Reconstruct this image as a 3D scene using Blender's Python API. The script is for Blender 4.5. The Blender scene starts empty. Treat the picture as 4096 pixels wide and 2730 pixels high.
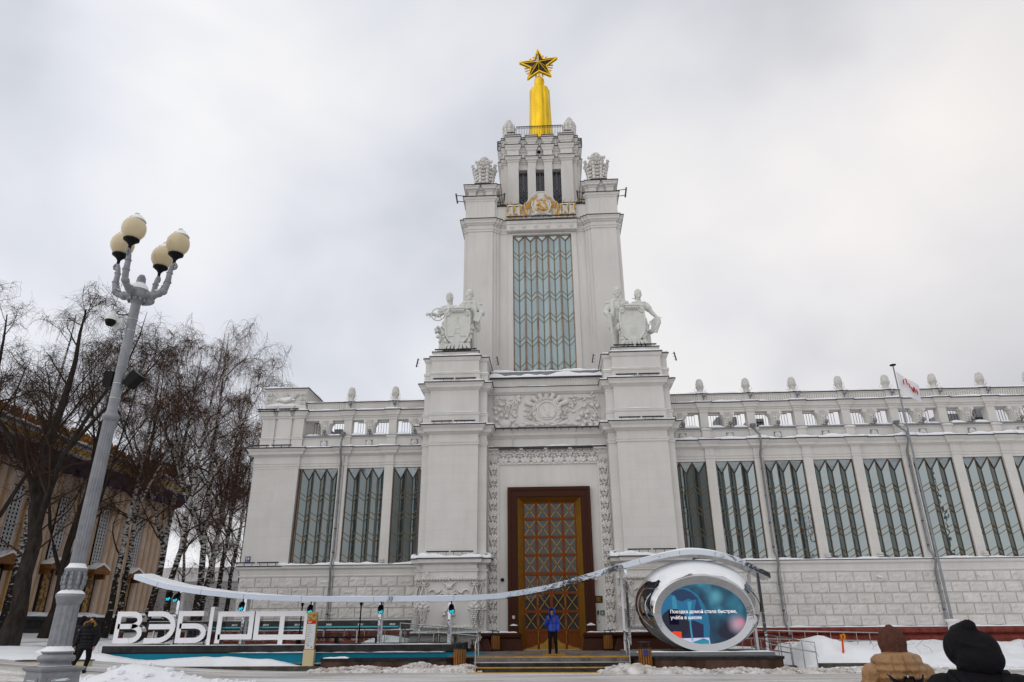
import bpy, bmesh, math, random
import numpy as np
from mathutils import Vector, Matrix, Euler
R = math.radians
scene = bpy.context.scene
random.seed(7)
rng = np.random.default_rng(7)

# ---------------------------------------------------------------- camera
cam_d = bpy.data.cameras.new("camera"); cam = bpy.data.objects.new("camera", cam_d)
scene.collection.objects.link(cam); scene.camera = cam
cam_d.sensor_width = 36.0; cam_d.lens = 24.17; cam_d.clip_start = 0.1; cam_d.clip_end = 2000
_p, _y, _r = R(22.5), R(3.0), R(-0.4)
_F = Vector((-math.sin(_y)*math.cos(_p), math.cos(_y)*math.cos(_p), math.sin(_p)))
_R = Vector((math.cos(_y), math.sin(_y), 0)); _U = _R.cross(_F)
_R2 = _R*math.cos(_r)+_U*math.sin(_r); _U2 = -_R*math.sin(_r)+_U*math.cos(_r)
cam.matrix_world = Matrix(((_R2.x, _U2.x, -_F.x, 0), (_R2.y, _U2.y, -_F.y, 0), (_R2.z, _U2.z, -_F.z, 1.6), (0, 0, 0, 1)))

# ---------------------------------------------------------------- world: overcast winter sky
SUN_EL, SUN_AZ = 32.0, -150.0        # sun behind cloud, high behind the camera's left shoulder
world = bpy.data.worlds.new("World"); scene.world = world; world.use_nodes = True
nt = world.node_tree; nt.nodes.clear()
def wn(t, **k):
    n = nt.nodes.new(t)
    for a, b in k.items(): setattr(n, a, b)
    return n
out = wn('ShaderNodeOutputWorld'); bg = wn('ShaderNodeBackground')
sky = wn('ShaderNodeTexSky', sky_type='NISHITA', sun_disc=False)
sky.sun_elevation = R(SUN_EL); sky.sun_rotation = R(SUN_AZ + 180); sky.air_density = 1.0; sky.dust_density = 2.0
skm = wn('ShaderNodeVectorMath', operation='SCALE'); skm.inputs['Scale'].default_value = 0.10
tc = wn('ShaderNodeTexCoord'); mp = wn('ShaderNodeMapping'); mp.inputs['Scale'].default_value = (1.0, 1.0, 1.5); mp.inputs['Location'].default_value = (-3.6, 2.8, -1.4); mp.inputs['Rotation'].default_value = (0.1, 0.15, 2.1)
n1 = wn('ShaderNodeTexNoise'); n1.inputs['Scale'].default_value = 2.3; n1.inputs['Detail'].default_value = 5; n1.inputs['Roughness'].default_value = 0.42; n1.inputs['Distortion'].default_value = 0.2
ramp = wn('ShaderNodeValToRGB'); ramp.color_ramp.elements[0].position = 0.34; ramp.color_ramp.elements[0].color = (0.60, 0.625, 0.685, 1)
ramp.color_ramp.elements[1].position = 0.62; ramp.color_ramp.elements[1].color = (0.905, 0.90, 0.91, 1)
e = ramp.color_ramp.elements.new(0.49); e.color = (0.785, 0.80, 0.85, 1)
# a broad brightening towards the veiled sun's side (left) and a duller east (right)
sep = wn('ShaderNodeSeparateXYZ'); mr = wn('ShaderNodeMapRange'); mr.inputs['From Min'].default_value = -0.75; mr.inputs['From Max'].default_value = 0.75
mr.inputs['To Min'].default_value = 1.06; mr.inputs['To Max'].default_value = 0.70
mulg = wn('ShaderNodeVectorMath', operation='SCALE')
mix = wn('ShaderNodeMix', data_type='RGBA'); mix.inputs['Factor'].default_value = 0.94
L_ = nt.links.new
L_(tc.outputs['Generated'], mp.inputs['Vector']); L_(mp.outputs['Vector'], n1.inputs['Vector']); L_(n1.outputs['Fac'], ramp.inputs['Fac'])
L_(tc.outputs['Generated'], sep.inputs['Vector']); L_(sep.outputs['X'], mr.inputs['Value'])
L_(ramp.outputs['Color'], mulg.inputs[0]); L_(mr.outputs['Result'], mulg.inputs['Scale'])
L_(sky.outputs['Color'], skm.inputs[0]); L_(skm.outputs['Vector'], mix.inputs['A']); L_(mulg.outputs['Vector'], mix.inputs['B'])
L_(mix.outputs['Result'], bg.inputs['Color']); bg.inputs['Strength'].default_value = 1.0
L_(bg.outputs['Background'], out.inputs['Surface'])

sun_d = bpy.data.lights.new("sun", 'SUN'); sun = bpy.data.objects.new("sun", sun_d); scene.collection.objects.link(sun)
sun_d.energy = 0.70; sun_d.angle = R(120); sun_d.color = (1.0, 0.955, 0.89)
_sd = Vector((math.sin(R(SUN_AZ))*math.cos(R(SUN_EL)), math.cos(R(SUN_AZ))*math.cos(R(SUN_EL)), math.sin(R(SUN_EL))))
sun.rotation_euler = _sd.to_track_quat('Z', 'Y').to_euler()

vs = scene.view_settings; vs.view_transform = 'Standard'; vs.look = 'None'; vs.exposure = 0.13; vs.gamma = 1.0; vs.use_curve_mapping = False
try: scene.cycles.max_bounces = 8; scene.cycles.diffuse_bounces = 3; scene.cycles.glossy_bounces = 4; scene.cycles.transparent_max_bounces = 12
except Exception: pass
COL = scene.collection

# ---------------------------------------------------------------- materials
MATS = {}
def mat(name, col, rough=0.6, metal=0.0, var=0.0, vscale=3.0, bump=0.0, bscale=20.0, spec=0.5, emit=None, estr=1.0, coat=0.0, detail=4, col2=None, alpha=None, trans=0.0, vstretch=(1, 1, 1), ramp=(0.35, 0.65), bdist=0.02, objrand=0.0, streak=0.0):
    if name in MATS: return MATS[name]
    m = bpy.data.materials.new(name); m.use_nodes = True; t = m.node_tree; b = t.nodes['Principled BSDF']
    b.inputs['Base Color'].default_value = (*col, 1); b.inputs['Roughness'].default_value = rough; b.inputs['Metallic'].default_value = metal
    b.inputs['Specular IOR Level'].default_value = spec if rough < 0.5 or spec != 0.5 else 0.12; b.inputs['Coat Weight'].default_value = coat; b.inputs['Transmission Weight'].default_value = trans
    if alpha is not None: b.inputs['Alpha'].default_value = alpha
    if emit: b.inputs['Emission Color'].default_value = (*emit, 1); b.inputs['Emission Strength'].default_value = estr
    g = t.nodes.new('ShaderNodeNewGeometry'); vec = g.outputs['Position']
    if vstretch != (1, 1, 1):
        mpn = t.nodes.new('ShaderNodeMapping'); mpn.inputs['Scale'].default_value = vstretch; t.links.new(vec, mpn.inputs['Vector']); vec = mpn.outputs['Vector']
    base = None
    if var or col2:
        n = t.nodes.new('ShaderNodeTexNoise'); n.inputs['Scale'].default_value = vscale; n.inputs['Detail'].default_value = detail; n.inputs['Roughness'].default_value = 0.6
        t.links.new(vec, n.inputs['Vector'])
        rp = t.nodes.new('ShaderNodeValToRGB'); rp.color_ramp.elements[0].position = ramp[0]; rp.color_ramp.elements[1].position = ramp[1]
        c2 = col2 if col2 else tuple(min(1, c*(1+var)) for c in col); c1 = col if col2 else tuple(c*(1-var) for c in col)
        rp.color_ramp.elements[0].color = (*c1, 1); rp.color_ramp.elements[1].color = (*c2, 1)
        t.links.new(n.outputs['Fac'], rp.inputs['Fac']); t.links.new(rp.outputs['Color'], b.inputs['Base Color']); base = rp.outputs['Color']
    if streak:                                   # damp streaks and soot below ledges, running down the wall
        ms = t.nodes.new('ShaderNodeMapping'); ms.inputs['Scale'].default_value = (3.2, 3.2, 0.22); t.links.new(g.outputs['Position'], ms.inputs['Vector'])
        ns = t.nodes.new('ShaderNodeTexNoise'); ns.inputs['Scale'].default_value = 1.0; ns.inputs['Detail'].default_value = 6; ns.inputs['Roughness'].default_value = 0.65; t.links.new(ms.outputs['Vector'], ns.inputs['Vector'])
        rs2 = t.nodes.new('ShaderNodeValToRGB'); rs2.color_ramp.elements[0].position = 0.30; rs2.color_ramp.elements[0].color = (1-streak, 1-streak*1.05, 1-streak*1.2, 1); rs2.color_ramp.elements[1].position = 0.55; rs2.color_ramp.elements[1].color = (1, 1, 1, 1); t.links.new(ns.outputs['Fac'], rs2.inputs['Fac'])
        mu = t.nodes.new('ShaderNodeMix'); mu.data_type = 'RGBA'; mu.blend_type = 'MULTIPLY'; mu.inputs['Factor'].default_value = 1.0; t.links.new(base, mu.inputs['A']); t.links.new(rs2.outputs['Color'], mu.inputs['B']); base = mu.outputs['Result']; t.links.new(base, b.inputs['Base Color'])
    if objrand:
        oi = t.nodes.new('ShaderNodeObjectInfo'); mm = t.nodes.new('ShaderNodeMapRange'); mm.inputs['To Min'].default_value = 1-objrand; mm.inputs['To Max'].default_value = 1+objrand
        t.links.new(oi.outputs['Random'], mm.inputs['Value']); sc = t.nodes.new('ShaderNodeVectorMath'); sc.operation = 'SCALE'
        if base: t.links.new(base, sc.inputs[0])
        else: sc.inputs[0].default_value = col
        t.links.new(mm.outputs['Result'], sc.inputs['Scale']); t.links.new(sc.outputs['Vector'], b.inputs['Base Color'])
    if bump:
        n2 = t.nodes.new('ShaderNodeTexNoise'); n2.inputs['Scale'].default_value = bscale; n2.inputs['Detail'].default_value = 5; n2.inputs['Roughness'].default_value = 0.6
        t.links.new(vec, n2.inputs['Vector']); bp = t.nodes.new('ShaderNodeBump'); bp.inputs['Strength'].default_value = bump; bp.inputs['Distance'].default_value = bdist
        t.links.new(n2.outputs['Fac'], bp.inputs['Height']); t.links.new(bp.outputs['Normal'], b.inputs['Normal'])
    MATS[name] = m; return m

PL = (0.66, 0.64, 0.61)
mat('plaster', PL, 0.75, streak=0.06, var=0.045, vscale=0.8, bump=0.10, bscale=45, bdist=0.01, vstretch=(1, 1, 0.45))
mat('stucco', (0.66, 0.64, 0.605), 0.7, var=0.03, vscale=2)
mat('statue', (0.65, 0.65, 0.61), 0.7, var=0.05, vscale=2.5)
mat('rustic', (0.63, 0.61, 0.58), 0.85, streak=0.08, var=0.06, vscale=1.6, bump=0.45, bscale=7.5, bdist=0.05, objrand=0.06)
mat('flash', (0.045, 0.042, 0.042), 0.55, metal=0.1, var=0.2, vscale=4)
mat('zinc', (0.22, 0.225, 0.235), 0.45, metal=0.5, var=0.15, vscale=5)
mat('snow', (0.86, 0.875, 0.90), 0.65, var=0.02, vscale=4, bump=0.35, bscale=7, bdist=0.04)
mat('granite', (0.042, 0.013, 0.008), 0.35, col2=(0.066, 0.023, 0.014), vscale=60, spec=0.07)
mat('granite_wet', (0.050, 0.024, 0.016), 0.35, spec=0.12, col2=(0.11, 0.062, 0.048), vscale=2.2, vstretch=(1, 1, 0.25))
mat('granite_black', (0.016, 0.014, 0.014), 0.35, spec=0.12, col2=(0.04, 0.038, 0.038), vscale=5)
mat('redbase', (0.13, 0.022, 0.015), 0.45, spec=0.15, col2=(0.21, 0.050, 0.038), vscale=3)
mat('gold', (0.82, 0.52, 0.025), 0.24, metal=0.85, var=0.16, vscale=1.2, vstretch=(3, 3, 0.5), bump=0.12, bscale=2.5, bdist=0.05)
mat('gold_paint', (0.62, 0.33, 0.012), 0.38, metal=0.45, var=0.12, vscale=9)
mat('brass_bar', (0.34, 0.19, 0.035), 0.4, metal=0.7)
mat('seam', (0.17, 0.085, 0.03), 0.6)
mat('brass', (0.37, 0.205, 0.036), 0.38, metal=0.8, var=0.12, vscale=3)
mat('bronze', (0.13, 0.085, 0.055), 0.38, metal=0.75, var=0.25, vscale=2, vstretch=(3, 3, 0.6))
mat('copper', (0.27, 0.19, 0.14), 0.4, metal=0.7, var=0.3, vscale=1.2, vstretch=(3, 3, 1))
mat('thin_bar', (0.23, 0.19, 0.12), 0.5, metal=0.4)
mat('wood_door', (0.155, 0.040, 0.006), 0.42, var=0.25, vscale=7, vstretch=(6, 6, 0.6), spec=0.12)
mat('wood_slat', (0.30, 0.125, 0.03), 0.5, var=0.28, vscale=6, vstretch=(8, 8, 0.8), objrand=0.12)
mat('black_metal', (0.014, 0.014, 0.016), 0.45, metal=0.2)
mat('iron', (0.03, 0.03, 0.033), 0.5, metal=0.3)
mat('steel', (0.50, 0.49, 0.47), 0.25, metal=1.0)
mat('chrome', (0.64, 0.635, 0.63), 0.045, metal=1.0, bump=0.06, bscale=0.9, bdist=0.12)
mat('chrome_flat', (0.60, 0.62, 0.66), 0.05, metal=1.0, bump=0.10, bscale=0.9, bdist=0.12)
mat('chrome_ribbon', (0.43, 0.465, 0.53), 0.05, metal=1.0, bump=0.045, bscale=0.7, bdist=0.2)
mat('chrome_bezel', (0.40, 0.405, 0.42), 0.09, metal=1.0, bump=0.16, bscale=1.3, bdist=0.14)
mat('black', (0.008, 0.008, 0.009), 0.5)
mat('dark_glass', (0.012, 0.012, 0.016), 0.06, spec=0.8)
mat('lattice_grey', (0.20, 0.215, 0.235), 0.5)
mat('turquoise', (0.008, 0.21, 0.31), 0.5, var=0.06, vscale=1)
mat('deck_dark', (0.018, 0.017, 0.017), 0.45, spec=0.15, col2=(0.04, 0.039, 0.039), vscale=3)
mat('deck_grey', (0.22, 0.225, 0.235), 0.5, var=0.08, vscale=3)
mat('white_face', (0.88, 0.88, 0.91), 0.4)
mat('white_plastic', (0.74, 0.74, 0.72), 0.35)
mat('lamp_paint', (0.235, 0.245, 0.265), 0.45, metal=0.2, var=0.14, vscale=5, bump=0.15, bscale=40, bdist=0.004)
mat('globe', (0.62, 0.515, 0.32), 0.32, var=0.05, vscale=3, vstretch=(1, 1, 0.2), coat=0.15)
mat('yellow_paint', (0.62, 0.33, 0.012), 0.6, col2=(0.40, 0.22, 0.03), vscale=5)
mat('paving', (0.12, 0.095, 0.085), 0.55, col2=(0.26, 0.23, 0.215), vscale=2.5)
mat('step_stone', (0.018, 0.017, 0.017), 0.45, spec=0.12, col2=(0.05, 0.048, 0.048), vscale=3)
mat('bark', (0.020, 0.015, 0.013), 0.9, col2=(0.045, 0.036, 0.031), vscale=5, bump=0.8, bscale=9, bdist=0.06, vstretch=(1, 1, 0.35))
mat('twig', (0.125, 0.066, 0.044), 0.9)
mat('twig_dark', (0.052, 0.032, 0.023), 0.9)
mat('skin', (0.42, 0.23, 0.16), 0.5)
mat('hair', (0.012, 0.010, 0.009), 0.6)
mat('jacket_blue', (0.010, 0.050, 0.42), 0.45, var=0.12, vscale=8, bump=0.5, bscale=9, bdist=0.03)
mat('cloth_black', (0.008, 0.008, 0.010), 0.75, bump=0.4, bscale=14, bdist=0.02)
mat('jacket_black', (0.010, 0.0095, 0.012), 0.5, bump=0.7, bscale=10, bdist=0.03)
mat('jacket_tan', (0.30, 0.155, 0.055), 0.36, var=0.12, vscale=9, bump=1.0, bscale=11, bdist=0.045, spec=0.6)
mat('fleece_brown', (0.085, 0.036, 0.025), 0.95, var=0.18, vscale=22, bump=0.8, bscale=9, bdist=0.035)
mat('cloth_black2', (0.0085, 0.0075, 0.0095), 0.85, bump=1.0, bscale=8, bdist=0.05)
mat('fur', (0.16, 0.075, 0.020), 0.95, col2=(0.33, 0.17, 0.055), vscale=30)
mat('beige_stone', (0.52, 0.38, 0.29), 0.7, col2=(0.60, 0.48, 0.39), vscale=0.8)
mat('ochre_stone', (0.46, 0.29, 0.13), 0.7, var=0.15, vscale=1.2)
mat('mosaic', (0.10, 0.055, 0.025), 0.5, col2=(0.36, 0.21, 0.08), vscale=3.5, ramp=(0.45, 0.55))
mat('niche_brown', (0.20, 0.085, 0.025), 0.5, var=0.3, vscale=4)
mat('crest', (0.44, 0.17, 0.015), 0.6, col2=(0.22, 0.11, 0.02), vscale=2)
mat('blue_tile', (0.012, 0.018, 0.13), 0.6, col2=(0.035, 0.014, 0.016), vscale=1.5)
mat('yellow_tile', (0.60, 0.38, 0.07), 0.55, var=0.15, vscale=2)
mat('dark_wall', (0.022, 0.022, 0.024), 0.6, col2=(0.05, 0.05, 0.052), vscale=2)
mat('white_far', (0.62, 0.62, 0.63), 0.7)
mat('orange', (0.75, 0.08, 0.008), 0.5)
mat('cream', (0.60, 0.50, 0.30), 0.5)
mat('sign_gold', (0.36, 0.26, 0.09), 0.35, metal=0.6)
mat('paper', (0.62, 0.64, 0.66), 0.5)
mat('red_print', (0.50, 0.02, 0.012), 0.5)
mat('blue_sign', (0.010, 0.022, 0.17), 0.4)
mat('white_print', (0.80, 0.80, 0.82), 0.5)
mat('green_sign', (0.008, 0.10, 0.05), 0.4)
mat('flag_white', (0.74, 0.74, 0.77), 0.8)
mat('ice', (0.62, 0.66, 0.70), 0.2, trans=0.3)
mat('led_cyan', (0.02, 0.3, 0.35), 0.3, emit=(0.02, 0.55, 0.75), estr=1.2)
mat('kerb', (0.075, 0.068, 0.055), 0.8, var=0.3, vscale=4)
mat('navy', (0.004, 0.005, 0.014), 0.6)

def glass_mat(name, base, refl=0.35, rough=0.03, objrand=0.3, bump=0.05, tint=(0.74, 0.83, 0.83)):
    m = bpy.data.materials.new(name); m.use_nodes = True; t = m.node_tree; b = t.nodes['Principled BSDF']; o = t.nodes['Material Output']
    b.inputs['Base Color'].default_value = (*base, 1); b.inputs['Roughness'].default_value = 0.25; b.inputs['Specular IOR Level'].default_value = 0.3
    g = t.nodes.new('ShaderNodeNewGeometry'); n = t.nodes.new('ShaderNodeTexNoise'); n.inputs['Scale'].default_value = 1.1; n.inputs['Detail'].default_value = 3
    t.links.new(g.outputs['Position'], n.inputs['Vector'])
    oi = t.nodes.new('ShaderNodeObjectInfo'); ad = t.nodes.new('ShaderNodeMath'); ad.operation = 'ADD'; t.links.new(oi.outputs['Random'], ad.inputs[0]); t.links.new(n.outputs['Fac'], ad.inputs[1])
    mm = t.nodes.new('ShaderNodeMapRange'); mm.inputs['From Max'].default_value = 2; mm.inputs['To Min'].default_value = 1-objrand; mm.inputs['To Max'].default_value = 1+objrand
    t.links.new(ad.outputs['Value'], mm.inputs['Value'])
    sc = t.nodes.new('ShaderNodeVectorMath'); sc.operation = 'SCALE'; sc.inputs[0].default_value = base; t.links.new(mm.outputs['Result'], sc.inputs['Scale']); t.links.new(sc.outputs['Vector'], b.inputs['Base Color'])
    gl = t.nodes.new('ShaderNodeBsdfGlossy'); gl.inputs['Color'].default_value = (*tint, 1); gl.inputs['Roughness'].default_value = rough
    fr = t.nodes.new('ShaderNodeFresnel'); fr.inputs['IOR'].default_value = 1.5
    mx = t.nodes.new('ShaderNodeMath'); mx.operation = 'MULTIPLY_ADD'; mx.inputs[1].default_value = 1-refl; mx.inputs[2].default_value = refl; mx.use_clamp = True
    t.links.new(fr.outputs['Fac'], mx.inputs[0])
    bn = t.nodes.new('ShaderNodeTexNoise'); bn.inputs['Scale'].default_value = 1.6; bn.inputs['Detail'].default_value = 2; t.links.new(g.outputs['Position'], bn.inputs['Vector'])
    bp = t.nodes.new('ShaderNodeBump'); bp.inputs['Strength'].default_value = bump; bp.inputs['Distance'].default_value = 0.1; t.links.new(bn.outputs['Fac'], bp.inputs['Height']); t.links.new(bp.outputs['Normal'], gl.inputs['Normal'])
    ms = t.nodes.new('ShaderNodeMixShader'); t.links.new(mx.outputs['Value'], ms.inputs['Fac']); t.links.new(b.outputs['BSDF'], ms.inputs[1]); t.links.new(gl.outputs['BSDF'], ms.inputs[2])
    t.links.new(ms.outputs['Shader'], o.inputs['Surface']); MATS[name] = m
glass_mat('glass_wing', (0.024, 0.040, 0.045), 0.27, bump=0.12)
glass_mat('glass_tower', (0.30, 0.385, 0.405), 0.06, objrand=0.30)
glass_mat('glass_top', (0.16, 0.21, 0.24), 0.35)
glass_mat('glass_door', (0.014, 0.013, 0.014), 0.0, objrand=0.7)
glass_mat('glass_star', (0.006, 0.005, 0.010), 0.0, tint=(0.35, 0.35, 0.4))
def clear_glass():
    m = bpy.data.materials.new('glass_clear'); m.use_nodes = True; t = m.node_tree; t.nodes.remove(t.nodes['Principled BSDF']); o = t.nodes['Material Output']
    tr = t.nodes.new('ShaderNodeBsdfTransparent'); tr.inputs['Color'].default_value = (0.86, 0.92, 0.92, 1); gl = t.nodes.new('ShaderNodeBsdfGlossy'); gl.inputs['Roughness'].default_value = 0.03
    ms = t.nodes.new('ShaderNodeMixShader'); ms.inputs['Fac'].default_value = 0.12; t.links.new(tr.outputs[0], ms.inputs[1]); t.links.new(gl.outputs[0], ms.inputs[2]); t.links.new(ms.outputs[0], o.inputs['Surface']); MATS['glass_clear'] = m
clear_glass()

def ashlar():
    m = mat('ashlar', PL, 0.75, streak=0.045, var=0.035, vscale=0.8, bump=0.08, bscale=45, bdist=0.01); t = m.node_tree; b = t.nodes['Principled BSDF']
    g = t.nodes.new('ShaderNodeNewGeometry'); s = t.nodes.new('ShaderNodeSeparateXYZ'); c = t.nodes.new('ShaderNodeCombineXYZ')
    ad = t.nodes.new('ShaderNodeMath'); ad.operation = 'ADD'
    t.links.new(g.outputs['Position'], s.inputs[0]); t.links.new(s.outputs['X'], ad.inputs[0]); t.links.new(s.outputs['Y'], ad.inputs[1]); t.links.new(ad.outputs[0], c.inputs['X']); t.links.new(s.outputs['Z'], c.inputs['Y'])
    br = t.nodes.new('ShaderNodeTexBrick'); br.inputs['Scale'].default_value = 1.0; br.inputs['Brick Width'].default_value = 1.37; br.inputs['Row Height'].default_value = 0.465; br.inputs['Mortar Size'].default_value = 0.008; br.inputs['Mortar Smooth'].default_value = 0.1
    br.inputs['Color1'].default_value = (1, 1, 1, 1); br.inputs['Color2'].default_value = (0.975, 0.975, 0.97, 1); br.inputs['Mortar'].default_value = (0.89, 0.89, 0.88, 1)
    t.links.new(c.outputs[0], br.inputs['Vector'])
    old = b.inputs['Base Color'].links[0].from_socket; mx = t.nodes.new('ShaderNodeMix'); mx.data_type = 'RGBA'; mx.blend_type = 'MULTIPLY'; mx.inputs['Factor'].default_value = 1.0
    t.links.new(old, mx.inputs['A']); t.links.new(br.outputs['Color'], mx.inputs['B']); t.links.new(mx.outputs['Result'], b.inputs['Base Color'])
ashlar()
def birch_bark():
    m = mat('birch', (0.50, 0.48, 0.45), 0.8); t = m.node_tree; b = t.nodes['Principled BSDF']; g = t.nodes.new('ShaderNodeNewGeometry')
    mp1 = t.nodes.new('ShaderNodeMapping'); mp1.inputs['Scale'].default_value = (2.2, 2.2, 5.5); t.links.new(g.outputs['Position'], mp1.inputs[0])
    n = t.nodes.new('ShaderNodeTexNoise'); n.inputs['Scale'].default_value = 1.6; n.inputs['Detail'].default_value = 4; t.links.new(mp1.outputs[0], n.inputs[0])
    s = t.nodes.new('ShaderNodeSeparateXYZ'); t.links.new(g.outputs['Position'], s.inputs[0]); mr = t.nodes.new('ShaderNodeMapRange'); mr.inputs['From Min'].default_value = 1.5; mr.inputs['From Max'].default_value = 7; mr.inputs['To Min'].default_value = -0.16; mr.inputs['To Max'].default_value = 0.05; t.links.new(s.outputs['Z'], mr.inputs[0])
    ad = t.nodes.new('ShaderNodeMath'); t.links.new(n.outputs['Fac'], ad.inputs[0]); t.links.new(mr.outputs[0], ad.inputs[1])
    rp = t.nodes.new('ShaderNodeValToRGB'); rp.color_ramp.elements[0].position = 0.49; rp.color_ramp.elements[0].color = (0.022, 0.018, 0.016, 1); rp.color_ramp.elements[1].position = 0.57; rp.color_ramp.elements[1].color = (0.47, 0.45, 0.43, 1)
    t.links.new(ad.outputs[0], rp.inputs[0]); t.links.new(rp.outputs[0], b.inputs['Base Color'])
birch_bark()

# ---------------------------------------------------------------- mesh helpers
class MB:
    def __init__(s): s.v = []; s.f = []; s.sm = []
    def add(s, vs_, fs, smooth=False):
        o = len(s.v); s.v.extend([tuple(map(float, p)) for p in vs_]); s.f.extend([tuple(i+o for i in f) for f in fs]); s.sm.extend([smooth]*len(fs)); return s
    def box(s, x0, x1, y0, y1, z0, z1):
        return s.add([(x0, y0, z0), (x1, y0, z0), (x1, y1, z0), (x0, y1, z0), (x0, y0, z1), (x1, y0, z1), (x1, y1, z1), (x0, y1, z1)],
              [(0, 3, 2, 1), (4, 5, 6, 7), (0, 1, 5, 4), (1, 2, 6, 5), (2, 3, 7, 6), (3, 0, 4, 7)])
    def frust(s, a, b, z0, z1):   # a,b=(x0,x1,y0,y1) bottom/top rectangles
        return s.add([(a[0], a[2], z0), (a[1], a[2], z0), (a[1], a[3], z0), (a[0], a[3], z0), (b[0], b[2], z1), (b[1], b[2], z1), (b[1], b[3], z1), (b[0], b[3], z1)],
              [(0, 3, 2, 1), (4, 5, 6, 7), (0, 1, 5, 4), (1, 2, 6, 5), (2, 3, 7, 6), (3, 0, 4, 7)])
    def hexa(s, p):               # 8 corner points, bottom 4 then top 4
        return s.add(p, [(0, 3, 2, 1), (4, 5, 6, 7), (0, 1, 5, 4), (1, 2, 6, 5), (2, 3, 7, 6), (3, 0, 4, 7)])
    def bar(s, p, q, r, w=None, up=(0, 0, 1)):   # square bar
        p, q = Vector(p), Vector(q); d = (q-p).normalized(); u = Vector(up)
        if abs(d.dot(u)) > 0.95: u = Vector((0, 1, 0))
        a = d.cross(u).normalized(); b = a.cross(d); w = r if w is None else w
        c = [a*r+b*w, -a*r+b*w, -a*r-b*w, a*r-b*w]
        return s.add([p+k for k in c]+[q+k for k in c], [(0, 1, 2, 3), (7, 6, 5, 4), (0, 4, 5, 1), (1, 5, 6, 2), (2, 6, 7, 3), (3, 7, 4, 0)])
    def tube(s, pts, rad, n=8, smooth=True, closed=False, caps=True):
        pts = [Vector(p) for p in pts]; m = len(pts)
        if not hasattr(rad, '__len__'): rad = [rad]*m
        vs_ = []; prev = None
        for i, p in enumerate(pts):
            if closed: d = pts[(i+1) % m]-pts[i-1]
            else: d = pts[min(i+1, m-1)]-pts[max(i-1, 0)]
            d = d.normalized() if d.length > 1e-9 else Vector((0, 0, 1))
            u = prev if prev is not None else (Vector((1, 0, 0)) if abs(d.x) < 0.9 else Vector((0, 1, 0)))
            a = (u - d*u.dot(d)); a = a.normalized() if a.length > 1e-6 else d.orthogonal().normalized(); b = d.cross(a); prev = a
            for k in range(n):
                t = 2*math.pi*k/n; vs_.append(p+(a*math.cos(t)+b*math.sin(t))*rad[i])
        fs = []
        for i in range(m if closed else m-1):
            j = (i+1) % m
            for k in range(n): fs.append((i*n+k, i*n+(k+1) % n, j*n+(k+1) % n, j*n+k))
        s.add(vs_, fs, smooth)
        if caps and not closed: s.add(vs_[:n], [tuple(range(n))[::-1]]); s.add(vs_[-n:], [tuple(range(n))])
        return s
    def lathe(s, prof, c=(0, 0, 0), n=16, smooth=True, sx=1, sy=1, cap=True, rfun=None):
        vs_ = []
        for r, z in prof:
            for k in range(n):
                t = 2*math.pi*k/n; rr = r*(rfun(k, n, z) if rfun else 1)
                vs_.append((c[0]+rr*math.cos(t)*sx, c[1]+rr*math.sin(t)*sy, c[2]+z))
        m = len(prof); fs = [(i*n+k, i*n+(k+1) % n, (i+1)*n+(k+1) % n, (i+1)*n+k) for i in range(m-1) for k in range(n)]
        s.add(vs_, fs, smooth)
        if cap: s.add(vs_[:n], [tuple(range(n))[::-1]]); s.add(vs_[-n:], [tuple(range(n))])
        return s
    def ell(s, c, r, rot=None, n=8, m=5, smooth=True):
        c = Vector(c); M = rot if rot is not None else Matrix.Identity(3); vs_ = [c+M @ Vector((0, 0, -r[2]))]
        for i in range(1, m):
            ph = -math.pi/2+math.pi*i/m
            for k in range(n):
                t = 2*math.pi*k/n; vs_.append(c+M @ Vector((r[0]*math.cos(ph)*math.cos(t), r[1]*math.cos(ph)*math.sin(t), r[2]*math.sin(ph))))
        vs_.append(c+M @ Vector((0, 0, r[2]))); fs = [(0, 1+(k+1) % n, 1+k) for k in range(n)]
        for i in range(m-2):
            for k in range(n): fs.append((1+i*n+k, 1+i*n+(k+1) % n, 1+(i+1)*n+(k+1) % n, 1+(i+1)*n+k))
        l = len(vs_)-1; b = 1+(m-2)*n; fs += [(b+k, b+(k+1) % n, l) for k in range(n)]
        return s.add(vs_, fs, smooth)
    def cone(s, p, q, r0, r1, n=10, smooth=True):  # capsule-ish tapered limb with round ends
        p, q = Vector(p), Vector(q); d = (q-p); L = d.length; d = d.normalized()
        pts = [p-d*r0*0.9, p-d*r0*0.55, p, p.lerp(q, 0.5), q, q+d*r1*0.55, q+d*r1*0.9]
        return s.tube(pts, [r0*0.35, r0*0.83, r0, (r0+r1)/2, r1, r1*0.83, r1*0.35], n, smooth)
    def prism(s, poly, y0, y1, plane='xz', smooth=False):
        n = len(poly)
        if plane == 'xz': a = [(x, y0, z) for x, z in poly]; b = [(x, y1, z) for x, z in poly]
        elif plane == 'yz': a = [(y0, y, z) for y, z in poly]; b = [(y1, y, z) for y, z in poly]
        else: a = [(x, y, y0) for x, y in poly]; b = [(x, y, y1) for x, y in poly]
        s.add(a+b, [tuple(range(n)), tuple(range(2*n-1, n-1, -1))])
        s.add(a+b, [(i, i+n, (i+1) % n+n, (i+1) % n) for i in range(n)], smooth); return s
    def stack(s, poly, prof, cap=True):
        rings = [[(x, y, z) for x, y in off(poly, o)] for z, o in prof]; n = len(poly)
        s.add([p for r in rings for p in r], [(i*n+k, i*n+(k+1) % n, (i+1)*n+(k+1) % n, (i+1)*n+k) for i in range(len(rings)-1) for k in range(n)])
        if cap: s.add(rings[-1], [tuple(range(n))]); s.add(rings[0], [tuple(range(n))[::-1]])
        return s
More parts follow.
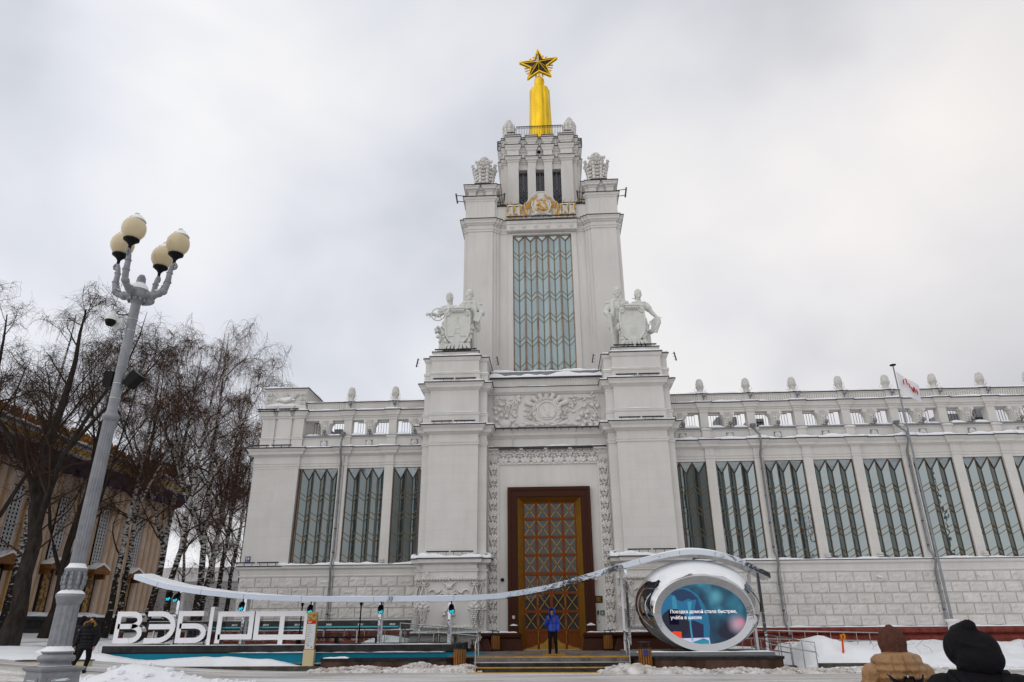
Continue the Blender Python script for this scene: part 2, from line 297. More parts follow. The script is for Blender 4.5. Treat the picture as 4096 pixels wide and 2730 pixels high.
    def mesh(s, name):
        me = bpy.data.meshes.new(name); me.from_pydata(s.v, [], s.f)
        if any(s.sm): me.polygons.foreach_set('use_smooth', s.sm)
        me.update(); bm = bmesh.new(); bm.from_mesh(me); bmesh.ops.recalc_face_normals(bm, faces=bm.faces); bm.to_mesh(me); bm.free(); return me
    def build(s, name, m, parent=None, loc=None, **k):
        me = s.mesh(name); me.materials.append(MATS[m]); return obj(name, me, parent, loc, **k)

def off(poly, o):
    n = len(poly); r = []
    for i in range(n):
        a, b, c = poly[i-1], poly[i], poly[(i+1) % n]
        d1 = (b[0]-a[0], b[1]-a[1]); d2 = (c[0]-b[0], c[1]-b[1]); l1 = math.hypot(*d1) or 1; l2 = math.hypot(*d2) or 1
        n1 = (d1[1]/l1, -d1[0]/l1); n2 = (d2[1]/l2, -d2[0]/l2); dt = 1+n1[0]*n2[0]+n1[1]*n2[1]
        r.append((b[0]+o*(n1[0]+n2[0])/dt, b[1]+o*(n1[1]+n2[1])/dt))
    return r
ROOT = {}
def cap(parent):
    while parent is not None and parent.parent is not None and parent.parent.parent is not None: parent = parent.parent
    return parent
def obj(name, me, parent=None, loc=None, label=None, cat=None, group=None, kind=None, rot=None, scale=None):
    o = bpy.data.objects.new(name, me); COL.objects.link(o); parent = cap(parent)
    if parent is not None:
        o.parent = parent
        if loc is None:   # geometry given in world coordinates
            if parent.parent is None: o.location = -parent.location
            else: o.location = (0, 0, 0)
        else: o.location = loc if parent.parent is not None or not parent.get('_w') else Vector(loc)-parent.location
    elif loc is not None: o.location = loc
    if rot is not None: o.rotation_euler = rot
    if scale is not None: o.scale = scale if hasattr(scale, '__len__') else (scale,)*3
    if label: o['label'] = label
    if cat: o['category'] = cat
    if group: o['group'] = group
    if kind: o['kind'] = kind
    return o
def thing(name, label, cat, loc, group=None, rz=0):
    o = obj(name, None, None, loc, label, cat, group); o.rotation_euler = (0, 0, rz); o.empty_display_size = 0.3; return o
def place(name, me, parent, p, rot=None, scale=None, **k):
    """link shared mesh data at world point p under parent (parents are never rotated here)"""
    o = bpy.data.objects.new(name, me); COL.objects.link(o); parent = cap(parent); o.parent = parent
    base = parent.location if parent.parent is None else parent.location+parent.parent.location
    o.location = Vector(p)-base
    if rot is not None: o.rotation_euler = rot
    if scale is not None: o.scale = scale if hasattr(scale, '__len__') else (scale,)*3
    for a, b in k.items(): o[a] = b
    return o
def shared(mb, name, m):
    me = mb.mesh(name); me.materials.append(MATS[m]); return me
def text_mesh(body, size, depth, name, m, align='LEFT', bold=0.0):
    c = bpy.data.curves.new(name, 'FONT'); c.body = body; c.size = size; c.extrude = depth; c.align_x = align; c.offset = bold; c.resolution_u = 3
    o = bpy.data.objects.new('tmp_text', c); COL.objects.link(o); dg = bpy.context.evaluated_depsgraph_get(); me = bpy.data.meshes.new_from_object(o.evaluated_get(dg))
    bpy.data.objects.remove(o); bpy.data.curves.remove(c); me.name = name; me.materials.clear(); me.materials.append(MATS[m])
    # stand it up: text x->x, y->z
    for v in me.vertices: x, y, z = v.co; v.co = (x, -z, y)
    return me
def remesh(mb, name, voxel, m, smooth_it=4):
    me = mb.mesh(name+'_src'); o = bpy.data.objects.new('tmp_rm', me); COL.objects.link(o)
    md = o.modifiers.new('r', 'REMESH'); md.mode = 'VOXEL'; md.voxel_size = voxel; md.use_smooth_shade = True
    if smooth_it: sm = o.modifiers.new('s', 'SMOOTH'); sm.factor = 0.5; sm.iterations = smooth_it
    dg = bpy.context.evaluated_depsgraph_get(); r = bpy.data.meshes.new_from_object(o.evaluated_get(dg)); bpy.data.objects.remove(o); bpy.data.meshes.remove(me)
    r.name = name; r.materials.clear(); r.materials.append(MATS[m]); r.polygons.foreach_set('use_smooth', [True]*len(r.polygons)); return r
def snow_path(pts, z, depth, h, seed=0, step=0.18, over=-0.012):
    """drifted snow along a ledge: pts = outer edge (plan, CCW-ish, wall on the left), lies back `depth` from the edge"""
    rr = random.Random(seed); P = []
    for a, b in zip(pts[:-1], pts[1:]):
        L = math.hypot(b[0]-a[0], b[1]-a[1]); k = max(1, int(L/step))
        for i in range(k): P.append((a[0]+(b[0]-a[0])*i/k, a[1]+(b[1]-a[1])*i/k))
    P.append(pts[-1]); mb = MB(); vs_ = []; ph = [rr.uniform(0, 6) for _ in range(4)]; acc = 0; h *= 1.25
    for i, p in enumerate(P):
        a = P[max(i-1, 0)]; b = P[min(i+1, len(P)-1)]; d = (b[0]-a[0], b[1]-a[1]); l = math.hypot(*d) or 1; nx, ny = -d[1]/l, d[0]/l
        if i: acc += math.hypot(p[0]-P[i-1][0], p[1]-P[i-1][1])
        k = max(0.25, 0.78+0.22*math.sin(acc*1.3+ph[0])+0.22*math.sin(acc*3.1+ph[1])+0.12*math.sin(acc*7.7+ph[2])+rr.uniform(-.1, .1)); hh = h*k
        o = over*(1+rr.uniform(-1, 1.2))
        if i in (0, len(P)-1): hh *= 0.35
        for t, zz in ((-o, 0.0), (-o*1.4, hh*0.45), (depth*0.12, hh*0.86), (depth*0.4, hh), (depth, hh*1.08)):
            vs_.append((p[0]+nx*t, p[1]+ny*t, z+zz))
    m = 5; mb.add(vs_, [(i*m+k, (i+1)*m+k, (i+1)*m+k+1, i*m+k+1) for i in range(len(P)-1) for k in range(m-1)], True); return mb
# ================================================================ the pavilion
AX = -0.04
PAV = thing('exhibition_pavilion', 'white pavilion with stepped central tower, golden star spire and long windowed wings', 'building', (AX, 37.0, 0.0))
def mir(pts, s):
    p = [(AX+s*x, y) for x, y in pts]
    return p if s > 0 else p[::-1]
def flashing(poly, z, o, parent, h=0.05):
    return MB().stack(poly, [(z-.015, o-0.05), (z-.015, o+0.03), (z+.035, o+0.03), (z+.035, o-0.25)], cap=False).build('flashing', 'flash', parent)
def snow(pts, z, depth, h, parent, seed=1, **k):
    return snow_path(pts, z, depth, h, seed, **k).build('snow', 'snow', parent, kind='stuff')
# shared small fittings
_b = MB().box(-0.56, 0.56, -0.035, 0.035, -0.03, 0.03)
for xx in (-0.42, 0.0, 0.42): _b.bar((xx, 0, -0.03), (xx, 0.03, -0.14), 0.012)
ME_BAR = shared(_b, 'light_bar', 'black_metal')
def lightbars(parent, x, y, z, n=2, gap=1.2, scale=1.0):
    for i in range(n): place('light_bar', ME_BAR, parent, (x+(i-(n-1)/2)*gap, y, z), scale=(scale, 1, 1))
def petal(mb, x, y, z, L, W, a, d=0.05, n=6, m=4, tilt=0.0):
    rot = Matrix.Rotation(a, 3, 'Y') @ Matrix.Rotation(tilt, 3, 'X'); dx, dz = math.sin(a), math.cos(a)
    return mb.ell((x+dx*L/2, y, z+dz*L/2), (W/2, d, L/2), rot, n, m)
def rosette(mb, x, y, z, r, n=8, d=0.04):
    for k in range(n): petal(mb, x, y, z, r, r*0.62, 2*math.pi*k/n, d, 6, 4)
    mb.ell((x, y-d*0.6, z), (r*0.33, d*1.3, r*0.33), None, 8, 4); return mb

# ---- pylons flanking the portal
PYL = [(3.18, 35.3), (3.6, 35.3), (3.6, 35.0), (6.2, 35.0), (6.2, 35.3), (6.58, 35.3), (6.58, 39.0), (3.18, 39.0)]
C2 = [(10.55, 0.0), (10.90, 0.0), (10.93, 0.06), (11.02, 0.18), (11.02, 0.25), (11.16, 0.27), (11.20, 0.31), (11.30, 0.40), (11.345, 0.42), (11.345, 0.0)]
def grape_mesh(seed, h=0.85, w=0.34):
    rr = random.Random(seed); mb = MB()
    for i in range(9):
        t = i/8; k = max(1, round(4*(1-t)+1)); ww = w*(1-0.75*t)
        for j in range(k):
            x = (j-(k-1)/2)*ww/max(1, k-0.6)+rr.uniform(-.012, .012); mb.ell((x, -0.08-0.05*math.cos(x/w*3)+rr.uniform(-.02, .02), -0.12-t*(h-0.15)), (0.052,)*3, None, 6, 4)
    for x, z, r in ((-0.09, 0.02, .10), (0.10, 0.0, .11), (0.0, 0.14, .10)): mb.ell((x, -0.09, z), (r, r*.8, r), None, 8, 5)
    for a, L in ((-2.0, .26), (2.0, .28), (-1.2, .24), (1.1, .26), (-2.7, .22)): petal(mb, 0.06*math.sin(a), -0.04, 0.0, L, 0.13, a, 0.035)
    return shared(mb, 'grape_cluster', 'stucco')
ME_GRAPE = [grape_mesh(i) for i in range(2)]
_w = MB()
for k in range(-4, 5):
    a = math.pi+k*0.19; _w.bar((0.05*k/4, -0.03, 0.0), (math.sin(a)*0.5, -0.05, math.cos(a)*0.5), 0.02, 0.02)
for k in range(10): petal(_w, 0, -0.05, 0.06, 0.34, 0.12, -math.pi+0.314*2*k, 0.05)
for x, z in ((-.13, .18), (.13, .18), (0, .28), (-.2, .02), (.2, .02), (0, .06)): _w.ell((x, -.1, z), (.085, .08, .085), None, 8, 5)
ME_SHEAF = shared(_w, 'fruit_sheaf', 'stucco')
_r = MB()
for s in (-1, 1):
    _r.tube([(0, -.05, 0), (s*.16, -.09, .10), (s*.26, -.06, .02), (s*.16, -.05, -.05), (0, -.05, 0)], [.03, .05, .055, .04, .03], 6)
    _r.tube([(0, -.05, 0), (s*.09, -.06, -.2), (s*.16, -.04, -.42), (s*.24, -.05, -.6)], [.035, .06, .075, .03], 6)
for k in range(6): petal(_r, 0, -.08, .0, .11, .08, k*1.05, .05)
ME_BOW = shared(_r, 'ribbon_bow', 'stucco')
def ribbon_mesh(s):
    mb = MB(); mb.tube([(0, -.04, 0), (s*.14, -.07, .12), (s*.27, -.03, .08), (s*.36, -.07, -.06), (s*.5, -.04, .0), (s*.6, -.05, .1)], [.03, .055, .05, .06, .05, .02], 5); return shared(mb, 'ribbon', 'stucco')
ME_RIB = {s: ribbon_mesh(s) for s in (-1, 1)}
ME_ROPE = MB()
for i in range(19):
    x = -1.28+i*0.142; ME_ROPE.ell((x, -0.06, 0.0), (0.085, 0.095, 0.115), Matrix.Rotation(0.6 if x < 0 else -0.6, 3, 'Y'), 8, 5)
ME_ROPE = shared(ME_ROPE, 'twisted_garland', 'stucco')
ME_ROPE_S = MB()
for i in range(3): ME_ROPE_S.ell((-0.14+i*0.14, -0.05, 0), (0.085, 0.08, 0.11), Matrix.Rotation(0.6, 3, 'Y'), 8, 5)
ME_ROPE_S = shared(ME_ROPE_S, 'garland_end', 'stucco')
for s in (-1, 1):
    poly = mir(PYL, s); side = 'left' if s < 0 else 'right'
    py = MB().stack(poly, [(4.66, 0), (10.34, 0), (10.34, 0.045), (10.44, 0.05), (10.46, 0.075), (10.52, 0.08), (10.55, 0.0)]).build('pylon', 'ashlar', PAV)
    MB().stack(poly, [(1.30, 0.05), (4.06, 0.05), (4.06, 0.10), (4.12, 0.105), (4.18, 0.13), (4.20, 0.02), (4.38, 0.02), (4.42, 0.10), (4.46, 0.20), (4.46, 0.25), (4.60, 0.27), (4.65, 0.30), (4.65, 0.0)]).build('pedestal', 'plaster', py)
    MB().stack(poly, C2).build('lower_cornice', 'plaster', py)
    MB().stack(poly, [(11.345, 0.04), (11.93, 0.04), (11.95, 0.07), (12.02, 0.09), (12.06, 0.06), (12.09, 0.0), (13.33, 0.0), (13.36, 0.05), (13.46, 0.15), (13.46, 0.20), (13.58, 0.22), (13.68, 0.29), (13.73, 0.30), (13.73, 0.0)]).build('attic_block', 'plaster', py)
    MB().stack(poly, [(13.73, 0.04), (14.24, 0.04), (14.26, 0.07), (14.34, 0.08), (14.38, 0.0), (15.02, 0.0), (15.06, 0.05), (15.18, 0.10), (15.26, 0.11), (15.26, -0.1)]).build('top_block', 'plaster', py)
    slab = [(3.66, 35.05), (6.16, 35.05), (6.16, 37.2), (3.66, 37.2)]
    MB().stack(mir(slab, s), [(15.26, 0), (15.5, 0), (15.52, 0.04), (15.58, 0.04), (15.58, 0)]).build('statue_base', 'plaster', py)
    flashing(mir(slab, s), 15.58, 0.04, py); 
    for z, o in ((4.65, 0.30), (11.345, 0.42), (13.73, 0.30), (15.26, 0.11)): flashing(poly, z, o, py)
    MB().stack(poly, [(0.0, 0.40), (0.55, 0.36), (0.95, 0.20), (1.08, 0.14), (1.10, 0.22), (1.16, 0.27), (1.25, 0.27), (1.29, 0.20), (1.30, 0.02)]).build('granite_footing', 'granite', py)
    def path(o, poly=poly):
        q = off(poly, o)
        return [q[-1]]+q[:7] if s > 0 else [q[0]]+q[1:7]+[q[7]] if False else ([q[-1]]+q[:7] if s > 0 else [q[1]]+q[2:]+[q[0]])
    for z, o, h, dp in ((4.685, 0.29, 0.19, 0.36), (11.38, 0.41, 0.07, 0.42), (13.765, 0.29, 0.08, 0.30), (15.295, 0.10, 0.10, 0.16), (12.09, 0.06, 0.035, 0.08), (14.36, 0.07, 0.05, 0.08), (1.30, 0.20, 0.06, 0.22)): snow(path(o), z, dp, h, py, seed=int(z*10)+s)
    cx = AX+s*4.9
    for z, y in ((4.98, 34.78), (11.56, 34.72), (13.95, 34.80)): lightbars(py, cx, y, z)
    lightbars(py, cx, 34.95, 15.70, 2, 1.2)
    for sx in (-1, 1): place('light_bar', ME_BAR, py, (AX+s*4.88+sx*2.25, 35.6, 15.2), rot=(0, R(80*sx), 0), scale=(0.45, 1, 1)) 
    # carved pedestal
    f = 34.95
    place('twisted_garland', ME_ROPE, py, (cx, f, 3.72))
    for sx in (-1, 1):
        place('garland_end', ME_ROPE_S, py, (AX+s*4.9+sx*1.5, 35.24, 3.72))
        for dx, yy in ((1.22, f), (1.53, 35.24)):
            place('ribbon_bow', ME_BOW, py, (cx+sx*dx, yy, 3.46), scale=(0.8 if dx < 1.4 else .6, 1, 1))
            place('grape_cluster', ME_GRAPE[0 if dx < 1.4 else 1], py, (cx+sx*dx, yy, 2.42), scale=(1 if dx < 1.4 else .8, 1, 1.0))
        place('ribbon', ME_RIB[-sx], py, (cx+sx*0.98, f, 3.12)); place('ribbon', ME_RIB[sx], py, (cx+sx*0.18, f, 2.98), scale=.8)
        fl = MB(); rosette(fl, 0, -0.03, 0, 0.17, 12, 0.03); fl = shared(fl, 'sunflower', 'stucco'); place('sunflower', fl, py, (cx+sx*0.8, f, 2.84))
    place('fruit_sheaf', ME_SHEAF, py, (cx, f, 2.1)); 
    sh2 = MB()
    for k in range(-3, 4): petal(sh2, 0, -.05, 0, 0.42, 0.13, k*0.42, .05)
    sh2.ell((0, -.08, .38), (.17, .09, .12)); sh2.tube([(-.34, -.05, .62), (-.1, -.08, .46), (0, -.08, .4), (.1, -.08, .46), (.34, -.05, .62)], [.02, .06, .07, .06, .02], 6)
    sh2.build('shell_crest', 'stucco', py, loc=None).location = Vector((cx, f, 2.96))
    bs = MB()
    for i in range(17): bs.ell((-1.3+i*0.163, -0.07, 0.0), (0.10, 0.08, 0.10), Matrix.Rotation(0.5, 3, 'Y'), 7, 4)
    bs.build('leaf_torus', 'stucco', py).location = Vector((cx, f, 1.55))

# ---- portal between the pylons
pw = MB()
pw.box(AX-3.3, AX-2.12, 36.2, 38.5, 0.0, 10.25).box(AX+2.12, AX+3.3, 36.2, 38.5, 0.0, 10.25).box(AX-2.12, AX+2.12, 36.2, 38.5, 8.25, 10.25)
portal = pw.build('portal_wall', 'plaster', PAV)
pe = [(AX-3.3, 36.2), (AX+3.3, 36.2), (AX+3.3, 39.4), (AX-3.3, 39.4)]
MB().stack(pe, [(10.25, 0.0), (10.27, 0.10), (10.34, 0.12), (10.36, 0.16), (10.38, 0.0), (10.88, 0.0), (10.91, 0.06), (11.02, 0.18), (11.02, 0.25), (11.16, 0.27), (11.30, 0.40), (11.34, 0.42), (11.34, 0.0),
    (13.36, 0.0), (13.38, 0.06), (13.46, 0.15), (13.48, 0.2), (13.62, 0.25), (13.70, 0.29), (13.73, 0.29), (13.73, 0.02), (14.22, 0.02), (14.24, 0.06), (14.30, 0.12), (14.30, -0.6), (14.62, -0.6), (14.95, -1.4)]).build('portal_entablature', 'plaster', portal)
MB().box(AX-3.3, AX+3.3, 36.55, 36.8, 14.33, 14.55).box(AX-3.3, AX+3.3, 37.0, 37.4, 14.72, 15.0).build('roof_fascia', 'zinc', portal)
MB().box(AX-3.2, AX+3.2, 36.02, 36.16, 14.27, 14.36).build('gutter', 'flash', portal)
fl = MB()
for i in range(47): fl.box(AX-3.14+i*0.134, AX-3.14+i*0.134+0.07, 36.12, 36.18, 13.78, 14.2)
fl.build('fluted_frieze', 'plaster', portal, kind='stuff')
fr = lambda o: [(AX-3.2, 36.2-o), (AX+3.2, 36.2-o)]
snow([(AX-2.9, 36.2-.42), (AX+2.9, 36.2-.42)], 11.345, 0.4, 0.07, portal, 5); snow([(AX-3.2, 36.2-.29), (AX+3.2, 36.2-.29)], 13.735, 0.25, 0.07, portal, 6)
snow([(AX-3.2, 36.05), (AX+3.2, 36.05)], 14.34, 0.5, 0.26, portal, 7); snow([(AX-3.1, 36.95), (AX+3.1, 36.95)], 15.0, 0.5, 0.13, portal, 8); snow([(AX-3.2, 36.03), (AX+3.2, 36.03)], 10.385, 0.15, 0.10, portal, 9)
for z, o in ((11.31, .42), (13.70, .29), (10.36, .16)): MB().box(AX-3.15, AX+3.15, 36.2-o-.025, 36.2-o+.1, z+.03, z+.07).build('flashing', 'flash', portal)
lightbars(portal, AX, 35.68, 11.36, 5, 1.16); lightbars(portal, AX-0.1, 35.98, 10.3, 4, 1.3)
for x in (-1.85, 1.55): MB().tube([(AX+x, 35.75, 11.3), (AX+x, 36.1, 10.95), (AX+x, 36.17, 10.4)], 0.02, 6).build('cable', 'plaster', portal)
ic = MB()
for x, L in ((-2.86, .75), (-2.82, .5)): ic.tube([(AX+x, 35.9, 13.72), (AX+x, 35.9, 13.72-L)], [.02, .004], 5)
ic.build('icicle', 'ice', portal)
# carved acanthus band round the portal
_u = MB()
for k, (a, L, Wd) in enumerate(((0.0, .40, .16), (.55, .36, .15), (-.55, .36, .15), (1.05, .30, .13), (-1.05, .30, .13), (1.55, .22, .11), (-1.55, .22, .11))): petal(_u, 0, -.06, -.24, L, Wd, a, .055)
for x, z in ((0, .2), (-.08, .26), (.08, .26), (-.05, .16), (.06, .15)): _u.ell((x, -.09, z), (.055, .06, .055), None, 6, 4)
for s in (-1, 1): _u.ell((s*.19, -.05, -.1), (.045, .05, .09), None, 6, 4); _u.ell((s*.19, -.05, .12), (.05, .05, .07), None, 6, 4)
ME_ACA = shared(_u, 'acanthus_carving', 'stucco')
for s in (-1, 1):
    for i in range(14): place('acanthus_carving', ME_ACA, portal, (AX+s*2.91, 36.18, 1.68+i*0.60), rot=(0, 0 if i % 2 == 0 else R(6*s), 0))
for i in range(9): place('acanthus_carving', ME_ACA, portal, (AX-2.36+i*0.59, 36.18, 9.82), scale=(1.15, 1, 0.9))
fm = MB()
for s in (-1, 1):
    fm.box(*sorted((AX+s*2.58, AX+s*2.68)), 36.12, 36.22, 1.3, 9.62); fm.box(*sorted((AX+s*3.1, AX+s*3.16)), 36.13, 36.22, 1.3, 10.12)
fm.box(AX-2.58, AX+2.58, 36.12, 36.22, 9.50, 9.60); fm.box(AX-3.1, AX+3.1, 36.13, 36.22, 10.06, 10.14); fm.build('portal_moulding', 'plaster', portal)
up = MB()
for i in range(22): petal(up, AX-3.0+i*0.285, 36.08, 10.17, .16, .11, 1.57, .04)
up.build('leaf_moulding', 'stucco', portal, kind='stuff')
for s in (-1, 1):
    gf = MB()
    p = mir([(1.58, 35.85), (3.3, 35.85), (3.3, 36.6), (1.58, 36.6)], s); gf.stack(p, [(0.0, 0.18), (0.52, 0.16), (1.0, 0.06), (1.05, 0.03), (1.08, 0.10), (1.22, 0.12), (1.28, 0.06), (1.30, -0.05)]); gf.build('granite_footing', 'granite', portal)
for s in (-1, 1): snow([(AX+s*2.4-.75, 35.78), (AX+s*2.4+.7, 35.78)], 1.29, .3, .06, portal, 33+s)
# wall fittings beside the door
bk = MB().box(AX+2.13, AX+2.50, 36.16, 36.2, 2.62, 2.93).build('plaque', 'black', PAV)
tx = MB()
for i in range(5): tx.box(AX+2.18+0.02*(i % 2), AX+2.45-0.03*(i % 3), 36.150, 36.158, 2.68+i*0.045, 2.70+i*0.045)
tx.build('plaque_lettering', 'brass', bk)
gs = MB().box(AX+2.36, AX+2.56, 36.16, 36.2, 2.05, 2.27).build('access_sign', 'green_sign', PAV)
ws = MB(); ws.tube([(AX+2.44+.045*math.cos(t), 36.152, 2.13+.045*math.sin(t)) for t in [i*.4 for i in range(-8, 6)]], .008, 5); ws.bar((AX+2.44, 36.152, 2.15), (AX+2.435, 36.152, 2.215), .008); ws.bar((AX+2.44, 36.152, 2.15), (AX+2.485, 36.152, 2.145), .008); ws.bar((AX+2.485, 36.152, 2.145), (AX+2.50, 36.152, 2.10), .008); ws.ell((AX+2.435, 36.152, 2.235), (.014,)*3, None, 6, 4)
ws.build('wheelchair_symbol', 'white_print', gs)
MB().box(AX+2.22, AX+2.29, 36.14, 36.2, 2.08, 2.26).build('intercom', 'black', portal); MB().box(AX+2.24, AX+2.31, 36.14, 36.2, 1.76, 1.88).build('switch_box', 'steel', portal)
def camera_mesh():
    mb = MB(); mb.tube([(0, 0, 0), (0, -.12, 0)], .05, 10); mb.tube([(0, -.1, -.02), (0.06, -.30, -.07)], [.055, .055], 10); return shared(mb, 'security_camera', 'white_plastic')
ME_CAM = camera_mesh()
def dome_mesh(m1, m2, nm): return shared(MB().lathe([(.0, -.11), (.06, -.09), (.085, -.04), (.09, 0.0)], (0, -.05, 0), 12), nm, m1)
ME_DOME = shared(MB().ell((0, -.06, 0), (.09, .09, .09), None, 12, 8), 'dome_camera', 'black')
def wallcam(p, parent, rz=0):
    o = place('security_camera', ME_CAM, parent, p, rot=(0, 0, rz)); return o
wallcam((AX+2.28, 36.2, 3.75), portal, -.4); place('dome_camera', ME_DOME, portal, (AX-2.42, 36.2, 3.72)); wallcam((AX-6.0, 34.95, 4.0), PAV); 

# ---- relief panel
rel = MB().box(AX-2.9, AX+2.9, 36.17, 36.22, 11.40, 13.34).build('relief_panel', 'plaster', PAV)
rc = Vector((AX+0.02, 36.16, 12.42))
md = MB(); 
N = 26; md.prism([(rc.x+.80*math.cos(2*math.pi*k/N), rc.z+.80*math.sin(2*math.pi*k/N)) for k in range(N)], 36.06, 36.18)
md.tube([(rc.x+.50*math.cos(2*math.pi*k/24), 36.04, rc.z+.50*math.sin(2*math.pi*k/24)) for k in range(24)], .05, 6, closed=True)
for k in range(26):                                     # wheat wreath round the disc
    a = 2*math.pi*k/26
    if 0.12 < k/26 < 0.40: continue
    petal(md, rc.x+.66*math.cos(a), 36.04, rc.z+.66*math.sin(a), .2, .10, -a+(1.2 if k % 2 else .6), .045)
for k in range(5): petal(md, rc.x-.66, 36.03, rc.z+.12, .17, .08, k*2*math.pi/5, .04)
md.build('medallion', 'stucco', rel)
pb = MB()                                               # low-relief bust in profile
prof = [(-.02, .02), (-.09, .0), (-.12, .05), (-.16, .09), (-.13, .13), (-.15, .18), (-.19, .20), (-.15, .27), (-.13, .34), (-.04, .41), (.08, .40), (.14, .32), (.15, .22), (.12, .12), (.13, .05), (.34, -.06), (.42, -.22), (.30, -.36), (.0, -.44), (-.28, -.36), (-.38, -.22), (-.14, -.06)]
pb.prism([(rc.x+x, rc.z+z) for x, z in prof], 36.0, 36.08); pb.bar((rc.x-.05, 35.995, rc.z-.06), (rc.x+.08, 35.995, rc.z-.36), .02); pb.bar((rc.x+.1, 35.995, rc.z), (rc.x+.08, 35.995, rc.z-.36), .02)
pb.build('bust_relief', 'stucco', rel)
lm = text_mesh("ЛЕНИН", 0.24, 0.025, 'lettering', 'stucco', 'CENTER', 0.004)
for v in lm.vertices:                                   # bend the lettering round the disc
    x, y, z = v.co; a = x/0.62-0.15; r_ = 0.60+z*0.85; v.co = (r_*math.sin(a), y, r_*math.cos(a))
place('lettering', lm, rel, (rc.x, 36.04, rc.z))
bn = MB()
for k in range(7):                                     # furled banners fanned above the disc
    a = -1.14+k*0.38; r0, r1 = .78, .98+(.12 if k in (0, 6) else 0); x0, z0, x1, z1 = rc.x+r0*math.sin(a)*1.0, rc.z+r0*math.cos(a), rc.x+r1*math.sin(a)*1.15, rc.z+min(.92, r1*math.cos(a)+.02)
    bn.tube([(x0, 36.1, z0-.1), (x0, 36.09, z0), (x1, 36.08, z1)], [.10, .11, .16], 7); bn.ell((x1, 36.06, z1), (.13, .05, .05), Matrix.Rotation(a, 3, 'Y'), 7, 4)
bn.build('banner_fan', 'stucco', rel)
ros = MB(); rose = [(-1.02, .02), (-.93, -.18), (-.9, -.4), (-.72, -.58), (-1.0, -.28), (-.62, -.72), (.9, .02), (.98, -.2), (.86, -.42), (.74, -.6), (1.0, -.06), (.6, -.7)]
for x, z in rose: rosette(ros, rc.x+x, 36.1, rc.z+z, .11, 6, .05)
for x, z in rose[::2]: petal(ros, rc.x+x*1.1, 36.13, rc.z+z, .2, .11, math.copysign(1.3, x), .03)
ros.build('rose_garland', 'stucco', rel)
lf = MB(); rr = random.Random(4)
for i in range(20):
    s = -1 if i < 10 else 1; t = (i % 10)/9
    petal(lf, rc.x+s*(.15+t*1.25), 36.07, rc.z-.78+rr.uniform(-.1, .12)*(1-t), .36, .17, s*(1.35+rr.uniform(-.35, .5)), .06)
lf.build('laurel_spray', 'stucco', rel)
vn = MB(); ox, oz = AX-2.88, 11.42
vn.tube([(ox, 36.12, oz+1.85), (ox+.5, 36.1, oz+1.7), (ox+1.1, 36.1, oz+1.62), (ox+1.5, 36.12, oz+1.8), (ox+1.68, 36.14, oz+1.86)], .025, 5)
def vine_leaf(mb, x, z, r, a0=0):
    for k in range(5): petal(mb, x, 36.1, z, r, r*.62, math.pi+a0+(k-2)*0.75, .035)
for x, z, r in ((.45, 1.5, .24), (.85, 1.55, .24), (1.42, 1.72, .24), (1.18, .85, .22), (.1, 1.25, .18)): vine_leaf(vn, ox+x, oz+z, r, x)
for i in range(7): petal(vn, ox+.35+i*.09, 36.12, oz+.98, .14, .09, (-1)**i*.9+math.pi/2, .03)
vn.build('vine', 'stucco', rel)
place('grape_cluster', ME_GRAPE[0], rel, (ox+1.15, 36.18, oz+1.5), scale=(1.0, .7, .75)); place('grape_cluster', ME_GRAPE[1], rel, (ox+.75, 36.18, oz+1.3), scale=(.85, .7, .6)); place('grape_cluster', ME_GRAPE[1], rel, (ox+.14, 36.18, oz+1.7), scale=(.7, .7, .7))
ft = MB()
for x, z, r in ((.3, 1.1, .12), (.12, .95, .12), (.42, .78, .125), (.7, .72, .12), (.14, .56, .12)): ft.ell((ox+x, 36.1, oz+z), (r, .1, r), None, 9, 6)
ft.ell((ox+.62, 36.1, oz+.3), (.36, .13, .25)); ft.ell((ox+.2, 36.08, oz+.1), (.24, .13, .13)); ft.ell((ox+1.05, 36.1, oz+.12), (.1, .09, .09)); ft.ell((ox+1.25, 36.1, oz+.1), (.08, .08, .08))
vine_leaf(ft, ox+.95, oz+.4, .24, 2.6); ft.build('gourds', 'stucco', rel)
br = MB(); qx = AX+2.86
br.tube([(qx, 36.1, oz+.55), (qx-.25, 36.08, oz+1.1), (qx-.5, 36.08, oz+1.45), (qx-.9, 36.1, oz+1.2), (qx-1.2, 36.12, oz+.95)], [.05, .045, .035, .03, .02], 6); br.tube([(qx-.1, 36.1, oz+1.5), (qx-.5, 36.1, oz+1.75), (qx-1.2, 36.12, oz+1.6)], .025, 5)
for i in range(34):
    x, z = rr.uniform(.05, 1.55), rr.uniform(.05, 1.85)
    if abs(x-1.1) < .6 and z < .6: x *= .5
    petal(br, qx-x, 36.1, oz+z, .27, .12, rr.uniform(0, 6.28), .035)
for x, z, r in ((.78, 1.2, .11), (.35, 1.25, .12), (.62, .88, .12), (.95, .75, .12), (1.1, .5, .11), (.7, .62, .12), (.25, .62, .13), (.78, .3, .12), (.9, .1, .13), (.5, .12, .13), (.15, .15, .14), (.1, 1.2, .12), (1.45, 1.7, .07), (1.35, 1.55, .07), (1.3, 1.38, .07), (1.25, 1.75, .07), (.95, 1.68, .08), (.25, 1.75, .08)): br.ell((qx-x, 36.07, oz+z), (r, .1, r), None, 8, 5)
br.build('fruit_branches', 'stucco', rel)

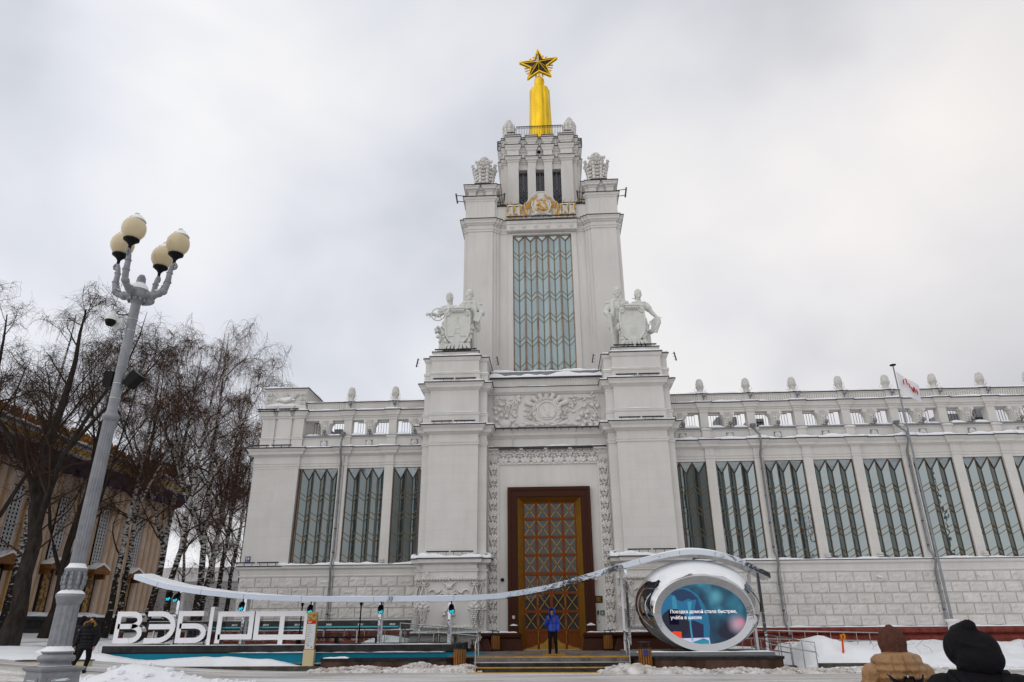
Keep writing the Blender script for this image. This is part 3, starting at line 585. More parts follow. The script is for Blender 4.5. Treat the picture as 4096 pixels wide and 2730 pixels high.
# ---- great door
gr = MB()
for s in (-1, 1):
    gr.box(*sorted((AX+s*1.62, AX+s*2.12)), 36.0, 36.6, 1.30, 8.25); gr.box(*sorted((AX+s*1.98, AX+s*2.14)), 35.94, 36.1, 1.30, 8.27); gr.box(*sorted((AX+s*1.72, AX+s*1.80)), 35.96, 36.1, 1.30, 7.85)
    gr.box(*sorted((AX+s*1.62, AX+s*1.9)), 36.0, 36.6, .5, 1.30)
gr.box(AX-1.62, AX+1.62, 36.0, 36.6, 7.74, 8.25).box(AX-1.98, AX+1.98, 35.943, 36.1, 8.12, 8.272).box(AX-1.72, AX+1.72, 35.963, 36.1, 7.78, 7.853)
DOOR = gr.build('door_surround', 'granite', PAV)
bf = MB()
for s in (-1, 1): bf.hexa([(AX+s*1.62, 36.04, .5), (AX+s*1.62, 36.6, .5), (AX+s*1.36, 36.6, .5), (AX+s*1.36, 36.35, .5), (AX+s*1.62, 36.04, 7.74), (AX+s*1.62, 36.6, 7.74), (AX+s*1.36, 36.6, 7.55), (AX+s*1.36, 36.35, 7.55)])
bf.hexa([(AX-1.62, 36.04, 7.74), (AX+1.62, 36.04, 7.74), (AX+1.36, 36.35, 7.55), (AX-1.36, 36.35, 7.55), (AX-1.62, 36.6, 7.75), (AX+1.62, 36.6, 7.75), (AX+1.36, 36.6, 7.56), (AX-1.36, 36.6, 7.56)])
bf.build('brass_lining', 'brass', DOOR)
ZR = [7.55, 6.69, 5.79, 4.90, 4.00, 3.10, 2.24, 1.37]; XC = [-1.36, -.68, 0, .68, 1.36]
wd = MB()
for z in ZR: wd.box(AX-1.36, AX+1.36, 36.37, 36.45, z-.065, z+.065)
wd.box(AX-1.36, AX+1.36, 36.33, 36.45, 3.93, 4.07)
for x in XC: wd.box(AX+x-.07, AX+x+.07, 36.373, 36.453, .5, 7.55)
wd.build('door_frame', 'wood_door', DOOR)
dpm = shared(MB().box(-.285, .285, -.01, .01, -.40, .40), 'pane', 'glass_door')
xm = MB(); xm.bar((-.285, 0, -.385), (.285, 0, .385), .016, .015, (0, 1, 0)).bar((.285, .001, -.385), (-.285, .001, .385), .016, .015, (0, 1, 0))
xm = shared(xm, 'lattice_cross', 'brass_bar'); kn = shared(rosette(MB(), 0, 0, 0, .06, 6, .025), 'lattice_boss', 'brass')
for r_ in range(7):
    zc = (ZR[r_]+ZR[r_+1])/2; sz = (ZR[r_]-ZR[r_+1]-.11)/.78
    for c in range(4):
        x = AX+(XC[c]+XC[c+1])/2
        place('pane', dpm, DOOR, (x, 36.44, zc), scale=(1, 1, sz)); place('lattice_cross', xm, DOOR, (x, 36.40, zc), scale=(1, 1, sz)); place('lattice_boss', kn, DOOR, (x, 36.365, zc))
inn = MB()
for r_ in range(7):                                     # second lattice behind the panes is dim: a dark vestibule
    pass
for c in range(4):
    x = AX+(XC[c]+XC[c+1])/2; MB().box(x-.285, x+.285, 36.40, 36.44, .5, 1.32).build('door_panel', 'wood_door', DOOR)
    kp = MB(); a = [(-.28, .52), (.28, .52)]; n = 8
    arc = [(.28-.56*i/n, (.64+.34*(i/n)**2) if c in (0,) else (.64+.34*((n-i)/n)**2) if c == 3 else (.84+.44*((n-i)/n)**2 if c == 1 else .84+.44*(i/n)**2)) for i in range(n+1)]
    if c in (1,): arc = [(px, .80+.5*((px+.28)/.56)**2) for px, _ in arc]
    if c in (2,): arc = [(px, .80+.5*((.28-px)/.56)**2) for px, _ in arc]
    if c == 0: arc = [(px, .62+.16*((px+.28)/.56)**2) for px, _ in arc]
    if c == 3: arc = [(px, .62+.16*((.28-px)/.56)**2) for px, _ in arc]
    kp.prism([(x+px, pz) for px, pz in a+arc], 36.37, 36.41); k = kp.build('kick_plate', 'brass', DOOR)
    MB().tube([(x+px, 36.37, pz) for px, pz in arc], .02, 6).build('kick_bead', 'wood_door', k)
hd = shared(MB().box(-.012, .012, -.03, .02, -.17, .17), 'hinge', 'brass')
for s in (-1, 1):
    for z in (3.55, 2.7, 1.75, .95, 1.2): place('hinge', hd, DOOR, (AX+s*.68, 36.35, z))
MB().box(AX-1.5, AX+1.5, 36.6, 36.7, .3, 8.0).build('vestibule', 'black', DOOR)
ns = MB().box(AX-1.92, AX-1.80, 35.985, 36.0, 1.92, 2.05).build('notice', 'white_print', PAV)
MB().tube([(AX-1.86+.04*math.cos(t*.6), 35.98, 1.985+.04*math.sin(t*.6)) for t in range(11)], .008, 5).build('no_smoking_ring', 'red_print', ns)
for s in (-1, 1): snow([(AX+s*1.87-.2, 35.92), (AX+s*1.87+.2, 35.92)], 1.60, .09, .07, DOOR, 3+s)
MB().box(AX-1.6, AX+1.6, 36.3, 36.36, .5, .53).build('threshold', 'steel', DOOR)
# ---- folded glazing shared by tower and wings
PANE_BUDGET = [300]
def fold_window(x0, w, z0, z1, n, yr, yv, rows, drop, topdrop, parent, glass, rmat, vmat, rr_, rv, name='window', flat=False):
    fw = w/n; hf = fw/2; mb = MB()
    for k in range(n+1): mb.tube([(x0+k*fw, yr-rr_*.6, z0), (x0+k*fw, yr-rr_*.6, z1)], rr_, 8)
    fr = mb.build(name, rmat, parent)
    vb = MB(); tb = MB(); th = MB()
    for k in range(n):
        xl, xv, xr = x0+k*fw, x0+k*fw+hf, x0+(k+1)*fw
        vb.tube([(xv, yv-rv*.6, z0), (xv, yv-rv*.6, z1-topdrop)], rv, 6)
        for xa in (xl, xr): tb.tube([(xa, yr-.02, z1-.01), (xv, yv-.02, z1-topdrop)], rr_*.8, 6)
        for t in rows:
            for xa in (xl, xr): th.bar((xa, yr-.012, z1-t), (xv, yv-.012, z1-t-drop), .013, .016)
    vb.build('valley_mullion', vmat, fr); tb.build('top_chevron', rmat, fr); th.build('glazing_bars', 'thin_bar', fr, kind='stuff')
    R_ = [0.0]+rows; shorts = MB()
    for i, t in enumerate(R_):
        t2 = R_[i+1] if i+1 < len(R_) else None
        d1 = topdrop if i == 0 else drop
        zr1, zv1 = z1-t, z1-t-d1
        zr2, zv2 = (z1-t2, z1-t2-drop) if t2 is not None else (z0, z0)
        if zr1-zr2 < 0.02: continue
        zv2 = max(zv2, z0); zr2 = max(zr2, z0); zv1 = max(zv1, zv2+.001)
        long = (zr1-zr2) > 0.4
        for sd in (0, 1):
            def quad(dx):
                a = [(0, 0), (hf if sd == 0 else -hf, yv-yr)]; dy = .014
                return [(a[0][0]+dx, a[0][1]+yr, zr2), (a[1][0]+dx, a[1][1]+yr, zv2), (a[1][0]+dx, a[1][1]+yr+dy, zv2), (a[0][0]+dx, a[0][1]+yr+dy, zr2), (a[0][0]+dx, a[0][1]+yr, zr1), (a[1][0]+dx, a[1][1]+yr, zv1), (a[1][0]+dx, a[1][1]+yr+dy, zv1), (a[0][0]+dx, a[0][1]+yr+dy, zr1)]
            if long and PANE_BUDGET[0] >= n:
                me = shared(MB().hexa([(a_, b_-yr, c_) for a_, b_, c_ in quad(0)]), 'pane', glass)
                for k in range(n): place('pane', me, fr, (x0+(k+sd)*fw, yr, 0), rot=(0, 0, random.uniform(-.012, .012))); PANE_BUDGET[0] -= 1
            else:
                for k in range(n): shorts.hexa(quad(x0+(k+sd)*fw))
    if shorts.v: shorts.build('narrow_panes', glass, fr, kind='stuff')
    tp = MB()
    for k in range(n):
        xl, xv, xr = x0+k*fw, x0+k*fw+hf, x0+(k+1)*fw
        tp.add([(xl, yr+.012, z1), (xv, yv+.012, z1-topdrop), (xr, yr+.012, z1), (xl, yr+.03, z1), (xv, yv+.03, z1-topdrop), (xr, yr+.03, z1)], [(0, 1, 2), (5, 4, 3), (0, 3, 4, 1), (1, 4, 5, 2), (2, 5, 3, 0)])
    tp.build('head_panes', 'glass_top', fr)
    return fr

# ================================================================ tower
TW = [(1.95, 40.1), (1.95, 39.42), (2.85, 39.42), (2.85, 39.25), (3.03, 39.25), (3.03, 39.12), (3.22, 39.12), (3.22, 39.0), (4.87, 39.0), (4.87, 39.15), (5.1, 39.15), (5.1, 49.2)]
full = [(AX-x, y) for x, y in TW[::-1]]+[(AX+x, y) for x, y in TW]
solid = [(AX-x, y) for x, y in TW[:1:-1]]+[(AX+x, y) for x, y in TW[2:]]
tower = MB().stack(full, [(14.0, 0), (25.55, 0)]).build('tower', 'plaster', PAV)
MB().stack(solid, [(25.55, 0), (25.62, 0), (25.64, .05), (25.78, .05), (25.80, .09), (25.88, .10), (25.90, .02), (26.1, .02), (26.14, .10), (26.2, .12), (26.24, .20), (26.36, .21), (26.44, .27), (26.5, .28), (26.5, 0)]).build('main_cornice', 'plaster', tower)
flashing(solid, 26.5, .28, tower)
q = off(solid, .28); snow([p for p in q if p[1] < 48][:], 26.53, .5, .06, tower, 40)
jb = MB()
for s in (-1, 1): jb.box(*sorted((AX+s*1.93, AX+s*2.26)), 39.34, 39.5, 15.0, 25.6)
jb.box(AX-1.93, AX+1.93, 39.34, 39.6, 25.5, 25.62); jb.build('window_jamb', 'plaster', tower)
fz = MB().box(AX-2.32, AX+2.32, 39.1, 39.5, 25.66, 26.45).build('frieze_panel', 'plaster', PAV)
rsm = shared(rosette(MB(), 0, 0, 0, .15, 8, .03), 'rosette', 'stucco')
for i in range(6): place('rosette', rsm, fz, (AX-1.95+i*.78, 39.08, 25.98))
dn = MB()
for i in range(60): dn.box(AX-2.3+i*.0775, AX-2.3+i*.0775+.04, 39.04, 39.1, 25.68, 25.76); dn.ell((AX-2.28+i*.0775, 39.07, 26.2), (.03, .04, .035), None, 5, 3)
dn.build('dentils', 'stucco', fz, kind='stuff')
fold_window(AX-1.92, 3.84, 15.3, 25.52, 5, 39.55, 39.61, [1.11, 1.44, 2.59, 2.92, 4.07, 4.40, 5.60, 5.93, 7.20, 7.53, 8.89, 9.3], .41, .41, PAV, 'glass_tower', 'copper', 'thin_bar', .055, .03, 'tower_window')
# attic of the tower: corner blocks
for s in (-1, 1):
    cb = mir([(2.98, 39.2), (3.1, 39.2), (3.1, 39.05), (5.05, 39.05), (5.05, 42.2), (2.98, 42.2)], s)
    blk = MB().stack(cb, [(26.5, 0), (28.02, 0), (28.04, .04), (28.14, .06), (28.18, .12), (28.26, .15), (28.34, .18), (28.34, 0)]).build('corner_block', 'plaster', PAV)
    flashing(cb, 28.34, .18, blk)
    cc = mir([(3.0, 39.15), (3.24, 39.15), (3.24, 39.05), (3.72, 39.05), (3.72, 39.2), (4.40, 39.2), (4.40, 39.05), (4.88, 39.05), (4.88, 42.0), (3.0, 42.0)], s)
    MB().stack(cc, [(28.34, 0), (28.80, 0), (28.84, .05), (28.92, .08), (28.96, .2), (29.06, .22), (29.12, .28), (29.2, .3), (29.2, 0)]).build('corner_cap', 'plaster', blk); flashing(cc, 29.2, .3, blk)
    rb = MB(); rosette(rb, 0, 0, 0, .28, 10, .05); place('rosette', shared(rb, 'rosette', 'stucco'), blk, (AX+s*4.06, 39.16, 28.58))
    g3 = MB()
    for k in (-1, 0, 1): g3.box(AX+s*4.06+k*.3-.055, AX+s*4.06+k*.3+.055, 39.03, 39.06, 26.75, 27.9)
    g3.build('groove_panel', 'stucco', blk)
    # acanthus finial: a ring of tall curled leaves round a pine cone
    fx, fy = AX+s*3.92, 40.05; va = MB()
    va.lathe([(.40, 0), (.40, 1.5), (.46, 1.75), (.52, 2.0), (.46, 2.4), (.36, 2.7), (.22, 2.95), (.05, 3.1)], (fx, fy, 29.22), 14)
    for k in range(8):
        a = 2*math.pi*(k+.5)/8; ca, sa = math.cos(a), math.sin(a); Mz = Matrix.Rotation(a-math.pi/2, 3, 'Z')
        for j in range(8):
            t = j/7; rad = .60+.06*t+.22*max(0, t-.6)**1.2*2.2; hw = (.20+.05*math.sin(t*3.1))*(1 if t < .95 else .8); va.ell((fx+ca*rad, fy+sa*rad, 29.26+.12+t*2.0), (hw*.62, .09, .21), Mz, 6, 4)
            for sd in (-1, 1): va.ell((fx+ca*rad-sa*sd*hw*.85, fy+sa*rad+ca*sd*hw*.85, 29.26+.06+t*1.95), (.085, .06, .12), Mz, 5, 3)
        va.ell((fx+ca*.86, fy+sa*.86, 29.26+2.16), (.17, .12, .10), Mz, 6, 4)
    for k in range(8):
        a = 2*math.pi*k/8; ca, sa = math.cos(a), math.sin(a)
        for j in range(3): t = j/2; rad = .50+.28*t*t; va.ell((fx+ca*rad, fy+sa*rad, 29.26+1.85+.5*t), (.15-.05*t, .07, .15), Matrix.Rotation(a-math.pi/2, 3, 'Z'), 6, 4)
    for k in range(70):
        t = k/70; a = k*2.39996; r_ = .50*math.sqrt(max(.01, 1-t**1.6)); va.ell((fx+math.cos(a)*r_, fy+math.sin(a)*r_, 29.26+2.15+.93*t), (.075, .075, .09), None, 5, 3)
    va.build('acanthus_finial', 'stucco', blk)
    lightbars(blk, AX+s*3.92, 38.95, 29.42, 1)
    # projecting light brackets
    bx = AX+s*5.75; lb = MB().bar((AX+s*5.1, 39.2, 28.62), (bx, 39.1, 28.62), .018).bar((AX+s*5.1, 39.2, 28.15), (bx-s*.1, 39.1, 28.15), .018); lb.bar((bx-s*.12, 39.1, 28.0), (bx, 39.1, 28.75), .05); lb.build('light_bracket', 'black_metal', blk)
    lb = MB().bar((AX+s*2.98, 39.3, 28.62), (AX+s*2.5, 39.2, 28.62), .018).bar((AX+s*2.98, 39.3, 28.05), (AX+s*2.55, 39.2, 28.05), .018).bar((AX+s*2.5, 39.2, 27.95), (AX+s*2.45, 39.2, 28.72), .05); lb.build('light_bracket', 'black_metal', blk)
par = MB().box(AX-2.98, AX+2.98, 39.3, 40.6, 26.5, 27.72).build('attic_parapet', 'plaster', tower)
for x in (-2.64, 2.64): MB().box(AX+x-.34, AX+x+.34, 39.2, 39.8, 27.72, 27.78).build('flashing', 'flash', par)
def railing(x0, x1, y, z0, z1, n, parent, mt='iron', r=.014, deco=False):
    mb = MB(); mb.bar((x0, y, z1), (x1, y, z1), .022).bar((x0, y, z0+.06), (x1, y, z0+.06), .018)
    for i in range(n+1):
        x = x0+(x1-x0)*i/n; mb.bar((x, y, z0), (x, y, z1), r)
        if deco and i < n: xm_ = x+(x1-x0)/n/2; mb.bar((x, y, z1-.02), (xm_, y, z1-.22), .008).bar((x+(x1-x0)/n, y, z1-.02), (xm_, y, z1-.22), .008).ell((x, y, z0+(z1-z0)*.45), (.03, .03, .035), None, 5, 3)
    return mb.build('railing', mt, parent)
railing(AX-2.9, AX+2.9, 40.3, 27.7, 28.55, 30, tower, deco=True)
# ---- gilded coat of arms
em = MB(); EY = 39.18
arch = [(-1.18, 26.62), (1.18, 26.62), (1.16, 27.6), (1.1, 27.82), (.92, 27.95), (.78, 28.2), (.52, 28.48), (.32, 28.58), (.26, 28.72), (-.26, 28.72), (-.32, 28.58), (-.52, 28.48), (-.78, 28.2), (-.92, 27.95), (-1.1, 27.82), (-1.16, 27.6)]
em.prism([(AX+x, z) for x, z in arch], EY, 39.6); em.tube([(AX+x*.98, EY, z-.02) for x, z in arch[2:]], .06, 6)
EMB = em.build('coat_of_arms', 'stucco', PAV)
sh = MB(); sh.ell((AX+.02, EY, 27.5), (.62, .16, .72), None, 18, 10); sh.tube([(AX-.55, EY-.08, 27.95), (AX-.62, EY-.1, 27.6), (AX-.5, EY-.1, 27.2), (AX-.3, EY-.1, 26.9)], .06, 6); sh.tube([(AX+.58, EY-.08, 27.95), (AX+.66, EY-.1, 27.6), (AX+.54, EY-.1, 27.2), (AX+.34, EY-.1, 26.9)], .06, 6)
sh.tube([(AX-.75, EY-.1, 26.72), (AX-.3, EY-.17, 26.9), (AX, EY-.18, 26.93), (AX+.3, EY-.17, 26.9), (AX+.75, EY-.1, 26.72)], [.06, .12, .14, .12, .06], 8)
sh.build('cartouche', 'stucco', EMB)
hs = MB(); HX, HZ, HY = AX+.04, 27.48, EY-.19
arcp = []
for i in range(14):
    t = R(95-i*20.5); arcp.append((HX+.06+.27*math.cos(t), HY, HZ-.0+.30*math.sin(t)))
hs.tube(arcp, [.012]+[.03+.02*math.sin(i/12*3.1) for i in range(12)]+[.03], 6); hs.bar(arcp[-1], (HX-.33, HY, HZ-.33), .035)
hs.bar((HX-.2, HY-.03, HZ+.16), (HX+.28, HY-.03, HZ-.34), .036); hs.bar((HX-.33, HY-.03, HZ+.05), (HX-.1, HY-.03, HZ+.27), .055); hs.build('hammer_and_sickle', 'gold_paint', EMB)
ry = MB()
for k in range(-4, 5):
    a = k*.24; ry.bar((HX+math.sin(a)*.1, EY-.15, HZ-.5+.1*math.cos(a)), (HX+math.sin(a)*.62, EY-.13, HZ-.5+.62*math.cos(a)), .009)
ry.build('sun_rays', 'gold_paint', EMB)
ear = MB(); ear.tube([(0, 0, -.5), (.02, 0, 0)], .014, 5)
for k in range(8):
    for s in (-1, 1): petal(ear, s*.03, -.01, .0+k*.07, .13, .075, s*.4, .04)
petal(ear, 0, -.01, .55, .14, .07, 0, .04); ear = shared(ear, 'wheat_ear', 'gold_paint')
for s in (-1, 1):
    for x, z, a, sc in ((.78, 27.35, .05, .85), (.97, 27.3, .12, .85), (1.08, 27.1, .25, .75), (.72, 27.75, -.35, .8), (.5, 28.12, -.75, .62), (1.0, 26.85, .35, .6), (.74, 26.9, -.1, .55)): place('wheat_ear', ear, EMB, (AX+s*x, EY-.08, z), rot=(0, s*a, 0), scale=sc)
lt = text_mesh("РСФСР", .2, .02, 'lettering', 'gold_paint', 'CENTER', .003)
for v in lt.vertices:
    x, y, z = v.co; a = x/.55*.95; r_ = .50+z; v.co = (r_*math.sin(a), y, r_*math.cos(a))
place('lettering', lt, EMB, (HX, EY-.19, HZ-.06))
l2 = text_mesh("ПРОЛЕТАРИИ", .085, .01, 'ribbon_lettering', 'gold_paint', 'CENTER', .002); place('ribbon_lettering', l2, EMB, (AX, EY-.34, 26.9))
for s in (-1, 1):
    for j, x in enumerate((1.35, 1.8, 2.25)):               # draped banners with gilded poles and tassels
        dr = MB(); N = 9; vs_ = []; 
        for i in range(N):
            t = i/(N-1)
            for k2 in range(6):
                u = k2/5; vs_.append((AX+s*(x-.42*t), EY-.05-.05*math.sin(t*9+u*2), 26.66+u*(1.05-.18*math.sin(t*3.1))))
        dr.add(vs_, [(i*6+k2, (i+1)*6+k2, (i+1)*6+k2+1, i*6+k2+1) for i in range(N-1) for k2 in range(5)], True); dr.build('banner', 'stucco', EMB)
        pl = MB(); pl.tube([(AX+s*x, EY-.12, 27.0), (AX+s*(x+.02), EY-.12, 27.62), (AX+s*(x+.26), EY-.14, 27.98)], [.012, .018, .02], 6); pl.tube([(AX+s*(x+.16), EY-.13, 27.82), (AX+s*(x+.30), EY-.14, 28.03)], [.035, .006], 6); pl.tube([(AX+s*x, EY-.14, 27.3), (AX+s*x, EY-.14, 27.18)], [.03, .07], 6); pl.tube([(AX+s*(x-.03), EY-.14, 27.55), (AX+s*(x-.03), EY-.14, 27.3)], [.05, .05], 5); pl.build('pole_finial', 'gold_paint', EMB)
    ol = MB(); rr = random.Random(9+s)
    for i in range(46): petal(ol, AX+s*rr.uniform(.95, 2.3), EY-.12+rr.uniform(-.05, .04), 26.58+abs(rr.gauss(0, .14)), .18, .1, rr.uniform(-1.5, 1.5), .04)
    ol.build('oak_leaves', 'gold_paint', EMB)
snow([(AX-2.4, EY-.2), (AX+2.4, EY-.2)], 26.55, .3, .05, EMB, 44)
snow([(AX-2.3, EY-.06), (AX-1.2, EY-.06)], 27.66, .4, .12, EMB, 45); snow([(AX+1.2, EY-.06), (AX+2.3, EY-.06)], 27.66, .4, .12, EMB, 46)
sn = MB(); sn.tube([(AX+x*.97, EY+.2, z+.03) for x, z in arch[3:9]], .09, 6); sn.tube([(AX+x*.97, EY+.2, z+.03) for x, z in arch[9:15]], .09, 6); sn.build('snow', 'snow', EMB, kind='stuff')
lightbars(tower, AX, 38.85, 26.62, 4, 1.15)
# ---- belfry stage
BS = [(.42, 41.55), (.42, 41.72)]
def stage_poly():
    half = [(0.30, 41.75), (0.30, 41.5), (.88, 41.5), (.88, 41.75), (1.55, 41.75), (1.55, 41.4), (2.36, 41.4), (2.36, 41.75), (2.68, 41.75), (2.68, 42.1), (2.9, 42.1), (2.9, 47.0)]
    return [(AX-x, y) for x, y in half[::-1]]+[(AX+x, y) for x, y in half]
SP = stage_poly()
st = MB().stack(SP, [(27.5, 0), (29.0, 0)]).build('belfry', 'plaster', PAV)
pb_ = MB()
for a, b in ((-2.36, -1.57), (-.92, -.33), (.29, .88), (1.51, 2.36)): pb_.box(AX+a, AX+b, 41.4 if abs(a) > 1.5 or abs(b) > 1.5 else 41.5, 42.3, 29.0, 32.45)
pb_.box(AX-2.68, AX-2.36, 41.75, 46, 29, 32.45).box(AX+2.36, AX+2.68, 41.75, 46, 29, 32.45).box(AX-2.9, AX-2.68, 42.1, 46.6, 29, 32.45).box(AX+2.68, AX+2.9, 42.1, 46.6, 29, 32.45).box(AX-2.4, AX+2.4, 42.28, 42.4, 29, 32.45)
pb_.build('belfry_piers', 'plaster', st)
MB().stack(SP, [(32.45, 0), (32.9, 0), (32.93, .05), (33.05, .06), (33.08, .13), (33.2, .15), (33.28, .2), (33.33, .2), (33.33, .03), (33.95, .03), (33.98, .09), (34.12, .11), (34.2, .17), (34.3, .2), (34.36, .2), (34.36, .0), (34.7, 0), (34.74, .06), (34.86, .1), (34.95, .17), (35.05, .18), (35.08, .12), (35.2, .16), (35.24, .16), (35.24, -.1)]).build('belfry_cornice', 'plaster', st)
for z, o in ((33.33, .2), (34.36, .2), (35.24, .16), (35.05, .18)): flashing(SP, z, o, st)
q = off(SP, .16); snow([p for p in q if p[1] < 43], 35.27, .4, .07, st, 61); q = off(SP, .2); snow([p for p in q if p[1] < 43], 33.36, .15, .05, st, 62); snow([p for p in q if p[1] < 43], 34.39, .15, .05, st, 63)
gr_ = MB()
for x in (-.19, -.06, .06, .19): gr_.bar((x, 0, 1.75 if abs(x) < .1 else 1.45), (x, 0, 3.4), .015)
gr_.bar((0, 0, 1.95), (0, 0, 3.4), .018); gr_.bar((-.31, 0, 2.55), (.31, 0, 2.55), .008)
for k in range(5):
    z = .05+k*.38
    for s in (-1, 1):
        gr_.tube([(0, 0, z), (s*.10, 0, z+.12), (s*.06, 0, z+.28), (0, 0, z+.38)], .018, 5); gr_.tube([(s*.08, 0, z+.05), (s*.2, 0, z+.2), (s*.31, 0, z+.34)], .02, 5)
for s in (-1, 1): gr_.tube([(0, 0, 1.95), (s*.1, 0, 1.7), (s*.05, 0, 1.5), (0, 0, 1.45)], .018, 5)
gr_ = shared(gr_, 'lattice', 'lattice_grey')
for x in (-1.245, -.02, 1.19):
    wn_ = MB().box(AX+x-.325, AX+x+.325, 42.15, 42.2, 29.0, 32.42).build('belfry_window', 'glass_star', PAV); place('lattice', gr_, wn_, (AX+x, 42.1, 29.0))
    fm_ = MB()
    for s in (-1, 1): fm_.box(*sorted((AX+x+s*.30, AX+x+s*.345)), 42.0, 42.2, 29.0, 32.4)
    fm_.build('window_frame', 'lattice_grey', wn_)
dc = place('dome_camera', ME_DOME, st, (AX-.05, 41.5, 33.75), scale=1.5)
MB().bar((AX-.05, 41.45, 33.85), (AX-.05, 41.45, 34.1), .03).build('camera_stem', 'white_plastic', st)
railing(AX-1.7, AX+1.75, 41.75, 35.24, 36.4, 28, st, deco=True)
for s in (-1, 1):
    b_ = MB(); b_.bar((AX+s*2.9, 41.9, 34.75), (AX+s*3.12, 41.8, 34.75), .015); b_.bar((AX+s*3.12, 41.8, 34.35), (AX+s*3.12, 41.8, 35.15), .04); b_.build('light_bracket', 'black_metal', st)
    fx, fy = AX+s*2.28, 41.95; c_ = MB(); c_.lathe([(.36, 0), (.42, .2), (.44, .9), (.40, 1.2), (.34, 1.4), (.22, 1.75), (.05, 1.95)], (fx, fy, 35.24), 12)
    for ring, (zz, r0, L, n_) in enumerate(((0, .42, 1.2, 9), (.75, .38, .6, 9))):
        for k in range(n_):
            a = 2*math.pi*(k+.5*ring)/n_
            for j in range(4): t = j/3; c_.ell((fx+math.cos(a)*r0*(1+.1*t), fy+math.sin(a)*r0*(1+.1*t), 35.24+zz+L*(.1+.8*t)), (.13, .07, L*.17), Matrix.Rotation(a-math.pi/2, 3, 'Z'), 6, 4)
    for k in range(46):
        t = k/46; a = k*2.4; r_ = .34*(1-t)**.6+.02; c_.ell((fx+math.cos(a)*r_, fy+math.sin(a)*r_, 35.24+1.35+.6*t), (.06, .06, .07), None, 5, 3)
    c_.build('cone_finial', 'stucco', st); lightbars(st, AX+s*2.1, 41.2, 35.45, 1, scale=.5)
# ---- gilded spire and star
SX, SY = AX+.12, 44.2; sp = MB(); n = 48
def flute(k, n_, z): return 1+.10*math.cos(2*math.pi*k/n_*8)*(1 if z < 6.2 else 0)
sp.lathe([(.93, 0), (.91, .4), (.82, 3.8), (.75, 6.62)], (SX, SY, 35.3), 64, True, rfun=lambda k, n_, z: 1+.10*abs(math.cos(4*2*math.pi*k/n_))**.55, cap=True)
sp.lathe([(.60, 6.6), (.56, 6.75), (.40, 6.86), (.30, 6.9), (.37, 6.95), (.37, 7.06), (.29, 7.14), (.30, 7.2), (.39, 7.36), (.43, 7.58), (.40, 7.8), (.29, 7.98), (.12, 8.06), (.12, 8.12), (.07, 8.6)], (SX, SY, 35.3), 24)
spire = sp.build('spire', 'gold', PAV)
hz = Vector((SX-.02, SY, 44.72)); RS, rs = 1.66, .66
def sp_(r_, k, y=0.0):
    a = math.pi/2+k*math.pi/5; v = Vector((r_*math.cos(a), y, r_*math.sin(a))); v.rotate(Euler((0, R(-1.5), R(-5)))); return hz+v
star = MB()
for sd in (-1, 1):
    for k in range(10):
        o0, o1 = sp_(RS if k % 2 == 0 else rs, k), sp_(RS if (k+1) % 2 == 0 else rs, k+1)
        a, b = o0+Vector((0, sd*.09, 0)), o1+Vector((0, sd*.09, 0)); star.bar(a, b, .045, .04, (0, 1, 0))
for k in range(10):
    star.bar(sp_(RS if k % 2 == 0 else rs, k), hz+Vector((0, -.42, 0)), .022); star.bar(sp_(RS if k % 2 == 0 else rs, k), hz+Vector((0, .42, 0)), .028)
STAR = star.build('star', 'gold', PAV)
fa = MB()
for sd in (-1, 1):
    for k in range(10): fa.add([sp_((RS if k % 2 == 0 else rs)*.97, k), sp_((RS if (k+1) % 2 == 0 else rs)*.97, k+1), hz+Vector((0, sd*.40, 0))], [(0, 1, 2) if sd < 0 else (2, 1, 0)])
fa.build('star_glass', 'glass_star', STAR)
gb = MB()
for k in range(0, 10, 2):
    for t in (.35, .55, .75):
        for d in (-1, 1): p1 = sp_(RS, k).lerp(hz+Vector((0, -.42, 0)), 1-t); p2 = sp_(rs, (k+d) % 10).lerp(sp_(RS, k), max(0, (t-.35)*1.4)); gb.bar(p1, p2+Vector((0, -.02, 0)), .006)
gb.build('star_bars', 'gold', STAR)
rays = MB()
for k in range(1, 10, 2):
    for d in (-.26, 0, .26):
        if k == 5 and d == 0: continue
        a = math.pi/2+k*math.pi/5+d; v = [Vector((r_*math.cos(a+e_), y_, r_*math.sin(a+e_))) for r_, e_, y_ in ((.5, 0, .1), (1.22, -.055, .1), (1.12, 0, .1), (1.22, .055, .1))]
        for u in v: u.rotate(Euler((0, R(-1.5), R(-5))))
        v = [hz+u for u in v]; rays.add(v+[u+Vector((0, .05, 0)) for u in v], [(0, 1, 2, 3), (7, 6, 5, 4), (0, 4, 5, 1), (1, 5, 6, 2), (2, 6, 7, 3), (3, 7, 4, 0)])
rays.build('star_rays', 'gold_paint', STAR)
# ================================================================ wings
WROWS = [1.26, 1.51, 2.31, 2.59, 3.39, 3.68, 4.49, 4.78]
PITCH, WW = 2.56, 2.08
def front(x0, x1, y, piers, pw, py):
    """plan outline whose front edge steps forward at each pier centre"""
    pts = [(x0, y)] if not any(abs(p-pw/2-x0) < 1e-6 for p in piers) else []
    for p in piers:
        a, b = max(p-pw/2, x0), min(p+pw/2, x1); pts += [(a, y), (a, py), (b, py), (b, y)]
    pts += [(x1, y), (x1, 41.0), (x0, 41.0)]; r = []
    for p in pts:
        if not r or abs(p[0]-r[-1][0])+abs(p[1]-r[-1][1]) > 1e-6: r.append(p)
    return r
def edge(poly, o): q = off(poly, o); return [p for p in q if p[1] < 40]
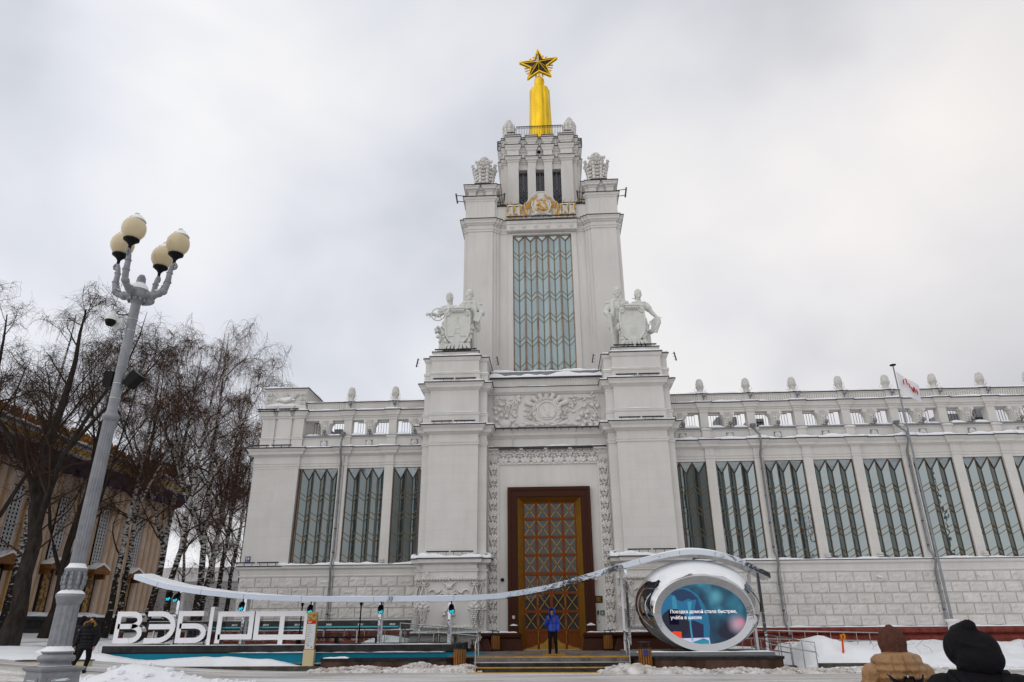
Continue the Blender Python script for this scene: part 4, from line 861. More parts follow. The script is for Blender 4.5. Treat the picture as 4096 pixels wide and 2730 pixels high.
# console bracket
cb = MB(); cb.prism([(-.22, 0), (.22, 0), (.24, .5), (.34, .78), (.38, .93), (-.38, .93), (-.34, .78), (-.24, .5)], 0, .4)
for s in (-1, 1):
    cb.tube([(s*.30, -.03, .82), (s*.30, .42, .82)], .10, 10); cb.tube([(s*.16, -.04, .05), (s*.17, -.04, .5), (s*.26, -.04, .75)], .03, 5)
for k in range(4):
    for s in (-1, 1): petal(cb, 0, -.03, .08+k*.13, .2, .13, s*.75, .05)
for x in (-.12, -.04, .04, .12): cb.tube([(x*.5, -.03, .55), (x, -.04, .9)], .028, 5)
ME_CON = shared(cb, 'console', 'stucco')
# pine-cone finial
fn = MB(); fn.lathe([(.30, 0), (.22, .04), (.13, .1), (.15, .22), (.13, .32), (.18, .42), (.205, .54), (.19, .68), (.13, .82), (.03, .92)], (0, 0, 0), 14)
for ring, (z0_, r0, n_, L, g_) in enumerate(((.04, .17, 6, .22, .8), (.28, .15, 6, .16, .7))):
    for k in range(n_):
        a = 2*math.pi*(k+.5*ring)/n_; ca, sa = math.cos(a), math.sin(a)
        for j in range(4): t = j/3; fn.ell((ca*r0*(1+g_*t*t), sa*r0*(1+g_*t*t), z0_+L*t), (.06-.035*t, .022, .05), Matrix.Rotation(a-math.pi/2, 3, 'Z'), 5, 3)
for k in range(64):
    t = k/64; a = k*2.39996; z = .40+.48*t; r_ = .195*math.sqrt(max(.03, 1-((z-.54)/.38)**2)); fn.ell((math.cos(a)*r_, math.sin(a)*r_, z), (.034, .034, .042), None, 4, 3)
ME_FIN = shared(fn, 'pinecone_finial', 'stucco')
rs_ = MB(); rosette(rs_, 0, 0, 0, .19, 10, .04); ME_ROS = shared(rs_, 'rosette', 'stucco'); ME_ROSB = shared(MB().box(-.2, .2, 0, .03, -.19, .19), 'rosette_field', 'zinc')
fd = MB(); fd.lathe([(.02, -.05), (.085, -.04), (.10, .0), (.10, .1), (.07, .14)], (0, -.05, .06), 10); fd.bar((0, 0, 0), (0, .1, -.08), .02); ME_FLD = shared(fd, 'floodlight', 'zinc')
sf = MB(); sf.box(-.12, .12, -.12, .06, .02, .09).box(-.11, .11, -.11, .05, .12, .20).bar((0, 0, 0), (0, 0, .2), .03); ME_SFL = shared(sf, 'sill_floodlight', 'plaster')
rl = MB(); rl.bar((-.9, 0, .98), (.9, 0, .98), .02).bar((-.9, 0, .12), (.9, 0, .12), .02)
for i in range(13): rl.bar((-.9+i*.15, 0, .1), (-.9+i*.15, 0, .98), .009)
ME_ARL = shared(rl, 'attic_railing', 'iron')
def block_mesh(L, seed):
    """rough-faced ashlar block with bevelled edge"""
    rr = random.Random(seed); nx, nz = 7, 5; H = .485; mb = MB(); b = .03; vs_ = []
    for j in range(nz):
        for i in range(nx):
            x = b+(L-2*b)*i/(nx-1); z = b+(H-2*b)*j/(nz-1); e_ = i in (0, nx-1) or j in (0, nz-1); vs_.append((x, -.06-(0 if e_ else rr.uniform(-.012, .04)), z))
    mb.add(vs_, [(j*nx+i, j*nx+i+1, (j+1)*nx+i+1, (j+1)*nx+i) for j in range(nz-1) for i in range(nx-1)])
    ring = [(0.012, 0, .012), (L-.012, 0, .012), (L-.012, 0, H-.012), (.012, 0, H-.012)]; inn = [(b, -.06, b), (L-b, -.06, b), (L-b, -.06, H-b), (b, -.06, H-b)]
    mb.add(ring+inn, [(i, (i+1) % 4, (i+1) % 4+4, i+4) for i in range(4)]); return shared(mb, 'stone_block', 'rustic')
BLK = [block_mesh(.84, i) for i in range(5)]
def wing(s, nb, name):
    x0, x1 = (6.56, 6.35+PITCH*nb+.6) if s > 0 else (-13.72, -6.56)
    piers = [s*(8.68+PITCH*k)+AX for k in range(nb if s > 0 else 2)]; piers.sort(); x0 += AX; x1 += AX
    wins = [AX+(6.36+PITCH*k if s > 0 else -(6.36+PITCH*k)-WW) for k in range(nb if s > 0 else 3)]
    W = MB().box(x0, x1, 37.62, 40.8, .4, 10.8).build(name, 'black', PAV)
    # low wall, sill band
    lo = [(x0, 36.86), (x1, 36.86), (x1, 37.9), (x0, 37.9)]
    MB().stack(lo, [(.3, 0), (4.0, 0)]).build('plinth_wall', 'plaster', W)
    MB().stack(lo, [(4.0, .04), (4.06, .06), (4.10, .02), (4.34, .05), (4.42, .16), (4.53, .18), (4.53, 0)]).build('sill_band', 'plaster', W); MB().box(x0, x1, 36.66, 36.75, 4.531, 4.565).build('flashing', 'flash', W)
    snow([(x0, 36.69), (x1, 36.69)], 4.565, .45, .12 if s < 0 else .09, W, 70+s)
    # entablature
    fp = front(x0, x1, 37.0, piers, .48, 36.9)
    MB().stack(fp, [(9.66, 0), (9.78, 0), (9.80, .03), (9.90, .04), (9.94, .07), (9.96, .0), (10.32, 0), (10.36, .06), (10.42, .14), (10.42, .19), (10.54, .21), (10.62, .28), (10.70, .33), (10.74, .34), (10.74, 0)]).build('entablature', 'plaster', W)
    flashing(fp, 10.74, .34, W); snow(edge(fp, .33), 10.775, .42, .09 if s < 0 else .16, W, 72+s)
    for x in piers: MB().box(x-.24, x+.24, 36.9, 37.62, 4.55, 9.66).build('pier', 'ashlar', W)
    for i, x in enumerate(wins):
        xa, xb = max(x, x0), min(x+WW, x1)
        n = 3
        fold_window(x+.03, WW-.06, 4.62, 9.64, n, 37.10, 37.32, WROWS, .23, .57, PAV, 'glass_wing', 'bronze', 'bronze', .028, .024)
        MB().box(x-.02, x+.03, 37.02, 37.3, 4.6, 9.66).box(x+WW-.03, x+WW+.02, 37.02, 37.3, 4.6, 9.66).build('window_reveal', 'bronze', W)
    # attic screen
    ap = front(x0, x1, 37.22, piers, .46, 37.10)
    MB().stack(ap, [(10.74, 0), (11.38, 0), (11.40, .05), (11.46, .06), (11.46, 0)]).build('attic_base', 'plaster', W)
    MB().box(x0, x1, 37.08, 37.3, 11.463, 11.55).build('attic_ledge', 'zinc', W)
    ap2 = front(x0, x1, 37.26, piers, .48, 37.16); ap2 = [(x, min(y, 37.75)) for x, y in ap2]
    MB().stack(ap2, [(12.46, 0), (12.58, 0), (12.60, .04), (12.66, .05), (12.70, .12), (12.80, .14), (12.90, .20), (12.95, .21), (12.95, 0)]).build('attic_entablature', 'plaster', W)
    flashing(ap2, 12.95, .21, W); q = [p for p in off(ap2, .2) if p[1] < 37.5]; snow(q, 12.985, .25, .10, W, 74+s)
    pp = front(x0, x1, 37.3, piers, .44, 37.24); pp = [(x, min(y, 37.7)) for x, y in pp]
    MB().stack(pp, [(12.98, 0), (13.42, 0), (13.44, .04), (13.50, .06), (13.50, 0)]).build('parapet', 'plaster', W); flashing(pp, 13.50, .06, W); snow([p for p in off(pp, .06) if p[1] < 37.5], 13.535, .4, .10, W, 76+s)
    ft_ = MB(); x = x0+.05
    while x < x1-.06:
        if all(abs(x-p) > .28 for p in piers): ft_.box(x, x+.065, 37.25, 37.31, 13.04, 13.38)
        x += .125
    ft_.build('parapet_flutes', 'plaster', W, kind='stuff')
    ctr = [x+WW/2 for x in wins]
    for i, x in enumerate(piers):
        MB().box(x-.22, x+.22, 37.2, 37.7, 11.46, 12.46).build('attic_pier', 'plaster', W); place('pinecone_finial', ME_FIN, W, (x, 37.45, 13.56), rot=(0, 0, i*.7))
        place('floodlight', ME_FLD, W, (x+.08, 37.1, 13.25))
        snow([(x-.3, 37.05), (x+.3, 37.05)], 11.47, .15, .05, W, 300+i)
    for i, x in enumerate(ctr):
        if x < x0+.3 or x > x1-.2: continue
        place('console', ME_CON, W, (x, 37.22, 11.53)); f = place('rosette_field', ME_ROSB, W, (x, 37.19, 11.08)); place('rosette', ME_ROS, W, (x, 37.18, 11.08)); place('attic_railing', ME_ARL, W, (x, 37.95, 11.5)); place('floodlight', ME_FLD, W, (x+.05, 36.98, 11.62))
        for d in (-.62, .62): snow([(x+d-.38, 37.06), (x+d+.36, 37.06)], 11.55, .5, .11, W, 400+i*3+int(d))
    # rusticated blocks
    cut = x0; k = 0
    for r_ in range(5):
        x = x0+(.0 if r_ % 2 == 0 else -.42)
        while x < x1-.05:
            xa = max(x, x0); xb = min(x+.84, x1); fac = (xb-xa)/.84
            if fac > .1: place('stone_block', BLK[(k*7+r_*3) % 5], W, (xa, 36.86, 1.48+.503*(4-r_)), scale=(fac, 1, 1)); k += 1
            x += .84
    MB().stack([(x0, 36.8), (x1, 36.8), (x1, 37.5), (x0, 37.5)], [(.2, .30), (.95, .26), (1.10, .12), (1.14, .20), (1.20, .26), (1.34, .26), (1.42, .18), (1.45, .05)]).build('red_base', 'redbase', W)
    snow([(x0, 36.60), (x1, 36.60)], 1.44, .2, .05, W, 79+s)
    # downpipes
    for x in ([-11.32+AX] if s < 0 else [11.30+AX, 18.92+AX, 34.3]):
        dp = MB(); dp.tube([(x-.1, 37.0, 11.5), (x-.05, 36.75, 11.2), (x+.02, 36.45, 10.95), (x+.02, 36.45, 10.5), (x, 36.78, 10.0), (x, 36.82, 5.0), (x+.02, 36.6, 4.7), (x+.02, 36.5, 4.4), (x, 36.7, 4.0), (x, 36.72, 1.6), (x+.02, 36.4, 1.35), (x+.02, 36.4, 1.1)], .055, 8)
        dp.lathe([(.06, 0), (.16, .18), (.17, .26)], (x-.1, 37.0, 11.42), 8); dpo = dp.build('downpipe', 'zinc', PAV)
        cl = MB()
        for z in (9.2, 7.8, 6.4, 5.2, 3.4, 2.2): cl.tube([(x, 36.82 if z > 4.6 else 36.72, z-.03), (x, 36.82 if z > 4.6 else 36.72, z+.03)], .068, 8)
        cl.build('pipe_clamp', 'flash', dpo)
        cbl = MB(); cbl.tube([(x+.14, 36.88, 10.4), (x+.15, 36.86, 5.0), (x+.1, 36.6, 4.5), (x+.14, 36.78, 4.0), (x+.14, 36.76, 1.7)], .008, 4); cbl.build('cable', 'flash', W)
    return W, piers, wins
WR, prs, _ = wing(1, 11, 'right_wing')
WL, pls, _ = wing(-1, 3, 'left_wing')
for x in (13.86, 16.42, 21.5): place('sill_floodlight', ME_SFL, WR, (x, 36.78, 4.66))
place('sill_floodlight', ME_SFL, WL, (-8.78, 36.78, 4.66))
wallcam((16.05, 36.78, 3.75), WR, .3); wallcam((20.9, 36.78, 3.78), WR, -.3)
# ---- left end pavilion
CP = [(-16.22+AX, 36.9), (-13.70+AX, 36.9), (-13.70+AX, 37.8), (-13.70+AX, 52.0), (-16.22+AX, 52.0)]; CP = [CP[0], CP[1], CP[3], CP[4]]
EP = MB().stack(CP, [(4.5, 0), (9.66, 0)]).build('end_pavilion', 'ashlar', PAV)
MB().stack(CP, [(.3, -.04), (4.0, -.04), (4.0, .0), (4.06, .02), (4.10, -.02), (4.34, .01), (4.42, .12), (4.53, .14), (4.53, 0)]).build('sill_band', 'plaster', EP); flashing(CP, 4.53, .14, EP)
MB().stack(CP, [(9.66, 0), (9.66, .02), (9.76, .02), (9.78, .05), (9.88, .06), (9.92, .09), (9.94, .02), (10.30, .02), (10.34, .08), (10.42, .18), (10.42, .24), (10.54, .26), (10.62, .33), (10.70, .38), (10.74, .39), (10.74, 0)]).build('entablature', 'plaster', EP); flashing(CP, 10.74, .39, EP)
AT = off(CP, -.08); AT = [(AT[0][0], 37.1), (AT[0][0]+.72, 37.1), (AT[0][0]+.72, 37.2), (AT[0][0]+.86, 37.2), (AT[0][0]+.86, 37.1), (AT[1][0]-.68, 37.1), (AT[1][0]-.68, 37.2), (AT[1][0]-.54, 37.2), (AT[1][0]-.54, 37.1), (AT[1][0]+.02, 37.1), (AT[1][0]+.02, 42), (AT[0][0], 42)]
MB().stack(AT, [(10.74, .02), (11.34, .02), (11.37, .06), (11.43, .06), (11.45, 0), (12.55, 0), (12.58, .06), (12.68, .09), (12.70, .16), (12.80, .18), (12.90, .24), (12.95, .25), (12.95, 0), (13.35, 0)]).build('attic', 'plaster', EP); flashing(AT, 12.95, .25, EP)
snow([p for p in off(AT, .25) if p[1] < 40], 12.985, .35, .10, EP, 91); snow([p for p in off(AT, .06) if p[1] < 40], 11.45, .06, .05, EP, 92); q = off(CP, .39); snow([q[0], q[1]], 10.775, .5, .07, EP, 93); q = off(CP, .14); snow([q[0], q[1]], 4.565, .3, .10, EP, 94)
TB = [(-16.25, 37.25), (-13.85, 37.25), (-13.85, 40.0), (-16.25, 40.0)]
MB().stack(TB, [(13.35, 0), (14.28, 0), (14.30, .04), (14.36, .08), (14.40, .08), (14.40, 0)]).build('carved_block', 'plaster', EP); flashing(TB, 14.40, .08, EP); q = off(TB, .1); snow([q[3], q[0], q[1], q[2]], 14.435, .4, .09, EP, 95)
gl_ = MB()
for i in range(13): t = i/12; x = -15.72+1.32*t; gl_.ell((x, 37.2, 14.05-.42*math.sin(math.pi*t)), (.10, .1, .11), None, 7, 5)
for k in range(5): petal(gl_, -15.06, 37.2, 14.0, .2, .1, k*2*math.pi/5, .05)
for x in (-16.05, -14.06):
    for z in (13.55, 13.8, 14.08): gl_.box(x-.16, x+.16, 37.18, 37.26, z-.1, z+.1); rosette(gl_, x, 37.16, z, .09, 6, .03)
gl_.build('garland_relief', 'stucco', EP); snow([(-15.6, 37.12), (-14.5, 37.12)], 13.68, .12, .16, EP, 96); snow([(-16.2, 37.16), (-13.9, 37.16)], 13.36, .12, .12, EP, 97)
lightbars(EP, -15.3, 36.85, 13.08, 2, 1.25); lightbars(EP, -15.3, 36.45, 10.88, 2, 1.25); lightbars(EP, -15.35, 36.7, 4.72, 2, 1.25)
k = 0
for r_ in range(5):
    x = -16.18+(0 if r_ % 2 == 0 else -.42)
    while x < -13.76:
        xa, xb = max(x, -16.18), min(x+.84, -13.74); fac = (xb-xa)/.84
        if fac > .1: place('stone_block', BLK[(k*3+r_) % 5], EP, (xa, 36.94, 1.48+.503*(4-r_)), scale=(fac, 1, 1)); k += 1
        x += .84
MB().box(-16.5, -13.7, 36.6, 37.4, .2, 1.42).build('red_base', 'redbase', EP)
pl_ = MB().box(-16.02, -15.76, 36.85, 36.89, 4.78, 5.05).build('house_number', 'blue_sign', PAV)
n59 = text_mesh("59", .2, .006, 'number_lettering', 'white_print', 'CENTER', .003); place('number_lettering', n59, pl_, (-15.89, 36.845, 4.86)); MB().box(-15.98, -15.80, 36.843, 36.849, 4.805, 4.815).build('number_line', 'white_print', pl_)
# ---- roofs and rooftop plant seen through the attic
rf = MB().box(6.6, 36.0, 37.8, 52.0, 10.6, 10.78).build('wing_roof', 'zinc', PAV); snow([(6.7, 38.3), (36, 38.3)], 10.78, 6, .35, rf, 99)
rf2 = MB().box(-13.8, -6.6, 37.8, 52.0, 10.6, 10.78).build('wing_roof', 'zinc', PAV); snow([(-13.7, 38.3), (-6.6, 38.3)], 10.78, 6, .35, rf2, 98)
for i, (x, y, w_, h_) in enumerate(((11.0, 41.5, 1.2, 2.6), (12.6, 41.0, .9, 2.3), (24.3, 41.5, 1.3, 2.5), (25.6, 41.0, .9, 2.7), (-13.0, 41.0, .5, 2.2))):
    v = MB().box(x-w_/2, x+w_/2, y, y+1.2, 10.78, 10.78+h_).build('vent_housing', 'zinc', PAV)
    if i in (1, 3):
        lv = MB()
        for j in range(9): lv.box(x-w_/2+.06, x+w_/2-.06, y-.05, y-.004, 11.2+j*.2, 11.28+j*.2)
        lv.build('vent_louvres', 'black_metal', v)
# ================================================================ ground
from mathutils import noise
def ss(a, b, x): t = max(0, min(1, (x-a)/(b-a))); return t*t*(3-2*t)
def zt(x, y):
    d = max(0.0, -9-x); z = 1.45*(1-math.exp(-(.0045*d*d)/1.45*1.15))*ss(12, 24, y) if d > 0 else 0.0
    return z
gm = MB(); xs = [-220, -120, -80, -60, -48]+list(np.arange(-42, 42.1, 1.5))+[48, 60, 80, 120, 220]; ys = [-200, -120, -80, -50, -30, -15, -5]+list(np.arange(0, 48.1, 1.5))+[52, 58, 65, 80, 100, 130, 180, 260]
nx_, ny_ = len(xs), len(ys)
gm.add([(x, y, zt(x, y)) for y in ys for x in xs], [(j*nx_+i, j*nx_+i+1, (j+1)*nx_+i+1, (j+1)*nx_+i) for j in range(ny_-1) for i in range(nx_-1)], True)
def pave_mat():
    m = bpy.data.materials.new('plaza_ice'); m.use_nodes = True; t = m.node_tree; b = t.nodes['Principled BSDF']; g = t.nodes.new('ShaderNodeNewGeometry')
    def nz(sc, st, det=5):
        mp_ = t.nodes.new('ShaderNodeMapping'); mp_.inputs['Scale'].default_value = st; n = t.nodes.new('ShaderNodeTexNoise'); n.inputs['Scale'].default_value = sc; n.inputs['Detail'].default_value = det; n.inputs['Roughness'].default_value = .62
        t.links.new(g.outputs['Position'], mp_.inputs[0]); t.links.new(mp_.outputs[0], n.inputs[0]); return n.outputs['Fac']
    a = nz(1.0, (.16, 1.5, 1), 6); c = nz(1.0, (.09, .28, 1), 3); f = nz(9, (.5, 1.6, 1), 4)
    ad = t.nodes.new('ShaderNodeMath'); ad.operation = 'MULTIPLY_ADD'; ad.inputs[1].default_value = .55; t.links.new(a, ad.inputs[0]); 
    a2 = t.nodes.new('ShaderNodeMath'); a2.operation = 'MULTIPLY_ADD'; a2.inputs[1].default_value = .35; t.links.new(c, a2.inputs[0]); a3 = t.nodes.new('ShaderNodeMath'); a3.operation = 'MULTIPLY'; a3.inputs[1].default_value = .22; t.links.new(f, a3.inputs[0]); t.links.new(a3.outputs[0], a2.inputs[2]); t.links.new(a2.outputs[0], ad.inputs[2])
    rp = t.nodes.new('ShaderNodeValToRGB'); e = rp.color_ramp.elements; e[0].position = .46; e[0].color = (.25, .225, .20, 1); e[1].position = .66; e[1].color = (.80, .81, .83, 1); k = e.new(.54); k.color = (.50, .47, .44, 1)
    t.links.new(ad.outputs[0], rp.inputs[0]); t.links.new(rp.outputs[0], b.inputs['Base Color']); b.inputs['Roughness'].default_value = .5
    bp = t.nodes.new('ShaderNodeBump'); bp.inputs['Strength'].default_value = .35; bp.inputs['Distance'].default_value = .03; t.links.new(ad.outputs[0], bp.inputs['Height']); t.links.new(bp.outputs[0], b.inputs['Normal']); MATS['plaza_ice'] = m
pave_mat()
gm.build('ground', 'plaza_ice', kind='structure', label='packed icy snow and grey paving of the square')
mat('dirty_snow', (.46, .41, .36), .8, col2=(.80, .79, .78), vscale=2.2, bump=1.0, bscale=9, bdist=.08)
mat('clean_snow', (.80, .815, .84), .7, col2=(.87, .885, .91), vscale=1.2, bump=.5, bscale=5, bdist=.06)
def bank(name, x0, x1, y0, y1, hf, res, m, label, rough=.08, fr=1.2, seed=0, base=None, cl=0):
    mb = MB(); nx = max(3, int((x1-x0)/res)); ny = max(3, int((y1-y0)/res)); vs_ = []
    for j in range(ny+1):
        for i in range(nx+1):
            u, v = i/nx, j/ny; x, y = x0+(x1-x0)*u, y0+(y1-y0)*v; e_ = min(1, min(u, 1-u)*nx/4, min(v, 1-v)*ny/3); e_ = ss(0, 1, e_)
            n_ = noise.fractal(Vector((x*fr+seed*7.1, y*fr, seed)), .9, 2.1, 5)
            z = (zt(x, y) if base is None else base)+hf(x, y)*e_+rough*n_*e_-.04*(1-e_); vs_.append((x+rough*.5*noise.noise(Vector((x*3, y*3, 5)))*e_, y, z))
    mb.add(vs_, [(j*(nx+1)+i, j*(nx+1)+i+1, (j+1)*(nx+1)+i+1, (j+1)*(nx+1)+i) for j in range(ny) for i in range(nx)], True)
    r_ = random.Random(seed)
    for k in range(cl):
        x, y = r_.uniform(x0, x1), r_.uniform(y0, y1); u, v = (x-x0)/(x1-x0), (y-y0)/(y1-y0); s = r_.uniform(.03, .10)*(1.3-abs(v-.5)); e_ = ss(0, 1, min(1, min(u, 1-u)*nx/4, min(v, 1-v)*ny/3))
        z = (zt(x, y) if base is None else base)+hf(x, y)*e_; mb.ell((x, y, z+s*.2), (s*r_.uniform(.8, 1.5), s, s*.7), Matrix.Rotation(r_.uniform(0, 3), 3, 'Z') @ Matrix.Rotation(r_.uniform(-.6, .6), 3, 'X'), 5, 3, False)
    return mb.build(name, m, kind='stuff', label=label)
bank('snow_bank', -9.4, -2.7, 28.2, 29.75, lambda x, y: .09+.12*math.exp(-((x+3.2)/.8)**2)+.14*math.exp(-((x+5.3)/.5)**2)+.04*math.sin(x*2.3), .07, 'dirty_snow', 'dirty ploughed snow along the left granite planter', .10, 2.2, 1, 0, 420)
bank('snow_bank', 1.6, 14.5, 26.9, 28.35, lambda x, y: .07+.16*math.exp(-((x-2.9)/.9)**2)+.03*math.sin(x*3.1), .08, 'dirty_snow', 'dirty ploughed snow along the granite base of the screen', .09, 2.4, 2, 0, 520)
bank('snow_bank', -21.5, -9.15, 29.55, 30.75, lambda x, y: .22+.10*math.sin(x*.9+1)+.10*math.exp(-((x+13.5)/2.2)**2)+.12*math.exp(-((x+11.3)/.7)**2), .13, 'clean_snow', 'clean snow bank in front of the white letter sign', .05, 1.0, 3)
bank('snow_bank', -26.0, -18.9, 27.2, 34.5, lambda x, y: .10+.05*math.sin(x+y), .25, 'clean_snow', 'trodden snow between the big tree and the letter sign', .05, .7, 4)
bank('snow_bank', -40.0, -26.0, 22.0, 49.0, lambda x, y: .06, .6, 'clean_snow', 'snow lawn under the trees at the left', .06, .4, 14)
bank('snow_bank', -27.0, -9.9, 34.8, 52.0, lambda x, y: .08, .5, 'clean_snow', 'snow under the birches behind the stage', .10, .5, 15)
bank('snow_heap', -14.9, -9.2, 20.3, 23.8, lambda x, y: .50*math.exp(-((x+12.5)/1.0)**2-((y-22.0)/.8)**2)+.20*math.exp(-((x+11.2)/1.0)**2-((y-22.2)/.7)**2)+.05, .08, 'clean_snow', 'heap of shovelled snow beside the lamp post base', .05, 1.7, 5, None, 120)
bank('snow_heap', -19.5, -14.5, 21.0, 24.6, lambda x, y: .14*math.exp(-((x+16.6)/1.8)**2-((y-22.8)/.9)**2), .12, 'dirty_snow', 'grey snow heap at the lower left edge', .06, 1.5, 6)
bank('snow_field', 9.9, 44.0, 30.6, 36.62, lambda x, y: .12+.72*ss(31, 36.5, y)+.85*math.exp(-((x-11.3)/1.25)**2-((y-32.5)/1.1)**2)+.42*math.exp(-((x-13.5)/1.3)**2-((y-32.2)/1.0)**2)+.25*math.exp(-((x-16)/1.6)**2-((y-32.4)/1.0)**2)+.12*math.sin(x*.8)*math.exp(-((y-33)/1.5)**2), .2, 'clean_snow', 'deep snow over the lawn below the right wing', .13, .9, 7, 0)
bank('snow_field', 10.0, 44.0, 28.7, 30.4, lambda x, y: .05+.04*math.sin(x*1.7), .16, 'clean_snow', 'trampled snow in front of the right kerb', .05, 1.4, 8, 0, 100)
bank('snow_field', 4.0, 10.1, 33.0, 36.6, lambda x, y: .5*ss(33, 36.5, y)+.15, .2, 'clean_snow', 'snow behind the mirrored egg', .07, .8, 9, 0)
bank('snow_heap', -10.9, -6.3, 34.9, 36.6, lambda x, y: .95+.25*math.sin(x*1.4), .15, 'clean_snow', 'snow drift behind the glass rail', .07, .9, 10, 0)
bank('snow_bank', -34, -13.6, 31.9, 33.2, lambda x, y: .02, .4, 'dirty_snow', 'grey footpath snow at far left', .03, .9, 16)
kb = MB().box(10.4, 14.3, 30.35, 30.62, 0, .16).build('kerb', 'kerb', kind='structure'); MB().box(-20.5, -9.1, 29.35, 29.55, .0, .16).build('kerb', 'kerb', kind='structure').location.z = .02
tw = MB(); rr = random.Random(5)
for k in range(26):
    x, y = (rr.uniform(10.6, 20), rr.uniform(31, 35)) if k > 8 else (rr.uniform(-20, -18.8), rr.uniform(29.7, 30.4)); z = .35+.6*ss(31, 36.5, y) if x > 0 else .55; tw.tube([(x, y, z), (x+rr.uniform(-.2, .2), y, z+rr.uniform(.15, .4)), (x+rr.uniform(-.4, .4), y, z+rr.uniform(.3, .55))], .006, 3)
tw.build('dry_stalks', 'twig', kind='stuff', label='dry weed stalks poking out of the snow')
# ================================================================ entrance steps and landing
LAND = thing('entrance_steps', 'dark stone entrance steps with yellow edge strips before the door', 'steps', (0, 29, 0))
MB().box(-3.06, 2.92, 29.0, 36.3, 0, .5).box(-4.3, -3.06, 30.5, 36.3, 0, .498).box(2.92, 4.0, 33.2, 36.3, 0, .498).build('landing', 'paving', LAND)
for i, (y, z) in enumerate(((28.64, .335), (28.28, .17))):
    stp = MB().box(-3.05+.06*i, 2.86, y, y+.4, 0, z).build('step', 'step_stone', LAND)
    MB().box(-3.03, 2.84, y-.006, y+.05, z-.035, z+.004).build('step_edge', 'yellow_paint' if i == 1 else 'steel', stp)
MB().box(-2.95, 2.85, 28.992, 29.10, .46, .505).build('edge_strip', 'yellow_paint', LAND); MB().box(-3.2, 2.4, 27.75, 28.05, 0, .012).build('tactile_strip', 'yellow_paint', LAND)
tp = MB()
for i in range(8): tp.box(-.45+i*.12, -.45+i*.12+.07, 30.4, 32.4, .5, .512)
tp.build('tactile_mat', 'yellow_paint', LAND); MB().box(-1.7, 1.7, 33.4, 33.55, .5, .507).build('tactile_line', 'yellow_paint', LAND)
def tube_rail(name, label, runs, group=None, r=.024, m='steel', cat='handrail'):
    x, y, z = runs[0][1][-1]; T = thing(name, label, cat, (x, y, 0), group)
    for nm, pts in runs: MB().tube(pts, r, 8).build(nm, m, T)
    return T
tube_rail('handrail', 'steel handrail at the left end of the entrance steps', [('top_rail', [(-2.93, 28.1, .82), (-2.93, 28.1, .95), (-2.93, 29.3, 1.36), (-2.93, 29.9, 1.38), (-2.93, 29.9, 1.1)]), ('lower_rail', [(-2.93, 28.1, .62), (-2.93, 29.3, 1.05), (-2.93, 29.9, 1.06)]), ('post', [(-2.93, 28.15, .0), (-2.93, 28.15, .95)]), ('post', [(-2.93, 29.3, .5), (-2.93, 29.3, 1.34)])])
tube_rail('handrail', 'steel handrail at the right end of the entrance steps', [('top_rail', [(2.8, 28.1, .82), (2.8, 28.1, .95), (2.8, 29.3, 1.36), (2.8, 29.9, 1.38), (2.8, 29.9, 1.1)]), ('lower_rail', [(2.8, 28.1, .62), (2.8, 29.3, 1.05), (2.8, 29.9, 1.06)]), ('post', [(2.8, 28.15, .0), (2.8, 28.15, .95)]), ('post', [(2.8, 29.3, .5), (2.8, 29.3, 1.34)])])
# ramp railings right of the egg
def ladder(name, label, p0, p1, z0, z1, n, h=.95, drop=.35):
    a, b = Vector(p0), Vector(p1); T = thing(name, label, 'handrail', (a.x, a.y, 0))
    tr = [Vector((a.x, a.y, z0+h)), Vector((b.x, b.y, z1+h)), Vector((b.x, b.y, z1+h-drop)), Vector((a.x, a.y, z0+h-drop))]
    MB().tube(tr, .024, 8, closed=True).build('rail_loop', 'steel', T)
    for i in range(n): t = i/(n-1); p = a.lerp(b, t); zz = z0+(z1-z0)*t; MB().tube([(p.x, p.y, zz-.3), (p.x, p.y, zz+h)], .02, 6).build('post', 'steel', T)
    return T
ladder('ramp_handrail', 'near steel ramp handrail sloping out beside the mirrored egg', (8.8, 31.6), (10.1, 29.7), .25, -.02, 5)
ladder('ramp_handrail', 'short steel ramp handrail close behind the right canopy post', (8.6, 33.2), (9.6, 31.0), .2, .0, 5, .85)
ladder('ramp_handrail', 'long steel handrail running in front of the red base of the right wing', (8.7, 35.2), (15.0, 35.0), .45, .30, 12, .9)
# ================================================================ mirrored egg with screen
PED = thing('granite_podium', 'brown granite podium with black cap under the mirrored egg', 'podium', (5.7, 29, 0))
pp_ = [(2.95, 29.3), (3.75, 28.45), (8.45, 28.45), (8.45, 33.2), (2.95, 33.2)]
MB().stack(pp_, [(-.05, 0), (.40, 0)]).build('granite_face', 'granite_wet', PED); MB().stack(pp_, [(.40, .04), (.50, .05), (.50, 0)]).build('cap', 'granite_black', PED)
MB().stack([(2.9, 29.35), (8.45, 29.35), (8.45, 33.1), (2.9, 33.1)], [(.50, 0), (.62, 0)]).build('grey_deck', 'deck_grey', PED); snow_path([(3.2, 29.35), (8.4, 29.35)], .622, .3, .025, 8).build('snow', 'snow', PED, kind='stuff')
MB().box(8.75, 9.0, 28.7, 28.95, 0, .17).build('stone_bollard', 'kerb', label='small snow-topped stone block at the podium corner', cat='bollard')
EGG = thing('mirror_egg', 'mirrored egg-shaped kiosk with an oval video screen', 'sculpture', (6.05, 31.2, .62))
